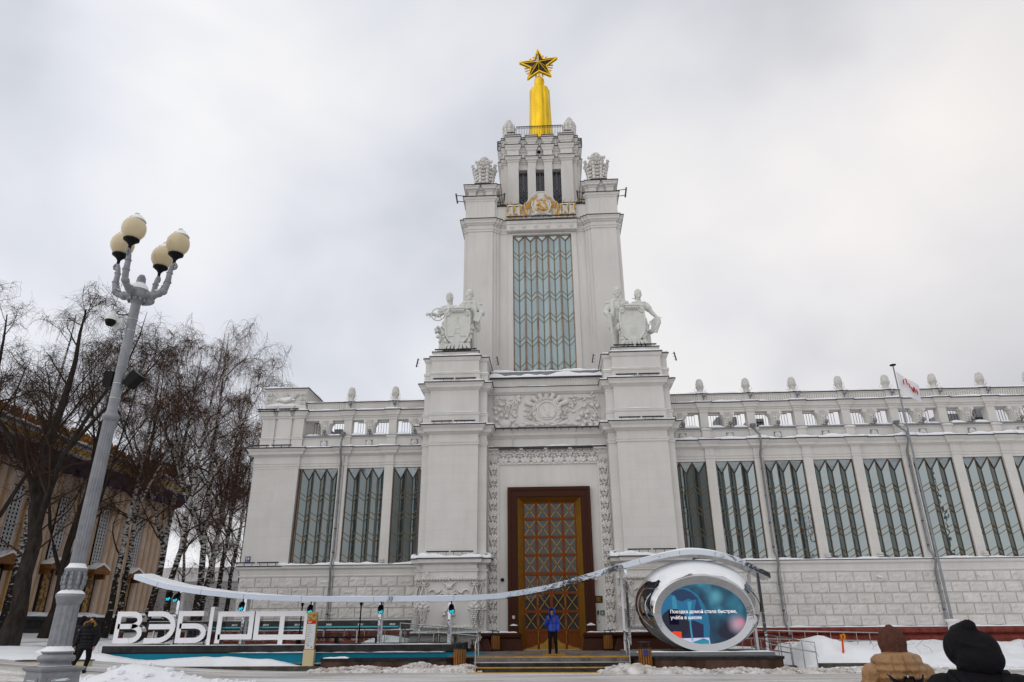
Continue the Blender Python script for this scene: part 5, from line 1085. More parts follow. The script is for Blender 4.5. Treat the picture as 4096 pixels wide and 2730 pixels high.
sec = [(29.72, 6.0, 2.02, 1.95, 1.40), (29.76, 6.0, 2.03, 2.00, 1.42), (30.1, 6.02, 2.12, 2.22, 1.52), (30.55, 6.03, 2.24, 2.43, 1.66), (31.1, 6.03, 2.34, 2.56, 1.75), (31.6, 6.02, 2.36, 2.52, 1.74), (32.1, 6.0, 2.34, 2.34, 1.64), (32.6, 6.0, 2.3, 1.95, 1.40), (33.0, 6.0, 2.25, 1.35, 1.0), (33.2, 6, 2.2, .6, .45), (33.24, 6, 2.2, .05, .04)]
NE = 64
def esec(s, k, g=0.0):
    y, cx, cz, rx, rz = s; a = 2*math.pi*k/NE; return (cx+(rx+g)*math.cos(a), y, max(.625, cz+(rz+g)*math.sin(a)))
eb = MB(); eb.add([esec(s, k) for s in sec for k in range(NE)], [(i*NE+k, i*NE+(k+1) % NE, (i+1)*NE+(k+1) % NE, (i+1)*NE+k) for i in range(len(sec)-1) for k in range(NE)], True)
eb.build('shell', 'chrome', EGG)
ri = [(6.0+1.68*math.cos(2*math.pi*k/NE), 29.78, 2.005+1.12*math.sin(2*math.pi*k/NE)) for k in range(NE)]; ro = [esec(sec[0], k) for k in range(NE)]; rin = [(x, y+.06, z) for x, y, z in ri]
rg = MB(); rg.add(ro+ri+rin, [(k, (k+1) % NE, NE+(k+1) % NE, NE+k) for k in range(NE)]+[(NE+k, NE+(k+1) % NE, 2*NE+(k+1) % NE, 2*NE+k) for k in range(NE)]); rg.build('bezel', 'chrome_bezel', EGG)
sw = MB(); vs_ = []; NU, NV = 60, 26
def egg_pt(u, v, g):                               # u: angle fraction of the upper half, v: along the sections
    f = 1+v*6.2; i = min(int(f), len(sec)-2); f -= i; s0, s1 = sec[i], sec[i+1]; y, cx, cz, rx, rz = [a+(b-a)*f for a, b in zip(s0, s1)]; a = math.pi*u; return (cx+(rx+g)*math.cos(a), y-g*.5*(1-v), cz+(rz+g)*math.sin(a))
for i in range(NU+1):
    for j in range(NV+1):
        u, v = i/NU, j/NV; n_ = .10*noise.fractal(Vector((u*9, v*5, 3.3)), .8, 2.1, 4); e_ = min((u-.17)*5, (.80-u)*5, (v-.02)*5, (.98-v)*5)+n_*3.0; g = -.03 if e_ < -.05 else -.03+.10*ss(-.05, .45, e_)+.02*n_; vs_.append(egg_pt(u, v, g))
sw.add(vs_, [(i*(NV+1)+j, (i+1)*(NV+1)+j, (i+1)*(NV+1)+j+1, i*(NV+1)+j+1) for i in range(NU) for j in range(NV)], True); sw.build('snow_cap', 'snow', EGG, kind='stuff')
# screen picture (flat, self-lit)
def screen_mat(name, col, s=1.0): 
    m = mat(name, (0, 0, 0), .4, emit=col, estr=s); return name
def screen_grad():
    m = bpy.data.materials.new('screen_bg'); m.use_nodes = True; t = m.node_tree; b = t.nodes['Principled BSDF']; b.inputs['Base Color'].default_value = (.005, .005, .008, 1); b.inputs['Roughness'].default_value = .35
    g = t.nodes.new('ShaderNodeNewGeometry'); mp_ = t.nodes.new('ShaderNodeMapping'); mp_.inputs['Location'].default_value = (-3.1, 0, -.3); mp_.inputs['Scale'].default_value = (.9, 1, .75); n = t.nodes.new('ShaderNodeTexNoise'); n.inputs['Scale'].default_value = 1.25; n.inputs['Detail'].default_value = 2
    t.links.new(g.outputs['Position'], mp_.inputs[0]); t.links.new(mp_.outputs[0], n.inputs[0]); s = t.nodes.new('ShaderNodeSeparateXYZ'); t.links.new(g.outputs['Position'], s.inputs[0]); mr = t.nodes.new('ShaderNodeMapRange'); mr.inputs['From Min'].default_value = 1.2; mr.inputs['From Max'].default_value = 3.1; mr.inputs['To Min'].default_value = -.28; mr.inputs['To Max'].default_value = .12; t.links.new(s.outputs['Z'], mr.inputs[0]); ad = t.nodes.new('ShaderNodeMath'); t.links.new(n.outputs[0], ad.inputs[0]); t.links.new(mr.outputs[0], ad.inputs[1])
    rp = t.nodes.new('ShaderNodeValToRGB'); e = rp.color_ramp.elements; e[0].position = .32; e[0].color = (.006, .008, .028, 1); e[1].position = .72; e[1].color = (.06, .30, .42, 1); k = e.new(.52); k.color = (.006, .085, .15, 1); t.links.new(ad.outputs[0], rp.inputs[0]); cur = rp.outputs[0]
    for (cx_, cz2, r_, col_) in ((7.28, 1.60, .48, (.55, .38, .48)), (7.42, 1.66, .22, (.75, .22, .28)), (6.55, 2.62, .42, (.10, .36, .48)), (7.2, 2.35, .45, (.02, .16, .24))):
        ds = t.nodes.new('ShaderNodeVectorMath'); ds.operation = 'DISTANCE'; ds.inputs[1].default_value = (cx_, 29.83, cz2); t.links.new(g.outputs['Position'], ds.inputs[0]); mr2 = t.nodes.new('ShaderNodeMapRange'); mr2.interpolation_type = 'SMOOTHSTEP'; mr2.inputs['From Min'].default_value = 0; mr2.inputs['From Max'].default_value = r_; mr2.inputs['To Min'].default_value = .85; mr2.inputs['To Max'].default_value = 0; t.links.new(ds.outputs['Value'], mr2.inputs[0])
        mx2 = t.nodes.new('ShaderNodeMix'); mx2.data_type = 'RGBA'; t.links.new(mr2.outputs[0], mx2.inputs['Factor']); t.links.new(cur, mx2.inputs['A']); mx2.inputs['B'].default_value = (*col_, 1); cur = mx2.outputs['Result']
    t.links.new(cur, b.inputs['Emission Color']); b.inputs['Emission Strength'].default_value = .8; MATS['screen_bg'] = m
screen_grad()
SCX, SCZ = 6.0, 2.005
def inell(x, z, k=.995): 
    dx, dz = (x-SCX)/1.68, (z-SCZ)/1.12; r_ = math.hypot(dx, dz)
    return (x, z) if r_ < k else (SCX+dx/r_*k*1.68, SCZ+dz/r_*k*1.12)
sc_ = MB(); sc_.prism([(SCX+1.68*math.cos(2*math.pi*k/NE), SCZ+1.12*math.sin(2*math.pi*k/NE)) for k in range(NE)], 29.83, 29.85); SCR = sc_.build('screen', 'screen_bg', EGG)
def decal(name, poly, col, lay, s=.9, sub=10):
    q = []
    for i in range(len(poly)):
        a, b = poly[i], poly[(i+1) % len(poly)]
        for k in range(sub): q.append(inell(a[0]+(b[0]-a[0])*k/sub, a[1]+(b[1]-a[1])*k/sub))
    mb = MB(); mb.prism(q, 29.828-.004*lay, 29.83-.004*lay); screen_mat('scr_'+name, col, s); return mb.build(name, 'scr_'+name, SCR)
lens_ = [(4.2, 1.95), (4.5, 2.6), (5.1, 3.0), (5.5, 2.95), (5.85, 2.7), (6.05, 2.35), (6.18, 1.9), (6.2, 1.5), (6.12, 1.1), (6.0, .8), (5.4, .8), (4.6, 1.2)]
decal('sky_area', lens_, (.008, .13, .26), 1); decal('dark_house', [(5.0, .95), (5.9, .95), (5.95, 1.6), (5.6, 1.75), (5.2, 1.7), (4.75, 1.75), (4.3, 1.6), (4.5, 1.2)], (.008, .012, .05), 2)
decal('tree_print', [(4.75, 2.75), (5.0, 2.9), (5.3, 2.93), (5.6, 2.8), (5.85, 2.55), (5.6, 2.5), (5.45, 2.56), (5.2, 2.45), (5.0, 2.52), (4.95, 2.65)], (.006, .03, .09), 3); decal('light_trunk', [(5.42, 1.0), (5.5, 1.0), (5.47, 1.6), (5.5, 2.1), (5.58, 2.45), (5.4, 2.45), (5.42, 1.9), (5.41, 1.5)], (.04, .25, .38), 3); decal('light_trunk_small', [(4.8, 2.1), (5.0, 2.12), (4.97, 2.5), (4.9, 2.72), (4.8, 2.6)], (.03, .22, .35), 3)
decal('spire_print', [(5.6, 1.95), (5.75, 2.45), (5.8, 2.6), (5.86, 2.4), (6.0, 1.95)], (.008, .04, .12), 3); decal('dark_disc', [(4.82+.56*math.cos(t*.4), 1.62+.56*math.sin(t*.4)) for t in range(16)], (.006, .006, .022), 4, sub=2); decal('dark_square', [(4.62, 1.6), (5.0, 1.6), (5.0, 2.17), (4.62, 2.17)], (.006, .006, .022), 4)
decal('red_bus', [(4.7, 1.1), (5.06, 1.1), (5.06, 1.34), (4.78, 1.36), (4.6, 1.3)], (.75, .05, .012), 5); decal('white_road', [(5.05, .86), (6.15, .86), (6.12, 1.12), (5.0, 1.1)], (.55, .55, .75), 3); decal('blue_car', [(5.45, .9), (6.1, .9), (6.1, 1.02), (5.9, 1.1), (5.65, 1.02), (5.5, .98)], (.02, .22, .33), 5)
screen_mat('scr_text', (.9, .88, .95), 1.0)
for i, (tx_, z_) in enumerate((("Поездка домой стала быстрее,", 2.02), ("учёба в школе", 1.80))):
    me = text_mesh(tx_, .19, .002, 'screen_caption', 'scr_text', 'LEFT', .001); w_ = max(v.co.x for v in me.vertices); k_ = (2.62 if i == 0 else 1.22)/w_
    place('screen_caption', me, SCR, (4.68, 29.79, z_), scale=(k_, 1, k_))
# ================================================================ mirrored ribbon canopy
CAN = thing('ribbon_canopy', 'long wavy mirrored ribbon canopy on posts with snow on top', 'canopy', (-4.5, 31.2, 0))
CP_ = [(-18.08, 3.78, .10), (-17.3, 3.55, .10), (-16.55, 3.36, .10), (-15.26, 3.16, .08), (-14.2, 3.04, .06), (-13.1, 2.94, .05), (-11.5, 2.85, .03), (-10.25, 2.81, .02), (-8.4, 2.79, .02), (-6.57, 2.78, 0), (-4.55, 2.78, 0), (-2.94, 2.82, 0), (-1.74, 2.92, 0), (0.0, 3.21, 0), (1.5, 3.58, 0), (2.9, 3.97, 0), (4.4, 4.33, 0), (5.2, 4.47, 0), (5.98, 4.53, 0), (6.9, 4.43, 0), (7.81, 4.16, 0), (8.5, 3.83, 0), (9.03, 3.55, 0)]
def cr_(ps, sub=4):
    o = []
    for i in range(len(ps)-1):
        p0, p1, p2, p3 = [np.array(ps[max(0, min(len(ps)-1, i+d))]) for d in (-1, 0, 1, 2)]
        for k in range(sub): t = k/sub; o.append(.5*((2*p1)+(-p0+p2)*t+(2*p0-5*p1+4*p2-p3)*t*t+(-p0+3*p1-3*p2+p3)*t**3))
    o.append(np.array(ps[-1])); return o
cs = cr_(CP_); n = len(cs); cm = MB(); TH, DP = .21, 1.35
ring = [[(x, 30.5, z), (x+.02, 30.5+DP, z+b_), (x+.02, 30.5+DP, z+b_-TH), (x, 30.5, z-TH)] for x, z, b_ in cs]
cm.add([p for r_ in ring for p in r_], [(i*4+k, (i+1)*4+k, (i+1)*4+(k+1) % 4, i*4+(k+1) % 4) for i in range(n-1) for k in range(4)]+[(0, 1, 2, 3), ((n-1)*4+3, (n-1)*4+2, (n-1)*4+1, (n-1)*4)]); cm.build('ribbon', 'chrome_ribbon', CAN)
sm_ = MB(); vs_ = []
for i, (x, z, b_) in enumerate(cs):
    h_ = (.02+.03*abs(noise.noise(Vector((x*.8, 3, 1))))+.03*noise.noise(Vector((x*3, 1, 1)))+.07*math.exp(-((x-5.8)/1.2)**2))*(.3 if i in (0, n-1) else 1)*(1 if not (-3.5 < x < 1.5) else .35)
    vs_ += [(x, 30.53, z+.002), (x, 30.56, z+h_*.7), (x, 30.9, z+h_+b_*.3), (x, 30.5+DP-.03, z+b_+h_)]
sm_.add(vs_, [(i*4+k, (i+1)*4+k, (i+1)*4+k+1, i*4+k+1) for i in range(n-1) for k in range(3)], True); sm_.build('snow', 'snow', CAN, kind='stuff')
sm2 = shared(MB().box(-.006, .006, -.004, .012, -TH+.004, -.004), 'panel_seam', 'flash')
for i in range(6, n-2, 7): place('panel_seam', sm2, CAN, (cs[i][0], 30.5, cs[i][1]), rot=(0, -math.atan2(cs[i+1][1]-cs[i-1][1], cs[i+1][0]-cs[i-1][0]), 0))
def cz_(x): 
    for a, b in zip(cs[:-1], cs[1:]):
        if a[0] <= x <= b[0]: return a[1]+(b[1]-a[1])*(x-a[0])/(b[0]-a[0])
    return cs[-1][1]
for x, z0_ in ((-16.4, .92), (-13.4, .92), (-10.45, .92), (-7.42, .92), (-4.42, .92), (3.1, .6), (8.55, .6)):
    for y, w_ in (((30.66, .055), (31.7, .05)) if x > 0 else ((31.5, .055), (31.78, .05))):
        dx = .0 if y < 31.6 else (.02 if x < 0 else -.1)
        MB().box(x+dx-w_, x+dx+w_, y-w_, y+w_, z0_, cz_(x)-TH+.02).build('post', 'chrome_flat' if y < 31.6 else 'white_face', CAN)  # rear posts painted white, standing in for bright light on mirrored metal
sl_ = MB(); sl_.tube([(0, 0, .06), (0, -.08, -.02), (.05, -.24, -.12)], [.09, .11, .11], 10); sl_.bar((0, 0, .06), (0, 0, .22), .02); sl_ = shared(sl_, 'spotlight_body', 'black'); 
led = MB()
for a in range(7): t = a*1.05; rr_ = 0 if a == 6 else .06; led.ell((.052+rr_*math.cos(t), -.262+.02*math.sin(t), -.125+rr_*math.sin(t)*.85), (.024, .012, .022), None, 6, 4)
led = shared(led, 'led', 'led_cyan')
for i, x in enumerate((-16.62, -16.3, -13.35, -10.35, -7.3, -4.28)):
    zz = cz_(x)-TH-.24; S = thing('stage_light', 'black stage light with cyan lamps under the canopy, %s from the left' % ('first', 'second', 'third', 'fourth', 'fifth', 'sixth')[i], 'stage light', (x, 31.1, zz), 'stage lights under the ribbon canopy'); S.scale = (1.15, 1.15, 1.15)
    a = obj('lamp_body', sl_, S, (0, 0, 0)); obj('led_array', led, S, (0, 0, 0))
# ================================================================ stage with letters
STG = thing('stage', 'low black stage with turquoise skirt in front of the left wing', 'stage', (-11.4, 31, .4))
MB().box(-18.85, -4.0, 30.62, 34.6, .25, .62).build('turquoise_skirt', 'turquoise', STG); MB().box(-18.9, -3.95, 30.56, 34.65, .66, .92).build('deck', 'deck_dark', STG); MB().box(-18.88, -3.97, 30.6, 34.6, .62, .66).build('shadow_gap', 'black', STG)
MB().box(-3.95, -3.1, 30.9, 34.6, .25, .52).build('ramp_side', 'turquoise', STG); snow_path([(-18.8, 30.58), (-4.2, 30.58)], .922, .5, .02, 5).build('snow', 'snow', STG, kind='stuff')
snow_path([(-13.5, 30.50), (-4.4, 30.50)], .63, .05, .025, 6).build('snow', 'snow', STG, kind='stuff')
PLT = thing('granite_planter', 'long brown granite planter wall left of the entrance steps', 'planter', (-6.2, 30, 0)); pz = [(-9.27, 29.75), (-4.26, 29.75), (-4.0, 30.0), (-3.1, 30.0), (-3.1, 30.5), (-9.27, 30.5)]
MB().stack(pz, [(-.05, 0), (.33, 0)]).build('granite_face', 'granite_wet', PLT); MB().stack(pz, [(.33, .03), (.44, .04), (.44, 0)]).build('cap', 'granite_black', PLT); snow_path([(-9.2, 29.74), (-8.2, 29.74)], .44, .3, .05, 3).build('snow', 'snow', PLT, kind='stuff')
LT = thing('letter_sign', 'big white letters ВЭБ|РФ with mirrored sides standing on the stage edge', 'sign', (-14.6, 31.1, .92))
def band(mb, pts, w, y0, y1, closed=False):
    P = [Vector(p) for p in pts]; m = len(P); Lf, Rt = [], []
    for i in range(m):
        a = P[i-1] if (closed or i > 0) else P[i]; b = P[(i+1) % m] if (closed or i < m-1) else P[i]
        d1 = (P[i]-a).normalized() if (P[i]-a).length > 1e-6 else None; d2 = (b-P[i]).normalized() if (b-P[i]).length > 1e-6 else None
        d1 = d1 or d2; d2 = d2 or d1; n1 = Vector((-d1.y, d1.x)); n2 = Vector((-d2.y, d2.x)); nn = (n1+n2)/(1+n1.dot(n2)); Lf.append(P[i]+nn*w/2); Rt.append(P[i]-nn*w/2)
    k = m if closed else m-1; o = []
    for y in (y0, y1): o += [(p.x, y, p.y) for p in Lf]+[(p.x, y, p.y) for p in Rt]
    fs = []
    for i in range(k):
        j = (i+1) % m; fs += [(i, j, m+j, m+i), (2*m+i, 3*m+i, 3*m+j, 2*m+j), (i, 2*m+i, 2*m+j, j), (m+i, m+j, 3*m+j, 3*m+i)]
    if not closed: fs += [(0, m, 3*m, 2*m), (m-1, 3*m-1, 4*m-1, 2*m-1)]
    mb.add(o, fs)
W_ = .205; h0, h1 = 1.03+.085, 2.26-.085; hm = 1.68
def arc(cx, cz, rx, rz, a0, a1, n=9): return [(cx+rx*math.cos(R(a0+(a1-a0)*i/n)), cz+rz*math.sin(R(a0+(a1-a0)*i/n))) for i in range(n+1)]
ub, lb_ = (h1-hm)/2, (hm-h0)/2; q = (h1-h0)/2
LETS = [('В', [([(-18.68, hm), (-18.1, hm)]+arc(-18.1, hm+ub, .36, ub, -90, 90)+[(-18.68, h1), (-18.68, h0)]+[(-18.06, h0)]+arc(-18.06, h0+lb_, .40, lb_, -90, 90), False)]),
 ('Э', [([(-17.42, h1), (-16.9, h1)]+arc(-16.85, h0+q, .62, q, 90, -90, 14)+[(-17.42, h0)], False), ([(-17.3, hm-.02), (-16.3, hm-.02)], False)]),
 ('Б', [([(-14.96, h1), (-15.96, h1), (-15.96, h0), (-15.3, h0)]+arc(-15.26, h0+lb_, .40, lb_, -90, 90)+[(-15.96, hm)], False)]),
 ('|', [([(-14.60, .84), (-14.60, 2.44)], False)]),
 ('Р', [([(-14.22, .99), (-14.22, h1-.03), (-12.84, h1-.03), (-12.84, 1.24), (-14.22, 1.24)], False)]),
 ('Ф', [([(-12.58, 1.22), (-12.58, h1-.03), (-10.45, h1-.03), (-10.45, 1.22)], True), ([(-11.5, h1-.03), (-11.5, .94)], False)])]
for ch, bands in LETS:
    mb = MB(); yb = 31.0
    for i, (pts, cl) in enumerate(bands): band(mb, pts, W_ if ch != '|' else .16, yb+.002*i, yb+.38+.002*i, cl)
    me = mb.mesh('letter'); me.materials.append(MATS['chrome']); me.materials.append(MATS['white_face'])
    for p in me.polygons:
        if abs(p.normal.y) > .9 and p.center.y < yb+.1: p.material_index = 1
    o = obj('letter', me, LT); o['label'] = 'white letter %s' % ch
# stage furniture
DSK = thing('timeline_desk', 'long sloping dark information desk with cyan timeline on the stage', 'display', (-12.5, 33.2, .92))
MB().hexa([(-18.6, 32.9, 1.50), (-6.4, 32.9, 1.50), (-6.4, 33.1, 1.50), (-18.6, 33.1, 1.50), (-18.6, 33.2, 1.86), (-6.4, 33.2, 1.86), (-6.4, 33.35, 1.84), (-18.6, 33.35, 1.84)]).build('desk_panel', 'deck_dark', DSK)
screen_mat('scr_cyan', (.01, .30, .36), .6); screen_mat('scr_white', (.7, .7, .75), .7)
MB().hexa([(-18.4, 32.945, 1.575), (-6.9, 32.945, 1.575), (-6.9, 32.96, 1.575), (-18.4, 32.96, 1.575), (-18.4, 32.99, 1.63), (-6.9, 32.99, 1.63), (-6.9, 33.0, 1.63), (-18.4, 33.0, 1.63)]).build('timeline', 'scr_cyan', DSK)
for i, yr_ in enumerate(('2007', '2013', '2014', '2017', '2020', '2021', '2022')):
    me = text_mesh(yr_, .13, .002, 'year_lettering', 'scr_white', 'CENTER'); o = obj('year_lettering', me, DSK, Vector((-15.9+i*1.45, 33.03, 1.67))-DSK.location, rot=(R(-38), 0, 0))
MB().tube([(-18.6, 33.3, 1.88), (-6.4, 33.3, 1.88)], .018, 6).build('steel_edge', 'steel', DSK)
for x in (-18.2, -15.8, -13.4, -11, -8.8, -6.8): MB().box(x-.03, x+.03, 33.1, 33.16, .92, 1.6).build('leg', 'steel', DSK)
BN = thing('stage_bench', 'low black bench standing on the stage behind the info totem', 'bench', (-9.5, 33.4, .92)); MB().box(-11.6, -7.9, 33.2, 33.7, 1.13, 1.2).build('seat', 'deck_dark', BN)
for x in (-11.55, -9.8, -7.95): MB().box(x-.05, x+.05, 33.25, 33.65, .92, 1.13).build('leg', 'deck_dark', BN)
def glass_rail(name, label, pts, n, z0=.92, h=.95):
    T = thing(name, label, 'railing', (pts[0][0], pts[0][1], z0)); a, b = Vector(pts[0]), Vector(pts[1])
    MB().tube([(a.x, a.y, a.z+h), (b.x, b.y, b.z+h)], .025, 8).build('top_rail', 'steel', T)
    for i in range(n+1): t = i/n; p = a.lerp(b, t); MB().tube([(p.x, p.y, p.z), (p.x, p.y, p.z+h)], .022, 8).build('post', 'steel', T); MB().box(p.x-.04, p.x+.04, p.y-.05, p.y-.02, p.z+h*.72, p.z+h*.78).build('clamp', 'steel', T)
    for i in range(n):
        p, q_ = a.lerp(b, i/n), a.lerp(b, (i+1)/n); MB().hexa([(p.x+.05, p.y-.03, p.z+.1), (q_.x-.05, q_.y-.03, q_.z+.1), (q_.x-.05, q_.y-.018, q_.z+.1), (p.x+.05, p.y-.018, p.z+.1), (p.x+.05, p.y-.03, p.z+h*.92), (q_.x-.05, q_.y-.03, q_.z+h*.92), (q_.x-.05, q_.y-.018, q_.z+h*.92), (p.x+.05, p.y-.018, p.z+h*.92)]).build('glass_panel', 'glass_clear', T)
    return T
glass_rail('glass_railing', 'steel and glass railing along the back of the stage', ((-18.4, 34.5, .92), (-6.9, 34.5, .92)), 12, .92, .78)
glass_rail('glass_railing', 'short steel and glass railing sloping down to the door landing', ((-6.75, 32.6, .86), (-3.3, 32.6, .58)), 4, .9, .88)
tube_rail('handrail', 'low curved steel handrail in front of the short glass railing', [('top_rail', [(-5.5, 32.4, 1.3), (-5.45, 32.4, 1.38), (-3.15, 32.4, 1.2), (-3.1, 32.4, 1.12)]), ('post', [(-5.2, 32.4, .9), (-5.2, 32.4, 1.36)]), ('post', [(-3.3, 32.4, .6), (-3.3, 32.4, 1.2)])])
for nm, x in (('left', -10.9), ('right', -8.3)):
    T = thing('light_stand', 'slim black light stand under the canopy, the %s one of two' % ('one behind the letter Ф' if False else nm), 'stand', (x, 31.6, .92)); MB().tube([(x, 31.6, .92), (x, 31.6, 2.55)], .03, 6).build('pole', 'black', T); MB().lathe([(.16, 0), (.14, .03), (.03, .05)], (x, 31.6, .92), 10).build('foot', 'black', T); MB().lathe([(.03, 0), (.07, .12), (.09, .16)], (x, 31.6, 2.42), 8).build('head', 'black', T)
# info totem
TOT = thing('information_totem', 'slim cream and gold information totem standing in the snow before the stage', 'sign', (-9.92, 30.15, .2))
tb = MB(); w2 = .21; tb.prism([(-9.92-w2, .75), (-9.92+w2, .75), (-9.92+w2, 2.12), (-9.92+w2*.8, 2.17), (-9.92, 2.19), (-9.92-w2*.8, 2.17), (-9.92-w2, 2.12)], 30.1, 30.24); tb.build('case', 'sign_gold', TOT); MB().box(-10.14, -9.70, 30.07, 30.27, .1, .75).build('foot', 'cream', TOT)
MB().box(-10.1, -9.74, 30.085, 30.1, .78, 1.72).build('map_sheet', 'paper', TOT); MB().box(-10.1, -9.74, 30.085, 30.1, 1.72, 1.86).build('red_header', 'red_print', TOT)
mat('photo_print', (.45, .30, .05), .4, col2=(.10, .07, .03), vscale=9); MB().box(-10.1, -9.74, 30.086, 30.1, 1.86, 2.1).build('photo_print', 'photo_print', TOT)
pr_ = MB()
for i in range(9): pr_.box(-10.07, -9.95+.03*(i % 4), 30.08, 30.084, 1.66-i*.085, 1.675-i*.085)
pr_.build('text_lines', 'zinc', TOT); MB().box(-10.06, -9.9, 30.08, 30.084, 1.80, 1.815).box(-10.06, -9.94, 30.08, 30.084, 1.76, 1.775).build('header_text', 'white_print', TOT); MB().box(-10.02, -9.95, 30.08, 30.084, .9, .93).box(-9.86, -9.8, 30.08, 30.084, .83, .87).build('red_mark', 'red_print', TOT)
# litter bins
slat = shared(MB().box(-.026, .026, -.012, .012, .1, .72), 'slat', 'wood_slat')
def bin_(x, y, z, label, s=1.0):
    T = thing('litter_bin', label, 'bin', (x, y, z), 'slatted litter bins'); T.scale = (s, s, s)
    me = MB().lathe([(.2, .0), (.2, .04), (.12, .05), (.12, .09), (.19, .1), (.19, .7), (.16, .74)], (0, 0, 0), 16); o = obj('liner', shared(me, 'liner', 'black_metal'), T, (0, 0, 0))
    for k in range(16):
        a = 2*math.pi*k/16; b = bpy.data.objects.new('slat', slat); COL.objects.link(b); b.parent = T; b.location = (.215*math.cos(a), .215*math.sin(a), 0); b.rotation_euler = (0, 0, a+math.pi/2)
    tp_ = MB().lathe([(.22, .92), (.22, .95), (.0, .955)], (0, 0, 0), 16)
    for k in range(4): a = .78+k*1.57; tp_.bar((.2*math.cos(a), .2*math.sin(a), .7), (.2*math.cos(a), .2*math.sin(a), .93), .014)
    tp_.tube([(.22*math.cos(k*.393), .22*math.sin(k*.393), .745) for k in range(16)], .014, 5, closed=True); obj('lid', shared(tp_, 'lid', 'black_metal'), T, (0, 0, 0)); return T
bin_(-3.70, 29.62, 0, 'slatted bin at the foot of the steps beside the left planter', 1.05); b2 = bin_(3.40, 28.40, 0, 'slatted bin with blue label in front of the mirrored egg', 1.08)
obj('blue_label', shared(MB().box(-.09, .09, -.245, -.235, .5, .68), 'blue_label', 'blue_sign'), b2, (0, 0, 0)); bin_(-2.72, 35.2, .5, 'slatted bin on the landing left of the door', .92); bin_(2.55, 35.2, .5, 'slatted bin on the landing right of the door', .92)
# orange marker, flagpole, banner behind lamp, bench base
OM = thing('marker_post', 'orange marker post with yellow plate stuck in the snow', 'post', (11.85, 31.5, .3)); MB().bar((11.78, 31.5, .2), (11.86, 31.5, 1.0), .035, .02).build('post', 'orange', OM); MB().box(11.78, 12.0, 31.46, 31.5, 1.0, 1.2).build('plate', 'orange', OM); MB().box(11.80, 11.98, 31.452, 31.459, 1.03, 1.18).build('plate_face', 'yellow_paint', OM); MB().box(11.865, 11.905, 31.444, 31.451, 1.05, 1.15).build('plate_mark', 'black', OM)
FP = thing('flagpole', 'tall grey flagpole with a white flag rising from a white stone urn', 'flagpole', (17.72, 34, 0)); MB().lathe([(.05, 1.6), (.062, 1.7), (.058, 4.4), (.046, 4.5), (.042, 9), (.032, 13.75)], (17.72, 34, 0), 10).build('pole', 'lamp_paint', FP); MB().lathe([(.26, .3), (.23, 1.3), (.22, 1.6), (.29, 1.66), (.29, 1.74), (.1, 1.76)], (17.72, 34, 0), 18).build('urn', 'white_plastic', FP); MB().lathe([(.04, 13.75), (.15, 13.78), (.15, 13.82), (.02, 13.85)], (17.72, 34, 0), 12).build('cap', 'black', FP)
fg = MB(); nu, nv = 14, 8; vs_ = []
for i in range(nu+1):
    u = i/nu
    for j in range(nv+1):
        v = j/nv; x = 17.80+.95*u; z = 13.45-.95*u*.85-1.25*v*(1-.62*u)-.35*u*v; y = 34+.10*math.sin(u*6+v*2)*u; vs_.append((x, y, z))
fg.add(vs_, [(i*(nv+1)+j, (i+1)*(nv+1)+j, (i+1)*(nv+1)+j+1, i*(nv+1)+j+1) for i in range(nu) for j in range(nv)], True); FL = fg.build('flag', 'flag_white', FP)
fm2 = MB(); 
for a, b in (((17.98, 12.95), (18.12, 12.98)), ((17.98, 12.95), (17.98, 12.7)), ((18.12, 12.98), (18.14, 12.68)), ((18.22, 12.75), (18.24, 12.5)), ((18.3, 12.55), (18.36, 12.28)), ((18.36, 12.28), (18.42, 12.55)), ((18.42, 12.55), (18.46, 12.25)), ((18.52, 12.42), (18.54, 12.15))): fm2.bar((a[0], 33.86, a[1]), (b[0], 33.86, b[1]), .025, .006)
fm2.build('flag_lettering', 'red_print', FL)
BS_ = thing('concrete_bench', 'low cream bench with brown wooden top half hidden by the lamp post', 'bench', (-18.5, 27.2, .3)); MB().box(-19.85, -17.2, 27.0, 27.4, .15, .50).build('base', 'cream', BS_); MB().box(-19.9, -17.15, 26.96, 27.44, .50, .54).build('top', 'kerb', BS_)
TRI = thing('tricolour_banner', 'blue and red upright banner mostly hidden behind the lamp post', 'banner', (-14.9, 21.8, .1)); MB().box(-15.02, -14.83, 21.9, 21.93, .5, 2.8).build('blue_stripe', 'blue_sign', TRI); MB().box(-14.985, -14.86, 21.893, 21.90, 2.3, 2.7).build('red_stripe', 'red_print', TRI)
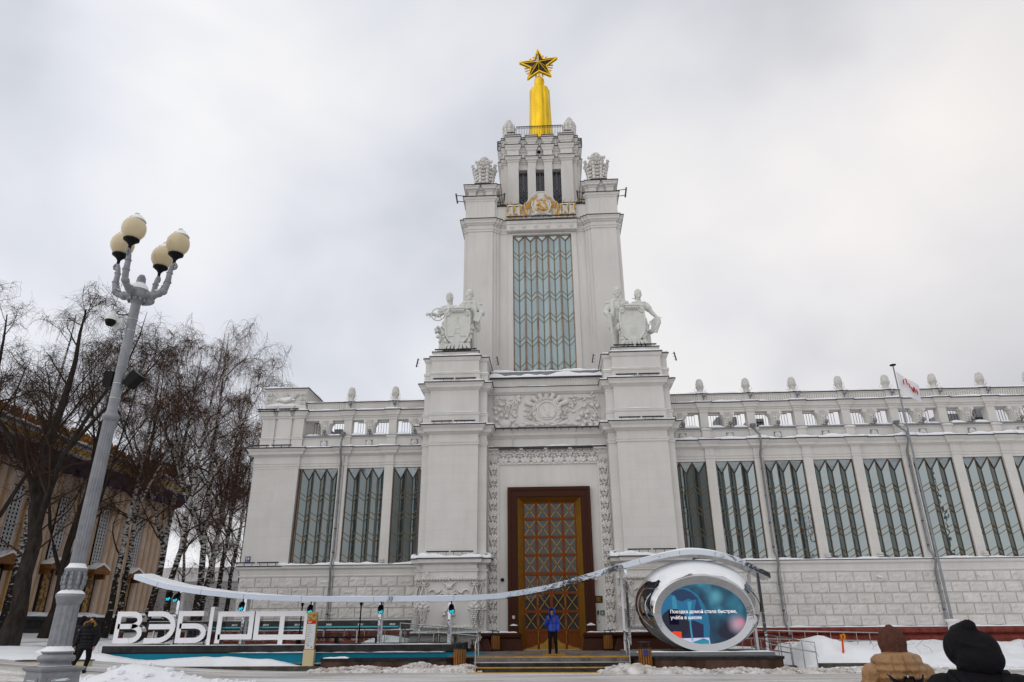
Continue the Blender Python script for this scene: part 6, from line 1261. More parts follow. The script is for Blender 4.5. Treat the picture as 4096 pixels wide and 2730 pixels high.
# ================================================================ street lamp
LX, LY = -10.2, 15.0
LMP = thing('street_lamp', 'ornate grey cast-iron street lamp with four cream globes', 'street lamp', (LX, LY, 0))
def sq(r, ch): return [(-r+ch, -r), (r-ch, -r), (r, -r+ch), (r, r-ch), (r-ch, r), (-r+ch, r), (-r, r-ch), (-r, -r+ch)]
RZ = R(-32)
def rp(pts): return [(LX+x*math.cos(RZ)-y*math.sin(RZ), LY+x*math.sin(RZ)+y*math.cos(RZ)) for x, y in pts]
MB().stack(rp([(-.36, -.36), (.36, -.36), (.36, .36), (-.36, .36)]), [(-.1, .1), (.06, .1), (.1, .03), (.80, 0), (.82, .04), (.86, .07), (.88, .07), (.90, 0)]).build('pedestal', 'lamp_paint', LMP)
for k in range(4):
    a = RZ+k*math.pi/2; pnl = MB(); pnl.stack([(-.25, -.382), (.25, -.382), (.25, -.33), (-.25, -.33)], [(.16, 0), (.70, 0)]); pnl.stack([(-.18, -.405), (.18, -.405), (.18, -.37), (-.18, -.37)], [(.22, 0), (.64, 0)]); o = pnl.build('pedestal_panel', 'lamp_paint', LMP, loc=(0, 0, 0)); o.rotation_euler = (0, 0, a)
    s_ = snow_path([(-.18, -.405), (.18, -.405)], .64, .03, .035, k, .06).build('snow', 'snow', LMP, loc=(0, 0, 0), kind='stuff'); s_.rotation_euler = (0, 0, a)
def lat(prof, name, m='lamp_paint', n=24, rf=None, c=(LX, LY, 0)): return MB().lathe(prof, c, n, True, rfun=rf).build(name, m, LMP)
lat([(.30, .90), (.30, .93), (.26, .96), (.33, 1.0), (.345, 1.05), (.33, 1.09), (.26, 1.12), (.27, 1.14), (.30, 1.15), (.30, 1.18), (.24, 1.2)], 'base_torus'); lat([(.31, .905), (.25, .95), (.2, .97)], 'snow', 'snow').__setitem__('kind', 'stuff')
lat([(.30, 1.18), (.27, 1.22), (.22, 1.27), (.18, 1.28)], 'snow', 'snow').__setitem__('kind', 'stuff')
fl_ = lambda nf: (lambda k, n, z: 1-.14*math.sin(math.pi*(k % (n//nf))/(n//nf))**.8)
lat([(.225, 1.18), (.215, 2.08)], 'lower_shaft', n=96, rf=fl_(12)); lat([(.215, 2.08), (.23, 2.1), (.26, 2.2), (.275, 2.22), (.275, 2.28), (.2, 2.29)], 'lower_capital'); lat([(.265, 2.285), (.24, 2.32), (.16, 2.38), (.1, 2.4)], 'snow', 'snow').__setitem__('kind', 'stuff')
av = MB(); av.lathe([(.17, 2.29), (.18, 2.4), (.165, 2.6), (.18, 2.72), (.22, 2.76), (.22, 2.80), (.16, 2.82)], (LX, LY, 0), 20)
for k in range(10):
    a = 2*math.pi*k/10
    for j in range(4): t = j/3; r_ = .19+.03*math.sin(t*3); av.ell((LX+math.cos(a)*r_, LY+math.sin(a)*r_, 2.32+.1+.26*t), (.055-.02*t, .03, .07), Matrix.Rotation(a-math.pi/2, 3, 'Z'), 6, 4)
av.build('acanthus_collar', 'lamp_paint', LMP); lat([(.215, 2.80), (.18, 2.84), (.15, 2.9)], 'snow', 'snow').__setitem__('kind', 'stuff')
lat([(.155, 2.81), (.152, 4.3), (.14, 6.08)], 'fluted_shaft', n=96, rf=fl_(16)); lat([(.14, 6.08), (.155, 6.1), (.18, 6.14), (.185, 6.18), (.17, 6.22), (.13, 6.25), (.135, 6.28), (.115, 6.29)], 'shaft_ring'); lat([(.115, 6.28), (.11, 9.12)], 'upper_shaft')
for z in (6.62, 6.98, 8.36, 8.66): lat([(.118, z-.012), (.121, z-.012), (.121, z+.012), (.118, z+.012)], 'strap', 'steel', 16)
hb = MB(); hb.lathe([(.12, 9.1), (.14, 9.14), (.2, 9.24), (.24, 9.27), (.25, 9.30), (.25, 9.44), (.22, 9.5), (.12, 9.62), (.1, 9.64), (.11, 9.7), (.1, 9.82), (.06, 9.9), (.01, 9.92)], (LX, LY, 0), 20)
for k in range(10): a = 2*math.pi*k/10; hb.ell((LX+math.cos(a)*.2, LY+math.sin(a)*.2, 9.2), (.06, .03, .07), Matrix.Rotation(a-math.pi/2, 3, 'Z'), 6, 4)
hb.build('hub', 'lamp_paint', LMP); lat([(.24, 9.47), (.2, 9.56), (.13, 9.66), (.1, 9.66)], 'snow', 'snow').__setitem__('kind', 'stuff')
for k, (dx, dy) in enumerate(((0, -1), (-1, 0), (1, 0.1), (-.05, 1))):
    am = MB(); pt = lambda r_, z: (LX+dx*r_, LY+dy*r_, z); am.tube([pt(.2, 9.36), pt(.36, 9.34), pt(.52, 9.38), pt(.63, 9.52), pt(.66, 9.7), pt(.66, 9.95), pt(.68, 10.12), pt(.72, 10.24)], [.11, .085, .08, .075, .075, .065, .055, .045], 10)
    for r_, z, s_ in ((.36, 9.34, .115), (.60, 9.46, .10), (.66, 9.72, .095), (.665, 9.98, .085)): am.ell(pt(r_, z), (s_, s_, .035 if z > 9.5 else s_), None, 10, 5)
    tv = (-dy, dx); am.tube([(LX+dx*.72+dx*.10*math.sin(t)*(1-t/9), LY+dy*.72+dy*.10*math.sin(t)*(1-t/9), 10.16+.10*math.cos(t)*(1-t/9)) for t in [i*.7 for i in range(9)]], [.04-.003*i for i in range(9)], 6)
    for j in range(9): t = j/8; am.ell(pt(.42+.22*t, 9.40+.5*t*t), (.04, .04, .05), None, 5, 3)
    o = am.build('arm', 'lamp_paint', LMP); g0 = pt(.72, 10.28)
    MB().lathe([(.035, -.04), (.04, .08), (.09, .16), (.17, .22), (.185, .25), (.15, .27)], g0, 20, True, rfun=lambda k_, n, z: 1+(.06 if k_ % 2 else 0)*(z > .15)).build('globe_cup', 'black', o)
    gl = MB().lathe([(.14, .26), (.2, .32), (.265, .43), (.285, .54), (.27, .66), (.215, .77), (.14, .84), (.135, .86), (.10, .90), (.06, .95), (.055, 1.0), (.0, 1.01)], g0, 24).build('globe', 'globe', o)
    MB().lathe([(.145, .835), (.155, .85), (.145, .865)], g0, 20).build('globe_ring', 'brass', o); MB().lathe([(.21, .785), (.17, .85), (.12, .90), (.075, .95), (.06, .955)], (g0[0]+.035, g0[1]+.01, g0[2]), 16).build('snow', 'snow', o, kind='stuff')
    snow_path([(g0[0]-dx*.3-.04, g0[1]-dy*.3-.04), (g0[0]-dx*.15-.04, g0[1]-dy*.15-.04)], 9.47, .08, .05, k, .04).build('snow', 'snow', o, kind='stuff')
sc = MB(); sc.box(LX-.34, LX-.12, LY-.2, LY-.1, 8.40, 8.62); sc.tube([(LX-.2, LY-.2, 8.5), (LX-.24, LY-.32, 8.62), (LX-.3, LY-.36, 8.72)], .05, 8); sc.lathe([(.04, .2), (.10, .14), (.125, .06), (.125, 0)], (LX-.3, LY-.36, 8.5), 14); c0 = sc.build('security_camera', 'white_plastic', LMP); MB().lathe([(.118, .0), (.115, -.06), (.08, -.13), (.0, -.16)], (LX-.3, LY-.36, 8.5), 14).build('camera_dome', 'black', c0)
MB().tube([(LX-.1, LY-.05, 8.78), (LX-.35, LY-.05, 8.80), (LX-.42, LY-.05, 8.84), (LX-.40, LY-.05, 8.88), (LX-.35, LY-.05, 8.88)], .015, 6).build('hook', 'black_metal', LMP)
for dx, ry in ((-.24, .0), (.32, R(38))):
    sp_m = MB(); sp_m.frust((-.1, .1, -.12, .14), (-.12, .12, -.13, .15), -.19, .19); o = sp_m.build('loudspeaker', 'black', LMP, loc=(dx, .05, 7.1)); o.rotation_euler = (0, ry, 0)
MB().bar((LX+.1, LY, 6.98), (LX+.3, LY, 7.25), .012).bar((LX+.1, LY, 6.98), (LX+.28, LY, 6.98), .012).build('speaker_bracket', 'black_metal', LMP)

# ================================================================ people
def limb(mb, *pr):                                # chain of (point, radius)
    for (p, r0), (q_, r1) in zip(pr[:-1], pr[1:]): mb.cone(p, q_, r0, r1, 10)
    return mb
def hand(mb, w, d, up, r=.9, curl=.5):           # palm and five fingers from wrist w, pointing along d
    w, d, up = Vector(w), Vector(d).normalized(), Vector(up).normalized(); sd = d.cross(up).normalized(); c = w+d*.05*r
    mb.ell(c, (.042*r, .042*r, .03*r), None, 8, 6); mb.cone(w, c, .026*r, .036*r, 8)
    for i, (o, L) in enumerate(((-.03, .062), (-.01, .075), (.01, .07), (.029, .055))):
        a = c+sd*o*r+d*.03*r; b = a+d*L*.55*r-up*.012*curl*r; e_ = b+(d*(1-curl)-up*curl)*L*.5*r; mb.cone(a, b, .0095*r, .009*r, 6); mb.cone(b, e_, .009*r, .007*r, 6)
    t0 = w+d*.02*r-sd*.035*r; t1 = t0+(d*.6-sd*.7).normalized()*.045*r; mb.cone(t0, t1, .012*r, .010*r, 6); mb.cone(t1, t1+(d-up*.3*curl).normalized()*.03*r, .010*r, .008*r, 6)
def head(mb, c, s=1.0, yaw=0.0, pitch=0.0):
    M = Matrix.Rotation(yaw, 3, 'Z') @ Matrix.Rotation(pitch, 3, 'X'); c = Vector(c); f = lambda x, y, z: c+M @ Vector((x*s, y*s, z*s))
    mb.ell(f(0, .01, .03), (.076*s, .095*s, .105*s), M, 12, 9); mb.ell(f(0, -.02, -.05), (.058*s, .07*s, .075*s), M, 10, 8); mb.cone(f(0, -.082, .022), f(0, -.108, -.018), .010*s, .017*s, 6)
    mb.ell(f(0, -.078, .045), (.055*s, .022*s, .014*s), M, 8, 5); mb.ell(f(0, -.082, -.062), (.027*s, .014*s, .010*s), M, 8, 5); mb.ell(f(0, -.07, -.10), (.026*s, .025*s, .02*s), M, 8, 5)
    for x in (-1, 1): mb.ell(f(x*.078, .01, .0), (.014*s, .024*s, .034*s), M, 6, 5); mb.ell(f(x*.036, -.062, -.02), (.026*s, .024*s, .026*s), M, 6, 5); mb.ell(f(x*.03, -.078, .022), (.013*s, .008*s, .007*s), M, 6, 4)
    return f
def legs(mb, hips, knees, ankles, r=(.09, .065, .05)):
    for h_, k_, a_ in zip(hips, knees, ankles): limb(mb, (h_, r[0]), (k_, r[1]), (a_, r[2]))
def shoe(mb, a, d, s=1.0):
    a, d = Vector(a), Vector((d[0], d[1], 0)).normalized(); mb.cone(a+Vector((0, 0, -.02)), a+Vector((0, 0, -.045)), .055*s, .055*s, 8); mb.ell(a+d*.07*s+Vector((0, 0, -.055)), (.05*s, .13*s, .042*s), Matrix.Rotation(math.atan2(d.y, d.x)-math.pi/2, 3, 'Z'), 10, 6)
def person(label, loc, rz, parts, body, vox=.014):
    T = thing('person', label, 'person', loc, None, rz); b = obj('body', remesh(body, 'body', vox, 'skin', 2), T, (0, 0, 0))
    for nm, mb, m, v, it in parts:
        me = remesh(mb, nm, v, m, it) if v else shared(mb, nm, m); obj(nm, me, T, (0, 0, 0))
    return T
# --- man in the blue jacket, phone held up in his right hand (local frame: faces -Y, feet at z=0)
bd = MB(); head(bd, (0.0, -.03, 1.60), 1.0, R(-22), R(14)); bd.cone((0, 0, 1.38), (0, -.02, 1.52), .055, .055); bd.cone((0, .02, .95), (0, .02, 1.36), .085, .085); legs(bd, ((-.09, 0, .9), (.09, 0, .9)), ((-.11, -.01, .48), (.12, -.01, .48)), ((-.12, .02, .09), (.14, .02, .09)), (.075, .05, .04))
limb(bd, ((-.19, 0, 1.38), .05), ((-.26, -.02, 1.12), .04), ((-.13, -.22, 1.33), .03)); hand(bd, (-.125, -.225, 1.345), (.10, -.15, 1), (0, -1, .1), 1.15, .8); limb(bd, ((.19, 0, 1.38), .05), ((.25, .04, 1.12), .04), ((.24, -.03, .86), .03))
jk = MB(); jk.ell((0, .0, 1.36), (.20, .12, .12)); jk.ell((0, 0, 1.22), (.205, .135, .22)); jk.ell((0, 0, 1.0), (.205, .14, .22)); jk.ell((0, 0, .89), (.20, .145, .11)); limb(jk, ((-.19, 0, 1.38), .085), ((-.26, -.02, 1.12), .082), ((-.15, -.195, 1.30), .06)); limb(jk, ((.19, 0, 1.38), .085), ((.255, .04, 1.12), .082), ((.245, -.02, .90), .062))
hd_ = MB(); M_ = Matrix.Rotation(R(-22), 3, 'Z'); fh = lambda x, y, z: Vector((0, -.03, 1.60))+M_ @ Vector((x, y, z))
for k in range(-6, 7):
    a = math.pi/2+k*.36; hd_.tube([fh(.115*math.cos(a), -.075, .01+.135*math.sin(a)), fh(.122*math.cos(a), .0, .015+.145*math.sin(a)), fh(.10*math.cos(a), .09, .01+.12*math.sin(a)), fh(.04*math.cos(a), .135, .05*math.sin(a))], [.022, .03, .04, .05], 8)
hd_.tube([(-.10, -.06, 1.46), (0, -.12, 1.42), (.10, -.06, 1.46), (.09, .07, 1.46), (0, .11, 1.46), (-.09, .07, 1.46)], .045, 8, closed=True)
tr_ = MB(); legs(tr_, ((-.09, 0, .86), (.09, 0, .86)), ((-.11, -.015, .47), (.12, -.015, .47)), ((-.12, .02, .11), (.14, .02, .11)), (.105, .08, .065)); tr_.ell((0, 0, .86), (.17, .12, .12)); sh_ = MB(); shoe(sh_, (-.12, .02, .09), (-.25, -1)); shoe(sh_, (.14, .02, .09), (.2, -1)); hr = MB(); hr.ell(fh(0, -.02, .075), (.078, .09, .06), M_, 10, 7)
for k in range(7): hr.cone(fh(-.06+k*.02, -.085, .09), fh(-.065+k*.021, -.098, .045), .016, .008, 6)
ph = MB().hexa([tuple(Vector((-.10, -.30, 1.42))+Vector(p)) for p in ((-.035, 0, -.07), (.035, .0, -.07), (.035, .012, -.07), (-.035, .012, -.07), (-.035, -.05, .07), (.035, -.05, .07), (.035, -.038, .07), (-.035, -.038, .07))])
bl = person('person in a bright blue hooded jacket looking at a phone before the door', (-.03, 31.6, .51), 0, [('jacket', jk, 'jacket_blue', .016, 3), ('hood', hd_, 'jacket_blue', .014, 2), ('trousers', tr_, 'cloth_black', .016, 3), ('shoes', sh_, 'black', .012, 2), ('hair', hr, 'hair', .012, 1)], bd)
P_ = thing('smartphone', 'black phone in the hand of the person in blue', 'phone', (-.03, 31.6, .51)); obj('phone_body', shared(ph, 'phone_body', 'black'), P_, (0, 0, 0)); bgx = MB(); rosette(bgx, .09, -.15, 1.28, .03, 6, .006); obj('jacket_badge', shared(bgx, 'jacket_badge', 'red_print'), bl, (0, 0, 0)); bl.scale = (1.02,)*3; P_.scale = bl.scale
zp = MB().bar((0, -.149, .84), (0, -.142, 1.42), .006, .004); obj('zip', shared(zp, 'zip', 'navy'), bl, (0, 0, 0))
# --- walker in a long black parka with fur hood, seen from behind (faces +Y)
bd = MB(); head(bd, (0.02, .05, 1.62), 1.0, math.pi, R(-10)); bd.cone((0, 0, 1.38), (0.01, .03, 1.52), .055, .055); bd.cone((0, 0, .95), (0, 0, 1.38), .13, .13)
hp = ((-.1, 0, .9), (.1, 0, .9)); kn_ = ((-.16, -.06, .5), (.11, .10, .48)); an = ((-.24, -.30, .16), (.08, .02, .09)); legs(bd, hp, kn_, an, (.075, .05, .04)); limb(bd, ((.2, 0, 1.38), .05), ((.30, .03, 1.1), .04), ((.27, -.02, .84), .03)); hand(bd, (.27, -.02, .83), (-.05, .05, -1), (1, 0, 0), 1.1, .5); limb(bd, ((-.2, 0, 1.38), .05), ((-.32, .06, 1.12), .04), ((-.36, .0, .86), .03)); hand(bd, (-.36, 0, .85), (0, .1, -1), (-1, 0, 0), 1.1, .5)
jk = MB()
for z, rx, ry in ((1.40, .22, .14), (1.30, .25, .165), (1.19, .265, .175), (1.08, .265, .175), (.97, .265, .175), (.87, .27, .175), (.78, .27, .175)): jk.ell((0, 0, z), (rx, ry, .085))
limb(jk, ((-.21, 0, 1.38), .10), ((-.32, .06, 1.12), .095), ((-.36, 0, .88), .07)); limb(jk, ((.21, 0, 1.38), .10), ((.31, .03, 1.1), .095), ((.275, -.02, .87), .07)); hd_ = MB(); hd_.ell((0, -.06, 1.45), (.17, .12, .10)); hd_.ell((0, -.02, 1.50), (.15, .12, .1)); fu = MB(); rr = random.Random(8)
for k in range(60): a = rr.uniform(-.4, math.pi+.4); fu.ell((.175*math.cos(a)+rr.uniform(-.02, .02), -.045+rr.uniform(-.04, .06), 1.50+.10*math.sin(a)+rr.uniform(-.02, .02)), (.035, .03, .035), None, 6, 4)
tr_ = MB(); legs(tr_, hp, kn_, an, (.115, .085, .06)); tr_.ell((0, 0, .85), (.18, .13, .12)); sh_ = MB(); shoe(sh_, an[0], (-.2, 1)); shoe(sh_, an[1], (0, 1)); cp_ = MB(); cp_.ell((.02, .06, 1.70), (.105, .115, .06)); cp_.ell((.02, .06, 1.655), (.11, .12, .03))
FZ = zt(-15.9, 24.6); person('person in a long black parka with tan fur hood walking beside the lamp post', (-15.85, 24.7, FZ), R(8), [('parka', jk, 'jacket_black', .018, 2), ('hood', hd_, 'jacket_black', .018, 2), ('fur_trim', fu, 'fur', None, 0), ('trousers', tr_, 'cloth_black', .016, 3), ('shoes', sh_, 'black', .012, 2), ('flat_cap', cp_, 'black', .012, 2)], bd)
# --- companion, mostly behind the lamp post, face turned back
bd = MB(); head(bd, (0, 0, 1.58), 1.0, R(150)); bd.cone((0, 0, 1.36), (0, 0, 1.5), .05, .05); bd.cone((0, 0, .95), (0, 0, 1.36), .12, .12); hp = ((-.09, 0, .9), (.09, 0, .9)); kn_ = ((-.1, .08, .5), (.1, -.02, .5)); an = ((-.1, .05, .09), (.1, -.2, .12)); legs(bd, hp, kn_, an, (.07, .05, .04)); limb(bd, ((-.18, 0, 1.36), .05), ((-.24, .02, 1.1), .04), ((-.24, .05, .85), .03)); hand(bd, (-.24, .05, .84), (0, .1, -1), (-1, 0, 0), 1, .5); limb(bd, ((.18, 0, 1.36), .05), ((.24, .0, 1.1), .04), ((.24, .05, .85), .03)); hand(bd, (.24, .05, .84), (0, .1, -1), (1, 0, 0), 1, .5)
jk = MB()
for z, rx in ((1.36, .2), (1.2, .22), (1.05, .22), (.9, .23), (.75, .23), (.62, .23)): jk.ell((0, 0, z), (rx, .15, .12))
for s in (-1, 1): limb(jk, ((s*.18, 0, 1.36), .085), ((s*.24, .01, 1.1), .08), ((s*.24, .05, .88), .06))
hd_ = MB(); hd_.ell((.02, -.03, 1.60), (.125, .125, .15)); hd_.ell((0, 0, 1.45), (.13, .12, .09)); hd_.ell((-.03, -.03, 1.5), (.10, .10, .10)); cut = MB(); tr_ = MB(); legs(tr_, hp, kn_, an, (.10, .08, .06)); sh_ = MB(); shoe(sh_, an[0], (0, 1)); shoe(sh_, an[1], (0, 1))
Z2 = zt(-16.9, 25.6); person('person in a black hooded coat half hidden behind the lamp post', (-16.72, 25.6, Z2), 0, [('coat', jk, 'jacket_black', .018, 2), ('hood', hd_, 'cloth_black', .016, 2), ('trousers', tr_, 'cloth_black', .016, 3), ('shoes', sh_, 'black', .012, 2)], bd)
# --- foreground pair seen from behind
def back_body(s=1.0):
    b = MB(); head(b, (0, .03, 1.42), 1.0, math.pi, R(-16)); b.cone((0, 0, 1.2), (0, .01, 1.34), .055, .055); b.cone((0, 0, .8), (0, 0, 1.2), .13, .13); legs(b, ((-.09, 0, .78), (.09, 0, .78)), ((-.1, .02, .42), (.1, .02, .42)), ((-.1, 0, .08), (.1, 0, .08)), (.075, .05, .04))
    for k in (-1, 1): limb(b, ((k*.19, 0, 1.18), .05), ((k*.28, .02, .94), .04), ((k*.27, .12, .74), .03)); hand(b, (k*.27, .12, .73), (0, .3, -1), (k, 0, 0), 1, .5)
    return b
jk = MB()
for i, z in enumerate((1.18, 1.07, .96, .85, .74, .64)): jk.ell((0, 0, z), (.235+.012*(i > 1), .165, .085), None, 16, 8)
for k in (-1, 1):
    jk.ell((k*.20, 0, 1.19), (.11, .115, .09))
    for i in range(5): t = i/4; p = Vector((k*.22, 0, 1.16)).lerp(Vector((k*.30, .03, .9)), t); jk.ell(p, (.095, .10, .065))
    for i in range(4): t = i/3; p = Vector((k*.30, .04, .86)).lerp(Vector((k*.275, .11, .72)), t); jk.ell(p, (.075, .085, .05))
ch = MB()                                          # puffy hood lying on the shoulders
for i, (z, rx, ry, yy) in enumerate(((1.325, .165, .12, -.06), (1.28, .20, .145, -.075), (1.225, .215, .155, -.085), (1.165, .205, .14, -.095), (1.11, .15, .10, -.10))): ch.ell((0, yy, z), (rx, ry, .05), None, 16, 8)
ch.tube([(-.15, .06, 1.28), (-.16, -.04, 1.30), (-.08, -.13, 1.31), (.08, -.13, 1.31), (.16, -.04, 1.30), (.15, .06, 1.28)], .05, 10)
fh_ = MB(); fh_.ell((0, .0, 1.44), (.118, .135, .14), None, 18, 12); fh_.ell((0, -.015, 1.36), (.11, .12, .09), None, 16, 8); fh_.cone((0, -.02, 1.30), (0, -.01, 1.4), .095, .1); fh_.tube([(0, .07, 1.575), (0, -.02, 1.582), (0, -.09, 1.54), (0, -.135, 1.45), (0, -.125, 1.36)], .014, 8)
tr_ = MB(); legs(tr_, ((-.09, 0, .74), (.09, 0, .74)), ((-.1, .02, .42), (.1, .02, .42)), ((-.1, 0, .1), (.1, 0, .1)), (.105, .08, .06)); sh_ = MB(); shoe(sh_, (-.1, 0, .08), (0, 1)); shoe(sh_, (.1, 0, .08), (0, 1))
T1 = person('person in a tan quilted jacket and brown fleece hood seen from behind', (3.05, 6.95, 0), R(-6), [('quilted_jacket', jk, 'jacket_tan', .013, 1), ('jacket_hood', ch, 'jacket_tan', .012, 1), ('fleece_hood', fh_, 'fleece_brown', .012, 2), ('trousers', tr_, 'cloth_black', .02, 2), ('shoes', sh_, 'black', .016, 2)], back_body())
qs = MB()
for x in (-.085, .0, .085): qs.tube([(x, -.185, 1.335), (x*1.25, -.221, 1.28), (x*1.2, -.241, 1.22), (x*1.05, -.233, 1.165)], .002, 4)

obj('quilt_seams', shared(qs, 'quilt_seams', 'seam'), T1, (0, 0, 0))
def backpack(label, loc, rz, m, y=-.24, z=1.04, w=.15):
    T = thing('backpack', label, 'backpack', loc, None, rz); mb = MB()
    for i in range(5): mb.ell((0, y-.02, z-i*.08), (w, .10, .09), None, 14, 8)
    obj('bag', remesh(mb, 'bag', .013, m, 3), T, (0, 0, 0)); hl = MB().tube([(-.05, y+.0, z+.07), (-.035, y-.01, z+.12), (.035, y-.01, z+.12), (.05, y, z+.07)], .012, 8); obj('grab_loop', shared(hl, 'grab_loop', m), T, (0, 0, 0))
    for k in (-1, 1):
        st_ = MB(); sp3 = [(k*.07, y+.0, z+.05), (k*.12, y+.07, z+.13), (k*.14, -.10, z+.185), (k*.15, -.02, z+.20), (k*.15, .10, z+.16)]
        for pa, pb in zip(sp3[:-1], sp3[1:]): st_.bar(pa, pb, .028, .010)
        obj('strap', shared(st_, 'strap', m), T, (0, 0, 0))
    return T
bp1 = backpack('navy backpack worn over the tan quilted jacket', (3.05, 6.95, 0), R(-6), 'navy', -.24, 1.05, .13); st_ = MB().ell((-.01, -.26, 1.175), (.008, .006, .014)); obj('zip_pull', shared(st_, 'zip_pull', 'steel'), bp1, (0, 0, 0))
jk = MB()
for i, z in enumerate((1.20, 1.08, .95, .82, .7)): jk.ell((0, 0, z), (.25, .17, .11), None, 16, 8)
for k in (-1, 1): jk.ell((k*.22, 0, 1.19), (.12, .12, .09)); limb(jk, ((k*.23, 0, 1.17), .10), ((k*.30, .03, .94), .09), ((k*.28, .12, .74), .065))
jk.cone((0, -.01, 1.2), (0, .0, 1.32), .15, .115); hd_ = MB(); hd_.ell((-.02, .02, 1.46), (.125, .14, .13), None, 18, 12); hd_.ell((-.045, .09, 1.43), (.115, .10, .13), None, 16, 10); hd_.ell((.025, -.06, 1.37), (.145, .125, .115), None, 16, 10); hd_.ell((.045, -.04, 1.42), (.12, .12, .13), None, 16, 10); hd_.ell((0.0, -.02, 1.31), (.13, .12, .07), None, 16, 8); hd_.cone((-.06, .10, 1.55), (.0, -.05, 1.575), .035, .05); hd_.tube([(-.10, .06, 1.335), (-.10, -.10, 1.33), (0, -.15, 1.33), (.10, -.10, 1.33), (.10, .06, 1.335)], .022, 8); hd_.tube([(-.11, .02, 1.5), (-.08, -.125, 1.47), (.03, -.17, 1.44), (.13, -.10, 1.41)], .014, 6)
tr_ = MB(); legs(tr_, ((-.09, 0, .74), (.09, 0, .74)), ((-.1, .02, .42), (.1, .02, .42)), ((-.1, 0, .1), (.1, 0, .1)), (.105, .08, .06)); sh_ = MB(); shoe(sh_, (-.1, 0, .08), (0, 1)); shoe(sh_, (.1, 0, .08), (0, 1))
T2 = person('person in a black hooded coat at the right edge seen from behind', (2.93, 5.45, 0), R(-14), [('coat', jk, 'cloth_black2', .014, 2), ('hood', hd_, 'cloth_black2', .012, 2), ('trousers', tr_, 'cloth_black', .02, 2), ('shoes', sh_, 'black', .016, 2)], back_body())
bp2 = backpack('black backpack with white zip trim on the person at the right edge', (2.93, 5.45, 0), R(-14), 'cloth_black', -.24, 1.09, .19); zt_ = MB().tube([(-.05, -.345, 1.08), (0.0, -.352, 1.06), (.03, -.352, 1.06), (.055, -.345, 1.11), (.06, -.335, 1.14)], .006, 6); obj('zip_trim', shared(zt_, 'zip_trim', 'white_print'), bp2, (0, 0, 0))
for T in (T1,): T.scale = (1.0, 1.0, 1.0)
# ================================================================ sculpture groups
def fig_man(mb, x, arm_l, arm_r, hd_yaw=0):
    o = Vector((x, .02, 0)); V = lambda a, b, c: o+Vector((a, b, c))
    head(mb, V(0, -.02, 1.655), 1.22, hd_yaw, R(4)); mb.ell(V(0, .02, 1.745), (.085, .10, .055)); 
    for k in range(6): mb.ell(V(-.06+.024*k, -.07, 1.765+.01*(k % 2)), (.022, .03, .025))
    mb.cone(V(0, 0, 1.44), V(0, -.01, 1.58), .065, .06); mb.ell(V(0, 0, 1.38), (.215, .12, .11)); mb.ell(V(0, -.02, 1.26), (.20, .13, .2)); mb.ell(V(0, 0, 1.05), (.165, .115, .2)); mb.ell(V(0, 0, .90), (.165, .12, .12))
    for s in (-1, 1):                                      # open coat falling to the thigh
        limb(mb, (V(s*.13, -.08, 1.40), .05), (V(s*.15, -.10, 1.1), .06), (V(s*.19, -.07, .75), .07)); limb(mb, (V(s*.17, .06, 1.35), .07), (V(s*.2, .06, .75), .08)); mb.ell(V(s*.06, -.10, 1.43), (.06, .03, .03))
        limb(mb, (V(s*.09, 0, .88), .11), (V(s*.11, -.03, .48), .085), (V(s*.12, .02, .1), .07)); mb.ell(V(s*.13, -.07, .05), (.06, .13, .05))
    mb.cone(V(0, -.135, 1.40), V(.01, -.15, 1.16), .02, .03)
    for a in (arm_l, arm_r): limb(mb, (V(*a[0]), .085), (V(*a[1]), .075), (V(*a[2]), .05)); hand(mb, V(*a[2]), Vector(a[2])-Vector(a[1])+Vector((0, 0, -.05)), (0, -1, 0), 1.3, .7)
def fig_woman(mb, x, arm_l, arm_r, hd_yaw=0):
    o = Vector((x, .02, 0)); V = lambda a, b, c: o+Vector((a, b, c))
    head(mb, V(0, -.02, 1.60), 1.16, hd_yaw, R(-6)); mb.ell(V(0, .03, 1.655), (.088, .10, .07)); mb.ell(V(0, .09, 1.58), (.08, .05, .09)); mb.ell(V(.03, .08, 1.48), (.05, .04, .08)); mb.ell(V(0, -.04, 1.715), (.05, .05, .03))
    mb.cone(V(0, 0, 1.38), V(0, -.01, 1.52), .052, .048); mb.ell(V(0, 0, 1.33), (.18, .10, .09)); mb.ell(V(0, -.02, 1.22), (.155, .115, .16)); mb.ell(V(0, 0, 1.05), (.125, .10, .16))
    for s in (-1, 1): mb.ell(V(s*.07, -.085, 1.25), (.062, .055, .062))
    for z, r_ in ((.92, .16), (.8, .185), (.6, .19), (.4, .19), (.2, .20), (.06, .21)): mb.ell(V(0, .01, z), (r_, .14, .14))
    for k in range(9): a = -1.4+k*.35; limb(mb, (V(.15*math.sin(a), -.11*math.cos(a), .92), .022), (V(.20*math.sin(a), -.15*math.cos(a), .45), .03), (V(.21*math.sin(a), -.16*math.cos(a), .04), .03))
    for a in (arm_l, arm_r): mb.cone(V(*a[0]), Vector(V(*a[0])).lerp(V(*a[1]), .5), .085, .09); limb(mb, (V(*a[0]), .075), (V(*a[1]), .058), (V(*a[2]), .04)); hand(mb, V(*a[2]), Vector(a[2])-Vector(a[1])+Vector((0, 0, -.05)), (0, -1, 0), 1.2, .7)
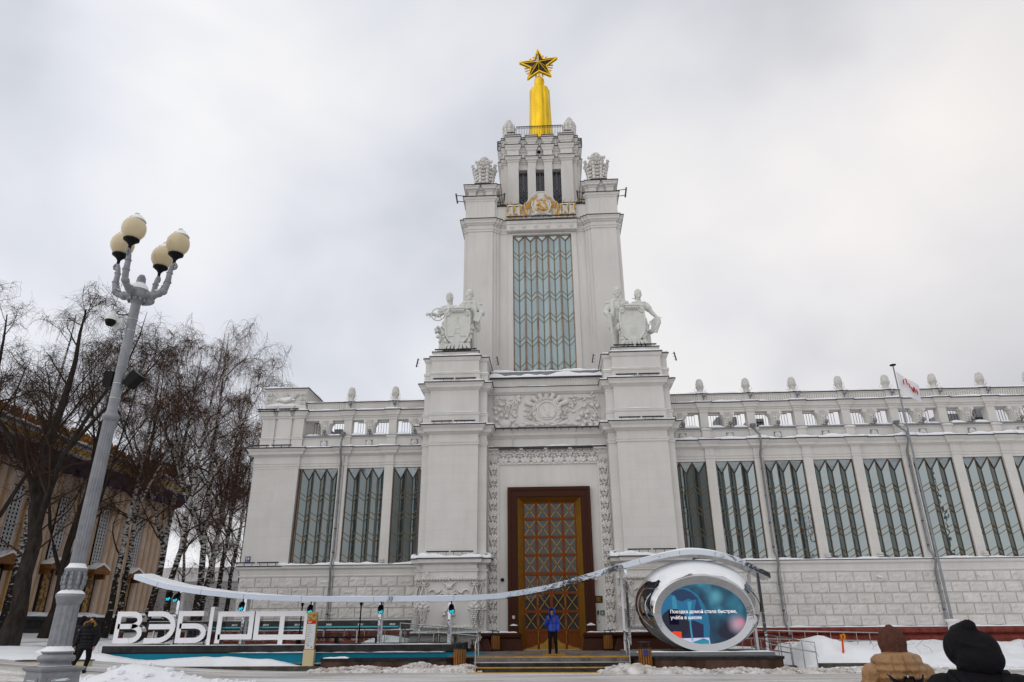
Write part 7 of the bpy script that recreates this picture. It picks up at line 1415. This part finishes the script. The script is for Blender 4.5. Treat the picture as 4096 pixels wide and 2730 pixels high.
def shield(T, print_fn, seed):
    mb = MB(); z0, z1 = .22, 1.06; pts = []
    for k in range(25):
        t = k/24; a = math.pi*t; w = .30*(1 if True else 1); pts.append((-.29*math.cos(a)*(1.0), .62-.40*math.sin(a)))
    out_ = [(-.29, .98), (-.30, .8)]+pts[1:-1]+[(.30, .8), (.29, .98), (.2, 1.0), (.16, 1.06), (-.16, 1.06), (-.2, 1.0)]
    mb.prism(out_, -.30, -.20); rim = out_
    mb.tube([(x, -.30, z) for x, z in rim], .026, 8, closed=True); mb.box(-.17, .17, -.36, -.18, 1.08, 1.13).box(-.19, .19, -.38, -.16, 1.13, 1.16)
    for s in (-1, 1): mb.tube([(s*(.25+.055*math.cos(t)*(1-t/12)), -.32, 1.0+.055*math.sin(t)*(1-t/12)) for t in [i*.6 for i in range(14)]], .02, 6)
    for i in range(7): mb.box(-.15+i*.045, -.15+i*.045+.025, -.36, -.33, 1.045, 1.075)
    obj('shield', shared(mb, 'shield', 'statue'), T, (0, 0, 0)); pm = MB(); print_fn(pm); obj('shield_relief', shared(pm, 'shield_relief', 'statue'), T, (0, 0, 0))
    gl = MB(); rr = random.Random(seed)
    for s in (-1, 1):
        for k in range(26): t = k/25; a = R(20+70*t); gl.ell((s*(.34-.13*t*t)+rr.uniform(-.035, .035), -.24+rr.uniform(-.05, .03), .72-.56*t+rr.uniform(-.02, .02)), (.04, .04, .05), Matrix.Rotation(rr.uniform(0, 3), 3, 'Y'), 6, 4)
    obj('garland', shared(gl, 'garland', 'statue'), T, (0, 0, 0)); rb = MB()
    for k, (x, w) in enumerate(((-.30, .07), (-.2, .06), (-.11, .05), (0, .09), (.11, .05), (.2, .06), (.30, .07))): rb.hexa([(x*1.05-w*.5, -.36, .06), (x*1.05+w*.5, -.36, .06), (x*1.05+w*.5, -.24, .06), (x*1.05-w*.5, -.24, .06), (x*.8-w*.7, -.36, .22 if x else .27), (x*.8+w*.7, -.36, .22 if x else .27), (x*.8+w*.7, -.24, .22 if x else .27), (x*.8-w*.7, -.24, .22 if x else .27)])
    obj('ribbon_folds', shared(rb, 'ribbon_folds', 'statue'), T, (0, 0, 0)); pb = MB().box(-.42, .42, -.26, .28, 0, .06).box(-.38, .38, -.22, .25, .06, .12); obj('plinth', shared(pb, 'plinth', 'statue'), T, (0, 0, 0))
def kremlin(mb):
    y = -.302
    for a, b in (((-.075, .28), (-.075, .5)), ((.075, .28), (.075, .5)), ((-.055, .5), (-.055, .72)), ((.055, .5), (.055, .72)), ((-.075, .5), (.075, .5)), ((-.055, .6), (0, .64)), ((.055, .6), (0, .64)), ((-.055, .72), (0, .78)), ((.055, .72), (0, .78)), ((0, .78), (0, .9)), ((-.24, .42), (-.075, .42)), ((.24, .42), (.075, .42))): mb.bar((a[0], y, a[1]), (b[0], y, b[1]), .006, .006)
    for i in range(6): mb.box(-.23+i*.027, -.218+i*.027, -.308, -.298, .40, .43); mb.box(.09+i*.027, .102+i*.027, -.308, -.298, .40, .43)
    for k in range(5): petal(mb, 0, -.303, .915, .035, .018, k*2*math.pi/5, .005)
def skyscraper(mb):
    y = -.302
    mb.prism([(-.09, .26), (.09, .26), (.09, .34), (.075, .36), (.075, .58), (.05, .6), (.05, .70), (.03, .72), (.03, .78), (0, .92), (-.03, .78), (-.03, .72), (-.05, .70), (-.05, .6), (-.075, .58), (-.075, .36), (-.09, .34)], -.308, -.298)
    for r_ in range(8):
        for c in range(5): mb.box(-.06+c*.026, -.048+c*.026, -.312, -.306, .36+r_*.027, .373+r_*.027)
    for s in (-1, 1): mb.bar((s*.12, y, .30), (s*.12, y, .38), .008)
    for k in range(5): petal(mb, 0, -.303, .925, .03, .016, k*2*math.pi/5, .005)
K_ = 2.33
GL = thing('statue_group', 'stone woman with wheel and man with book behind a shield on the left pylon', 'sculpture', (AX-4.88, 35.95, 15.62)); GL.scale = (K_,)*3
m1 = MB(); fig_woman(m1, -.26, ((-.17, 0, 1.30), (-.24, -.02, 1.12), (-.42, -.12, 1.12)), ((.17, 0, 1.30), (.24, -.10, 1.12), (.13, -.26, 1.14)), R(-18)); obj('woman_figure', remesh(m1, 'woman_figure', .012, 'statue', 0), GL, (0, 0, 0))
m2 = MB(); fig_man(m2, .25, ((.2, 0, 1.36), (.32, -.02, 1.15), (.24, -.18, 1.04)), ((-.2, 0, 1.36), (-.27, -.05, 1.15), (-.12, -.22, 1.12)), R(8)); obj('man_figure', remesh(m2, 'man_figure', .012, 'statue', 0), GL, (0, 0, 0))
wh = MB(); wc = Vector((-.50, -.20, 1.06)); wh.tube([(wc.x+.165*math.cos(t*.262), wc.y, wc.z+.165*math.sin(t*.262)) for t in range(24)], .016, 8, closed=True); wh.ell(wc, (.045, .03, .045))
for k in range(5): a = k*1.2566+.3; wh.bar(wc, wc+Vector((.16*math.cos(a), 0, .16*math.sin(a))), .012)
obj('wheel', shared(wh, 'wheel', 'statue'), GL, (0, 0, 0)); fr = MB(); rr = random.Random(3)
for k in range(22): fr.ell((-.48+rr.uniform(-.09, .12), -.06+rr.uniform(-.05, .05), .78-k*.018+rr.uniform(-.02, .02)), (.045, .05, .045), None, 6, 4)
obj('fruit_drop', shared(fr, 'fruit_drop', 'statue'), GL, (0, 0, 0)); bk_ = MB(); bk_.hexa([(.36, -.24, .86), (.50, -.26, .80), (.50, -.23, .80), (.36, -.21, .86), (.44, -.26, 1.08), (.60, -.28, 1.0), (.60, -.25, 1.0), (.44, -.23, 1.08)]); obj('book', shared(bk_, 'book', 'statue'), GL, (0, 0, 0))
hm_ = MB(); hm_.tube([(.14+.10*math.cos(t*.4+.2), -.25, 1.24+.10*math.sin(t*.4)) for t in range(-3, 6)], .015, 6); hm_.bar((-.08, -.27, 1.2), (.1, -.27, 1.16), .02); hm_.box(-.1, -.04, -.3, -.24, 1.17, 1.25); hm_.ell((.26, -.2, 1.2), (.08, .06, .035)); obj('tools', shared(hm_, 'tools', 'statue'), GL, (0, 0, 0)); shield(GL, kremlin, 1)
GR = thing('statue_group', 'stone man with torch and woman with drapery behind a shield on the right pylon', 'sculpture', (AX+4.92, 35.95, 15.55)); GR.scale = (K_*.98,)*3
m1 = MB(); fig_man(m1, -.29, ((-.2, 0, 1.36), (-.31, -.02, 1.13), (-.25, -.16, .97)), ((.2, 0, 1.36), (.26, -.05, 1.15), (.14, -.22, 1.12)), R(-6)); obj('man_figure', remesh(m1, 'man_figure', .012, 'statue', 0), GR, (0, 0, 0))
m2 = MB(); fig_woman(m2, .23, ((.17, 0, 1.30), (.29, -.03, 1.10), (.40, -.10, .92)), ((-.17, 0, 1.30), (-.24, -.10, 1.14), (-.13, -.24, 1.14)), R(16)); obj('woman_figure', remesh(m2, 'woman_figure', .012, 'statue', 0), GR, (0, 0, 0))
tc_ = MB(); tc_.tube([(-.55, -.22, .96), (-.54, -.22, .80), (-.515, -.2, .70), (-.49, -.19, .45), (-.47, -.18, .2)], [.06, .055, .042, .03, .014], 10); tc_.tube([(-.60, -.22, .95), (-.59, -.22, 1.0), (-.55, -.22, 1.02), (-.50, -.22, .99)], .018, 6); obj('torch', shared(tc_, 'torch', 'statue'), GR, (0, 0, 0))
dr = MB(); vs_ = []
for i in range(10):
    t = i/9
    for j in range(6): u = j/5; vs_.append((.64-.22*u+.05*math.sin(t*4), -.12-.05*math.sin(u*6), .92-.45*t*(1-.25*u)-.12*u))
dr.add(vs_, [(i*6+j, (i+1)*6+j, (i+1)*6+j+1, i*6+j+1) for i in range(9) for j in range(5)], True); dr.tube([(.64, -.12, .92), (.66, -.13, .75), (.58, -.12, .62), (.46, -.10, .52), (.38, -.05, .6)], [.03, .06, .05, .06, .04], 8); obj('drapery', shared(dr, 'drapery', 'statue'), GR, (0, 0, 0))
fl = MB(); rosette(fl, -.13, -.28, 1.24, .07, 7, .03); rosette(fl, -.2, -.28, 1.19, .06, 7, .03); fl.tube([(.05+.11*math.cos(t*.4), -.26, 1.24+.13*math.sin(t*.4)) for t in range(-3, 5)], .015, 6); obj('flowers_and_sickle', shared(fl, 'flowers_and_sickle', 'statue'), GR, (0, 0, 0)); shield(GR, skyscraper, 2)
for T, hs in ((GL, ((-.26, .02, 1.36), (.25, .02, 1.455), (.4, .02, 1.40))), (GR, ((-.29, .02, 1.455), (-.45, 0, 1.38), (.23, .02, 1.375)))):
    s_ = MB()
    for x, y, z in hs: s_.ell((x-.1, y-.03, z), (.08, .07, .025)); s_.ell((x+.11, y-.03, z-.01), (.07, .07, .022))
    s_.ell((0, -.25, 1.19), (.17, .08, .03)); s_.ell((-.25, -.32, 1.075), (.05, .03, .02)); s_.ell((.25, -.32, 1.075), (.05, .03, .02)); obj('snow', shared(s_, 'snow', 'snow'), T, (0, 0, 0), kind='stuff')

# ================================================================ neighbouring pavilion at the left
SP2 = thing('side_pavilion', 'beige fluted pavilion with ochre stripes, blue and gold cornice, behind the trees', 'building', (-40, 48, 1.4))
MB().box(-52, -36.2, 28, 65, 1.0, 14.1).build('wall', 'beige_stone', SP2)
ribm = MB(); ribm.lathe([(.34, 0), (.34, 10.2)], (0, 0, 0), 12); ribm = shared(ribm, 'fluted_rib', 'beige_stone'); orm = shared(MB().box(-.1, .1, -.085, .085, 0, 10.2), 'ochre_strip', 'ochre_stone')
NY = (40.1, 45.2, 50.1, 55.1, 60.1); y = 30.0; i = 0
while y < 65:
    if all(abs(y-n_) > .8 for n_ in NY): place('fluted_rib', ribm, SP2, (-36.2, y, 2.45))
    if all(abs(y+.42-n_) > .75 for n_ in NY): place('ochre_strip', orm, SP2, (-36.12, y+.42, 2.45))
    y += .84
grl = MB()
for j in range(16):
    for i in range(3):
        yy, zz = -.33+i*.33, .15+j*.27; grl.tube([(0, yy+.13*math.cos(t*1.05), zz+.12*math.sin(t*1.05)) for t in range(6)], .03, 4, closed=True)
for i in range(4): grl.bar((0, -.5+i*.33, 0), (0, -.5+i*.33, 4.4), .03)
grl = shared(grl, 'carved_grille', 'white_far')
for k, n_ in enumerate(NY):
    b = MB().box(-36.25, -36.1, n_-.55, n_+.55, 6.2, 10.7).build('grille_recess', 'black', SP2); place('carved_grille', grl, SP2, (-36.05, n_, 6.25))
    nb_ = MB().box(-36.3, -36.14, n_-.6, n_+.6, 2.5, 5.6).build('niche', 'black', SP2); MB().box(-36.14, -36.05, n_-.42, n_+.3, 2.6, 5.3).build('mosaic_panel', 'mosaic', nb_)
    pd = MB(); pd.prism([(n_-1.0, 5.55), (n_+1.0, 5.55), (n_+1.0, 5.85), (n_, 6.25), (n_-1.0, 5.85)], -36.2, -35.3, 'yz'); pd.box(-36.2, -35.5, n_-.85, n_-.62, 5.2, 5.55).box(-36.2, -35.5, n_+.62, n_+.85, 5.2, 5.55); pdo = pd.build('pediment', 'niche_brown', nb_)
    sn = MB(); sn.prism([(n_-1.0, 5.86), (n_, 6.26), (n_+1.0, 5.86), (n_+.98, 5.98), (n_, 6.42), (n_-.98, 5.98)], -36.2, -35.28, 'yz'); sn.build('snow', 'snow', nb_, kind='stuff')
MB().stack([(-36.3, 28.2), (-35.0, 28.2), (-35.0, 65.2), (-36.3, 65.2)], [(12.6, 0), (13.35, 0)]).build('blue_frieze', 'blue_tile', SP2); tth = shared(MB().box(0, .5, -.3, .3, -.7, 0), 'frieze_pendant', 'blue_tile'); 
for k in range(30): place('frieze_pendant', tth, SP2, (-35.5, 29+k*1.22, 12.85))
CO = [(-36.3, 28.1), (-34.6, 28.1), (-34.6, 65.4), (-36.3, 65.4)]
MB().stack(CO, [(13.35, 0), (13.4, .05), (13.46, .05)]).build('white_fillet', 'white_far', SP2); MB().stack(CO, [(13.46, 0), (13.86, .05)]).build('yellow_frieze', 'yellow_tile', SP2); MB().stack(CO, [(13.86, .1), (14.02, .18), (14.04, .1)]).build('white_cornice', 'white_far', SP2); MB().stack(CO, [(14.04, .12), (14.2, .2), (14.22, .0)]).build('roof_edge', 'zinc', SP2); snow_path([(-34.4, 28.2), (-34.4, 65.4)], 14.22, .9, .22, 77, .4).build('snow', 'snow', SP2, kind='stuff')
cl = MB(); rr = random.Random(12)
for k in range(16): a = rr.uniform(-1.3, 1.3); L = rr.uniform(.5, 1.5); cl.ell((rr.uniform(-.1, .1), math.sin(a)*L*.45, math.cos(a)*L*.5+.15), (.07, .16, .34), Matrix.Rotation(-a, 3, 'X'), 5, 4, False)
cl = shared(cl, 'crest_leaf', 'crest')
for k in range(30): place('crest_leaf', cl, SP2, (-35.6, 29.3+k*1.22, 14.25), rot=(0, 0, rr.uniform(-.2, .2)), scale=rr.uniform(1.0, 1.3))
GW = MB().box(-36.2, -34.9, 28, 66, .6, 2.15).build('granite_plinth', 'dark_wall', SP2); MB().box(-36.2, -34.75, 27.9, 66.1, 2.15, 2.40).build('plinth_cap', 'dark_wall', SP2); snow_path([(-34.78, 28), (-34.78, 66)], 2.40, 1.2, .2, 78, .4).build('snow', 'snow', SP2, kind='stuff'); sb = shared(MB().box(-.06, .04, -1.1, 1.1, -.7, 0), 'plinth_slab', 'dark_wall')
for k in range(16): place('plinth_slab', sb, SP2, (-34.9, 29.3+k*2.3, 2.1), rot=(0, R(4), 0))
MB().box(-34.2, -33.9, 28, 66, 1.0, 1.62).build('plinth_kerb', 'dark_wall', SP2)
# gilded turret peeking over the roof
# ================================================================ low white building behind the birches
LB = thing('low_white_building', 'low white building with snowy roof far behind the birches', 'building', (-26, 78, 1.4)); MB().box(-46, -16, 76, 86, 1.0, 6.2).build('wall', 'white_far', LB)
MB().prism([(-46.6, 6.2), (-15.4, 6.2), (-17, 7.6), (-45, 7.6)], 75.6, 86.4).build('roof', 'snow', LB)
wnm = shared(MB().box(-.5, .5, -.02, .05, 0, 1.5), 'window', 'dark_glass')
for k in range(9): place('window', wnm, LB, (-43+k*3.2, 76, 3.2))
SCN = thing('perforated_screen', 'white perforated screen wall standing behind the birch trunks', 'wall', (-32, 66, 1.4)); MB().box(-38.6, -27.5, 66, 66.3, 1.0, 5.4).build('panel', 'white_far', SCN); dts = MB(); rr = random.Random(1)
for k in range(360): x, z = -38.4+.2*rr.randint(0, 53), 1.8+.2*rr.randint(0, 17); dts.box(x, x+.1, 65.98, 66.01, z, z+.07)
dts.build('perforations', 'zinc', SCN, kind='stuff')
# unseen dark tree band behind the viewer, added and shaped for the reflections
fw = MB(); N = 120; vs_ = []
for i in range(N+1):
    az = R(-20+ (i/N)*150); r_ = 62; hh = (3.2+11*ss(.62, .8, i/N))*(.75+.35*noise.noise(Vector((i*.35, 1, 1)))+.25*noise.noise(Vector((i*1.3, 4, 1)))); x, y = -math.cos(az)*r_*1.0, -math.sin(az)*r_-5; vs_ += [(x, y, -.2), (x*1.05, y*1.05, hh*.7), (x*1.08, y*1.08, max(1, hh))]
fw.add(vs_, [(i*3+k, (i+1)*3+k, (i+1)*3+k+1, i*3+k+1) for i in range(N) for k in range(2)]); mat('reflection_wood', (.045, .04, .038), .95, col2=(.14, .13, .13), vscale=.5); fw.build('reflection_treeline', 'reflection_wood', kind='stuff', label='unseen band of bare trees added across the square for reflections')
# ================================================================ bare trees
def tubes_np(P, Rd, sides):
    """P (N,K,3), Rd (N,K) -> verts, quads of N tapered tubes"""
    N, K, _ = P.shape; D = np.gradient(P, axis=1); D /= np.linalg.norm(D, axis=2, keepdims=True)+1e-9
    ref = np.where(np.abs(D[..., 2:3]) > .9, np.array([1., 0, 0]), np.array([0, 0, 1.])); A = np.cross(D, ref); A /= np.linalg.norm(A, axis=2, keepdims=True)+1e-9; B = np.cross(D, A)
    t = np.arange(sides)*2*np.pi/sides; V = P[:, :, None, :]+Rd[:, :, None, None]*(A[:, :, None, :]*np.cos(t)[None, None, :, None]+B[:, :, None, :]*np.sin(t)[None, None, :, None])
    idx = np.arange(N*K*sides).reshape(N, K, sides); a = idx[:, :-1, :]; b = np.roll(a, -1, 2); c = np.roll(idx[:, 1:, :], -1, 2); d = idx[:, 1:, :]; F = np.stack([a, b, c, d], -1).reshape(-1, 4); return V.reshape(-1, 3), F
def np_mesh(name, parts, m, smooth=True):
    V = []; F = []; o = 0
    for v, f in parts: V.append(v); F.append(f+o); o += len(v)
    V = np.concatenate(V); F = np.concatenate(F); me = bpy.data.meshes.new(name); me.vertices.add(len(V)); me.vertices.foreach_set('co', V.astype(np.float32).ravel()); me.loops.add(F.size); me.loops.foreach_set('vertex_index', F.astype(np.int32).ravel()); me.polygons.add(len(F)); me.polygons.foreach_set('loop_start', np.arange(0, F.size, 4, dtype=np.int32)); me.polygons.foreach_set('loop_total', np.full(len(F), 4, dtype=np.int32))
    if smooth: me.polygons.foreach_set('use_smooth', np.ones(len(F), bool))
    me.update(calc_edges=True); me.materials.append(MATS[m]); return me
def grow(r, p, d, L, K, bend, droop, up=0.0):
    """one wandering branch polyline"""
    P = [p]; d = d/np.linalg.norm(d)
    for k in range(K-1):
        d = d+r.normal(0, bend, 3)+np.array([0, 0, up-droop*(k/(K-1))]); d /= np.linalg.norm(d); P.append(P[-1]+d*L/(K-1))
    return np.array(P)
def make_tree(seed, H, kind, trunk_r, spread=1.0, lean=(0, 0), twigs=11):
    r = np.random.default_rng(seed); birch = kind == 'birch'; K = 12
    t = np.linspace(0, 1, K); wob = np.cumsum(r.normal(0, .05 if birch else .11, (K, 2)), 0)*H/14
    T = np.stack([wob[:, 0]+lean[0]*t**1.2*H, wob[:, 1]+lean[1]*t*H, t*H*.93], 1); T[0, :2] = 0; Tr = trunk_r*(1-t*.93)**(.85); Tr[0] *= 1.35
    trunk = [tubes_np(T[None], Tr[None], 12)]
    stems = [(T, Tr)]
    nfork = 3 if birch else 4                              # big forking leaders
    for i in range(nfork):
        k = r.integers(2, 6) if not birch else r.integers(3, 7); a = r.uniform(0, 6.28) if birch else i*1.257+r.uniform(-.4, .4); d = np.array([math.cos(a)*(.42 if birch else .55), math.sin(a)*(.42 if birch else .55), 1.0]); L = H*(1-t[k])*.9; P = grow(r, T[k], d, L, 10, .10, .0, .03); Rr = Tr[k]*(.62 if birch else .55)*(1-np.linspace(0, 1, 10)*.94); stems.append((P, Rr)); trunk.append(tubes_np(P[None], Rr[None], 9))
    limbs = []
    for P, Rr in stems:
        n = 13 if birch else 12
        for i in range(n):
            s = r.uniform(.22 if P is T else .12, .97); f = s*(len(P)-1); k = int(f); p = P[k]+(P[min(k+1, len(P)-1)]-P[k])*(f-k); rad = np.interp(s, np.linspace(0, 1, len(Rr)), Rr)*.5
            a = r.uniform(0, 6.28); el = r.uniform(.15, .95); d = np.array([math.cos(a)*math.cos(el), math.sin(a)*math.cos(el), math.sin(el)+.25]); L = H*r.uniform(.12, .23)*spread*(1.05-.55*s); limbs.append((grow(r, p, d, L, 7, .16, .10 if birch else .05, .07), max(.012, min(rad, .055)), L))
    LP = np.stack([l[0] for l in limbs]); LR = np.stack([l[1]*np.linspace(1, .3, 7) for l in limbs]); br = [tubes_np(LP, LR, 5)]
    subs = []
    for P, rad, L in limbs:
        for i in range(6 if birch else 7):
            s = r.uniform(.15, 1); f = s*6; k = int(min(f, 5)); p = P[k]+(P[k+1]-P[k])*(f-k); a = r.uniform(0, 6.28); el = r.uniform(-.1, .9); base = P[k+1]-P[k]; base /= np.linalg.norm(base)+1e-9; d = base*.7+np.array([math.cos(a)*math.cos(el), math.sin(a)*math.cos(el), math.sin(el)]); subs.append(grow(r, p, d, L*r.uniform(.25, .55), 5, .20, .22 if birch else .05, .02))
    SPn = np.stack(subs); br.append(tubes_np(SPn, np.tile(np.linspace(.011, .005, 5), (len(subs), 1)), 4))
    NS = len(subs); M = NS*twigs; si = np.repeat(np.arange(NS), twigs); u = r.uniform(.15, 1, M)*4; k = np.minimum(u.astype(int), 3); p = SPn[si, k]+(SPn[si, k+1]-SPn[si, k])*(u-k)[:, None]
    d = r.normal(0, 1, (M, 3)); d[:, 2] = d[:, 2]*.5+(.05 if birch else .15); d /= np.linalg.norm(d, axis=1, keepdims=True); Lt = r.uniform(.35, 1.05, M)*(1.5 if birch else .95); KT = 5; tw = [p]
    for j in range(KT-1):
        d = d+r.normal(0, .22, (M, 3)); d[:, 2] -= (.85 if birch else .35)*(1 if j else .25); d /= np.linalg.norm(d, axis=1, keepdims=True); tw.append(tw[-1]+d*(Lt/(KT-1))[:, None])
    TWg = np.stack(tw, 1); twm = tubes_np(TWg, np.tile(np.linspace(.006, .0032, KT), (M, 1)), 3)
    return np_mesh('trunk', trunk, 'birch' if birch else 'bark'), np_mesh('crown', br, 'twig_dark'), np_mesh('twigs', [twm], 'twig' if birch else 'twig_dark')
PROT = {'b1': make_tree(11, 20, 'birch', .20, 1.0), 'b2': make_tree(23, 20, 'birch', .22, 1.05, (.05, 0)), 'b3': make_tree(37, 20, 'birch', .19, .95, (-.05, .02)), 'l1': make_tree(5, 18, 'linden', .36, 1.2, (.10, 0), 11), 'l2': make_tree(9, 18, 'linden', .28, 1.15, (-.04, 0), 11)}
def tree(name, key, x, y, H, rz, label, group=None, wide=1.0, dz=0):
    T = thing(name, label, 'tree', (x, y, zt(x, y)-.05+dz), group, rz); s = H/(20 if key[0] == 'b' else 18); T.scale = (s*wide, s*wide, s); a, b, c = PROT[key]
    obj('trunk', a, T, (0, 0, 0)); cr = obj('crown', b, T, (0, 0, 0)); o = obj('twigs', c, cr, (0, 0, 0)); o['kind'] = 'stuff'; return T
tree('linden_tree', 'l1', -24.2, 32.0, 18.5, 2.6, 'dark thick-trunked bare tree at the far left with snow in its forks', wide=1.05)
tree('linden_tree', 'l2', -30.5, 35.5, 19.5, .4, 'dark bare tree cut by the left picture edge')
tree('birch_tree', 'b1', -31.8, 41.5, 22.0, 4.0, 'birch whose drooping crown fills the upper left corner of the trees', 'bare birches left of the pavilion', wide=1.1)
tree('linden_tree', 'l2', -28.6, 40.5, 19.5, 3.4, 'slender dark bare tree behind the ornate lamp post', wide=.8)
G = 'bare birches left of the pavilion'
tree('birch_tree', 'b1', -27.6, 44.5, 20.5, .0, 'black and white birch rising just left of the letter В', G)
tree('birch_tree', 'b2', -26.3, 46.5, 21.5, 1.7, 'forked birch behind the letter В', G)
tree('birch_tree', 'b3', -24.3, 45.2, 22.0, 3.0, 'birch standing behind the letter Э', G)
tree('birch_tree', 'b2', -22.7, 45.8, 23.0, 2.9, 'thick birch behind the letter Б with the highest crown', G, wide=.95)
tree('birch_tree', 'b1', -24.0, 51.5, 21.0, 2.2, 'birch behind the bar between the letters Б and Р', G)
tree('birch_tree', 'b3', -22.2, 49.0, 16.5, 5.2, 'birch nearest to the white pavilion, drooping over its left corner', G, wide=1.05)
tree('birch_tree', 'b1', -31.5, 52.0, 22.5, 5.5, 'birch against the beige pavilion right of the lamp post', G)
tree('birch_tree', 'b2', -28.5, 58.0, 23.0, .9, 'distant birch in front of the perforated screen', G)
G2 = 'distant bare birches behind the screen wall'
for i, (x, y, H, rz, k, lb) in enumerate(((-36.5, 71, 17, 1.0, 'b3', 'distant birch left of the gap between the two pavilions'), (-33.0, 69, 15, 2.6, 'b1', 'distant birch in the middle of the gap between the two pavilions'), (-30.2, 70, 16, 4.4, 'b2', 'distant birch right of the gap close to the white pavilion'))): tree('birch_tree', k, x, y, H, rz, lb, G2, wide=1.25)
# snow lying in the fork and on low boughs of the big tree
sb_ = MB(); rr = random.Random(6)
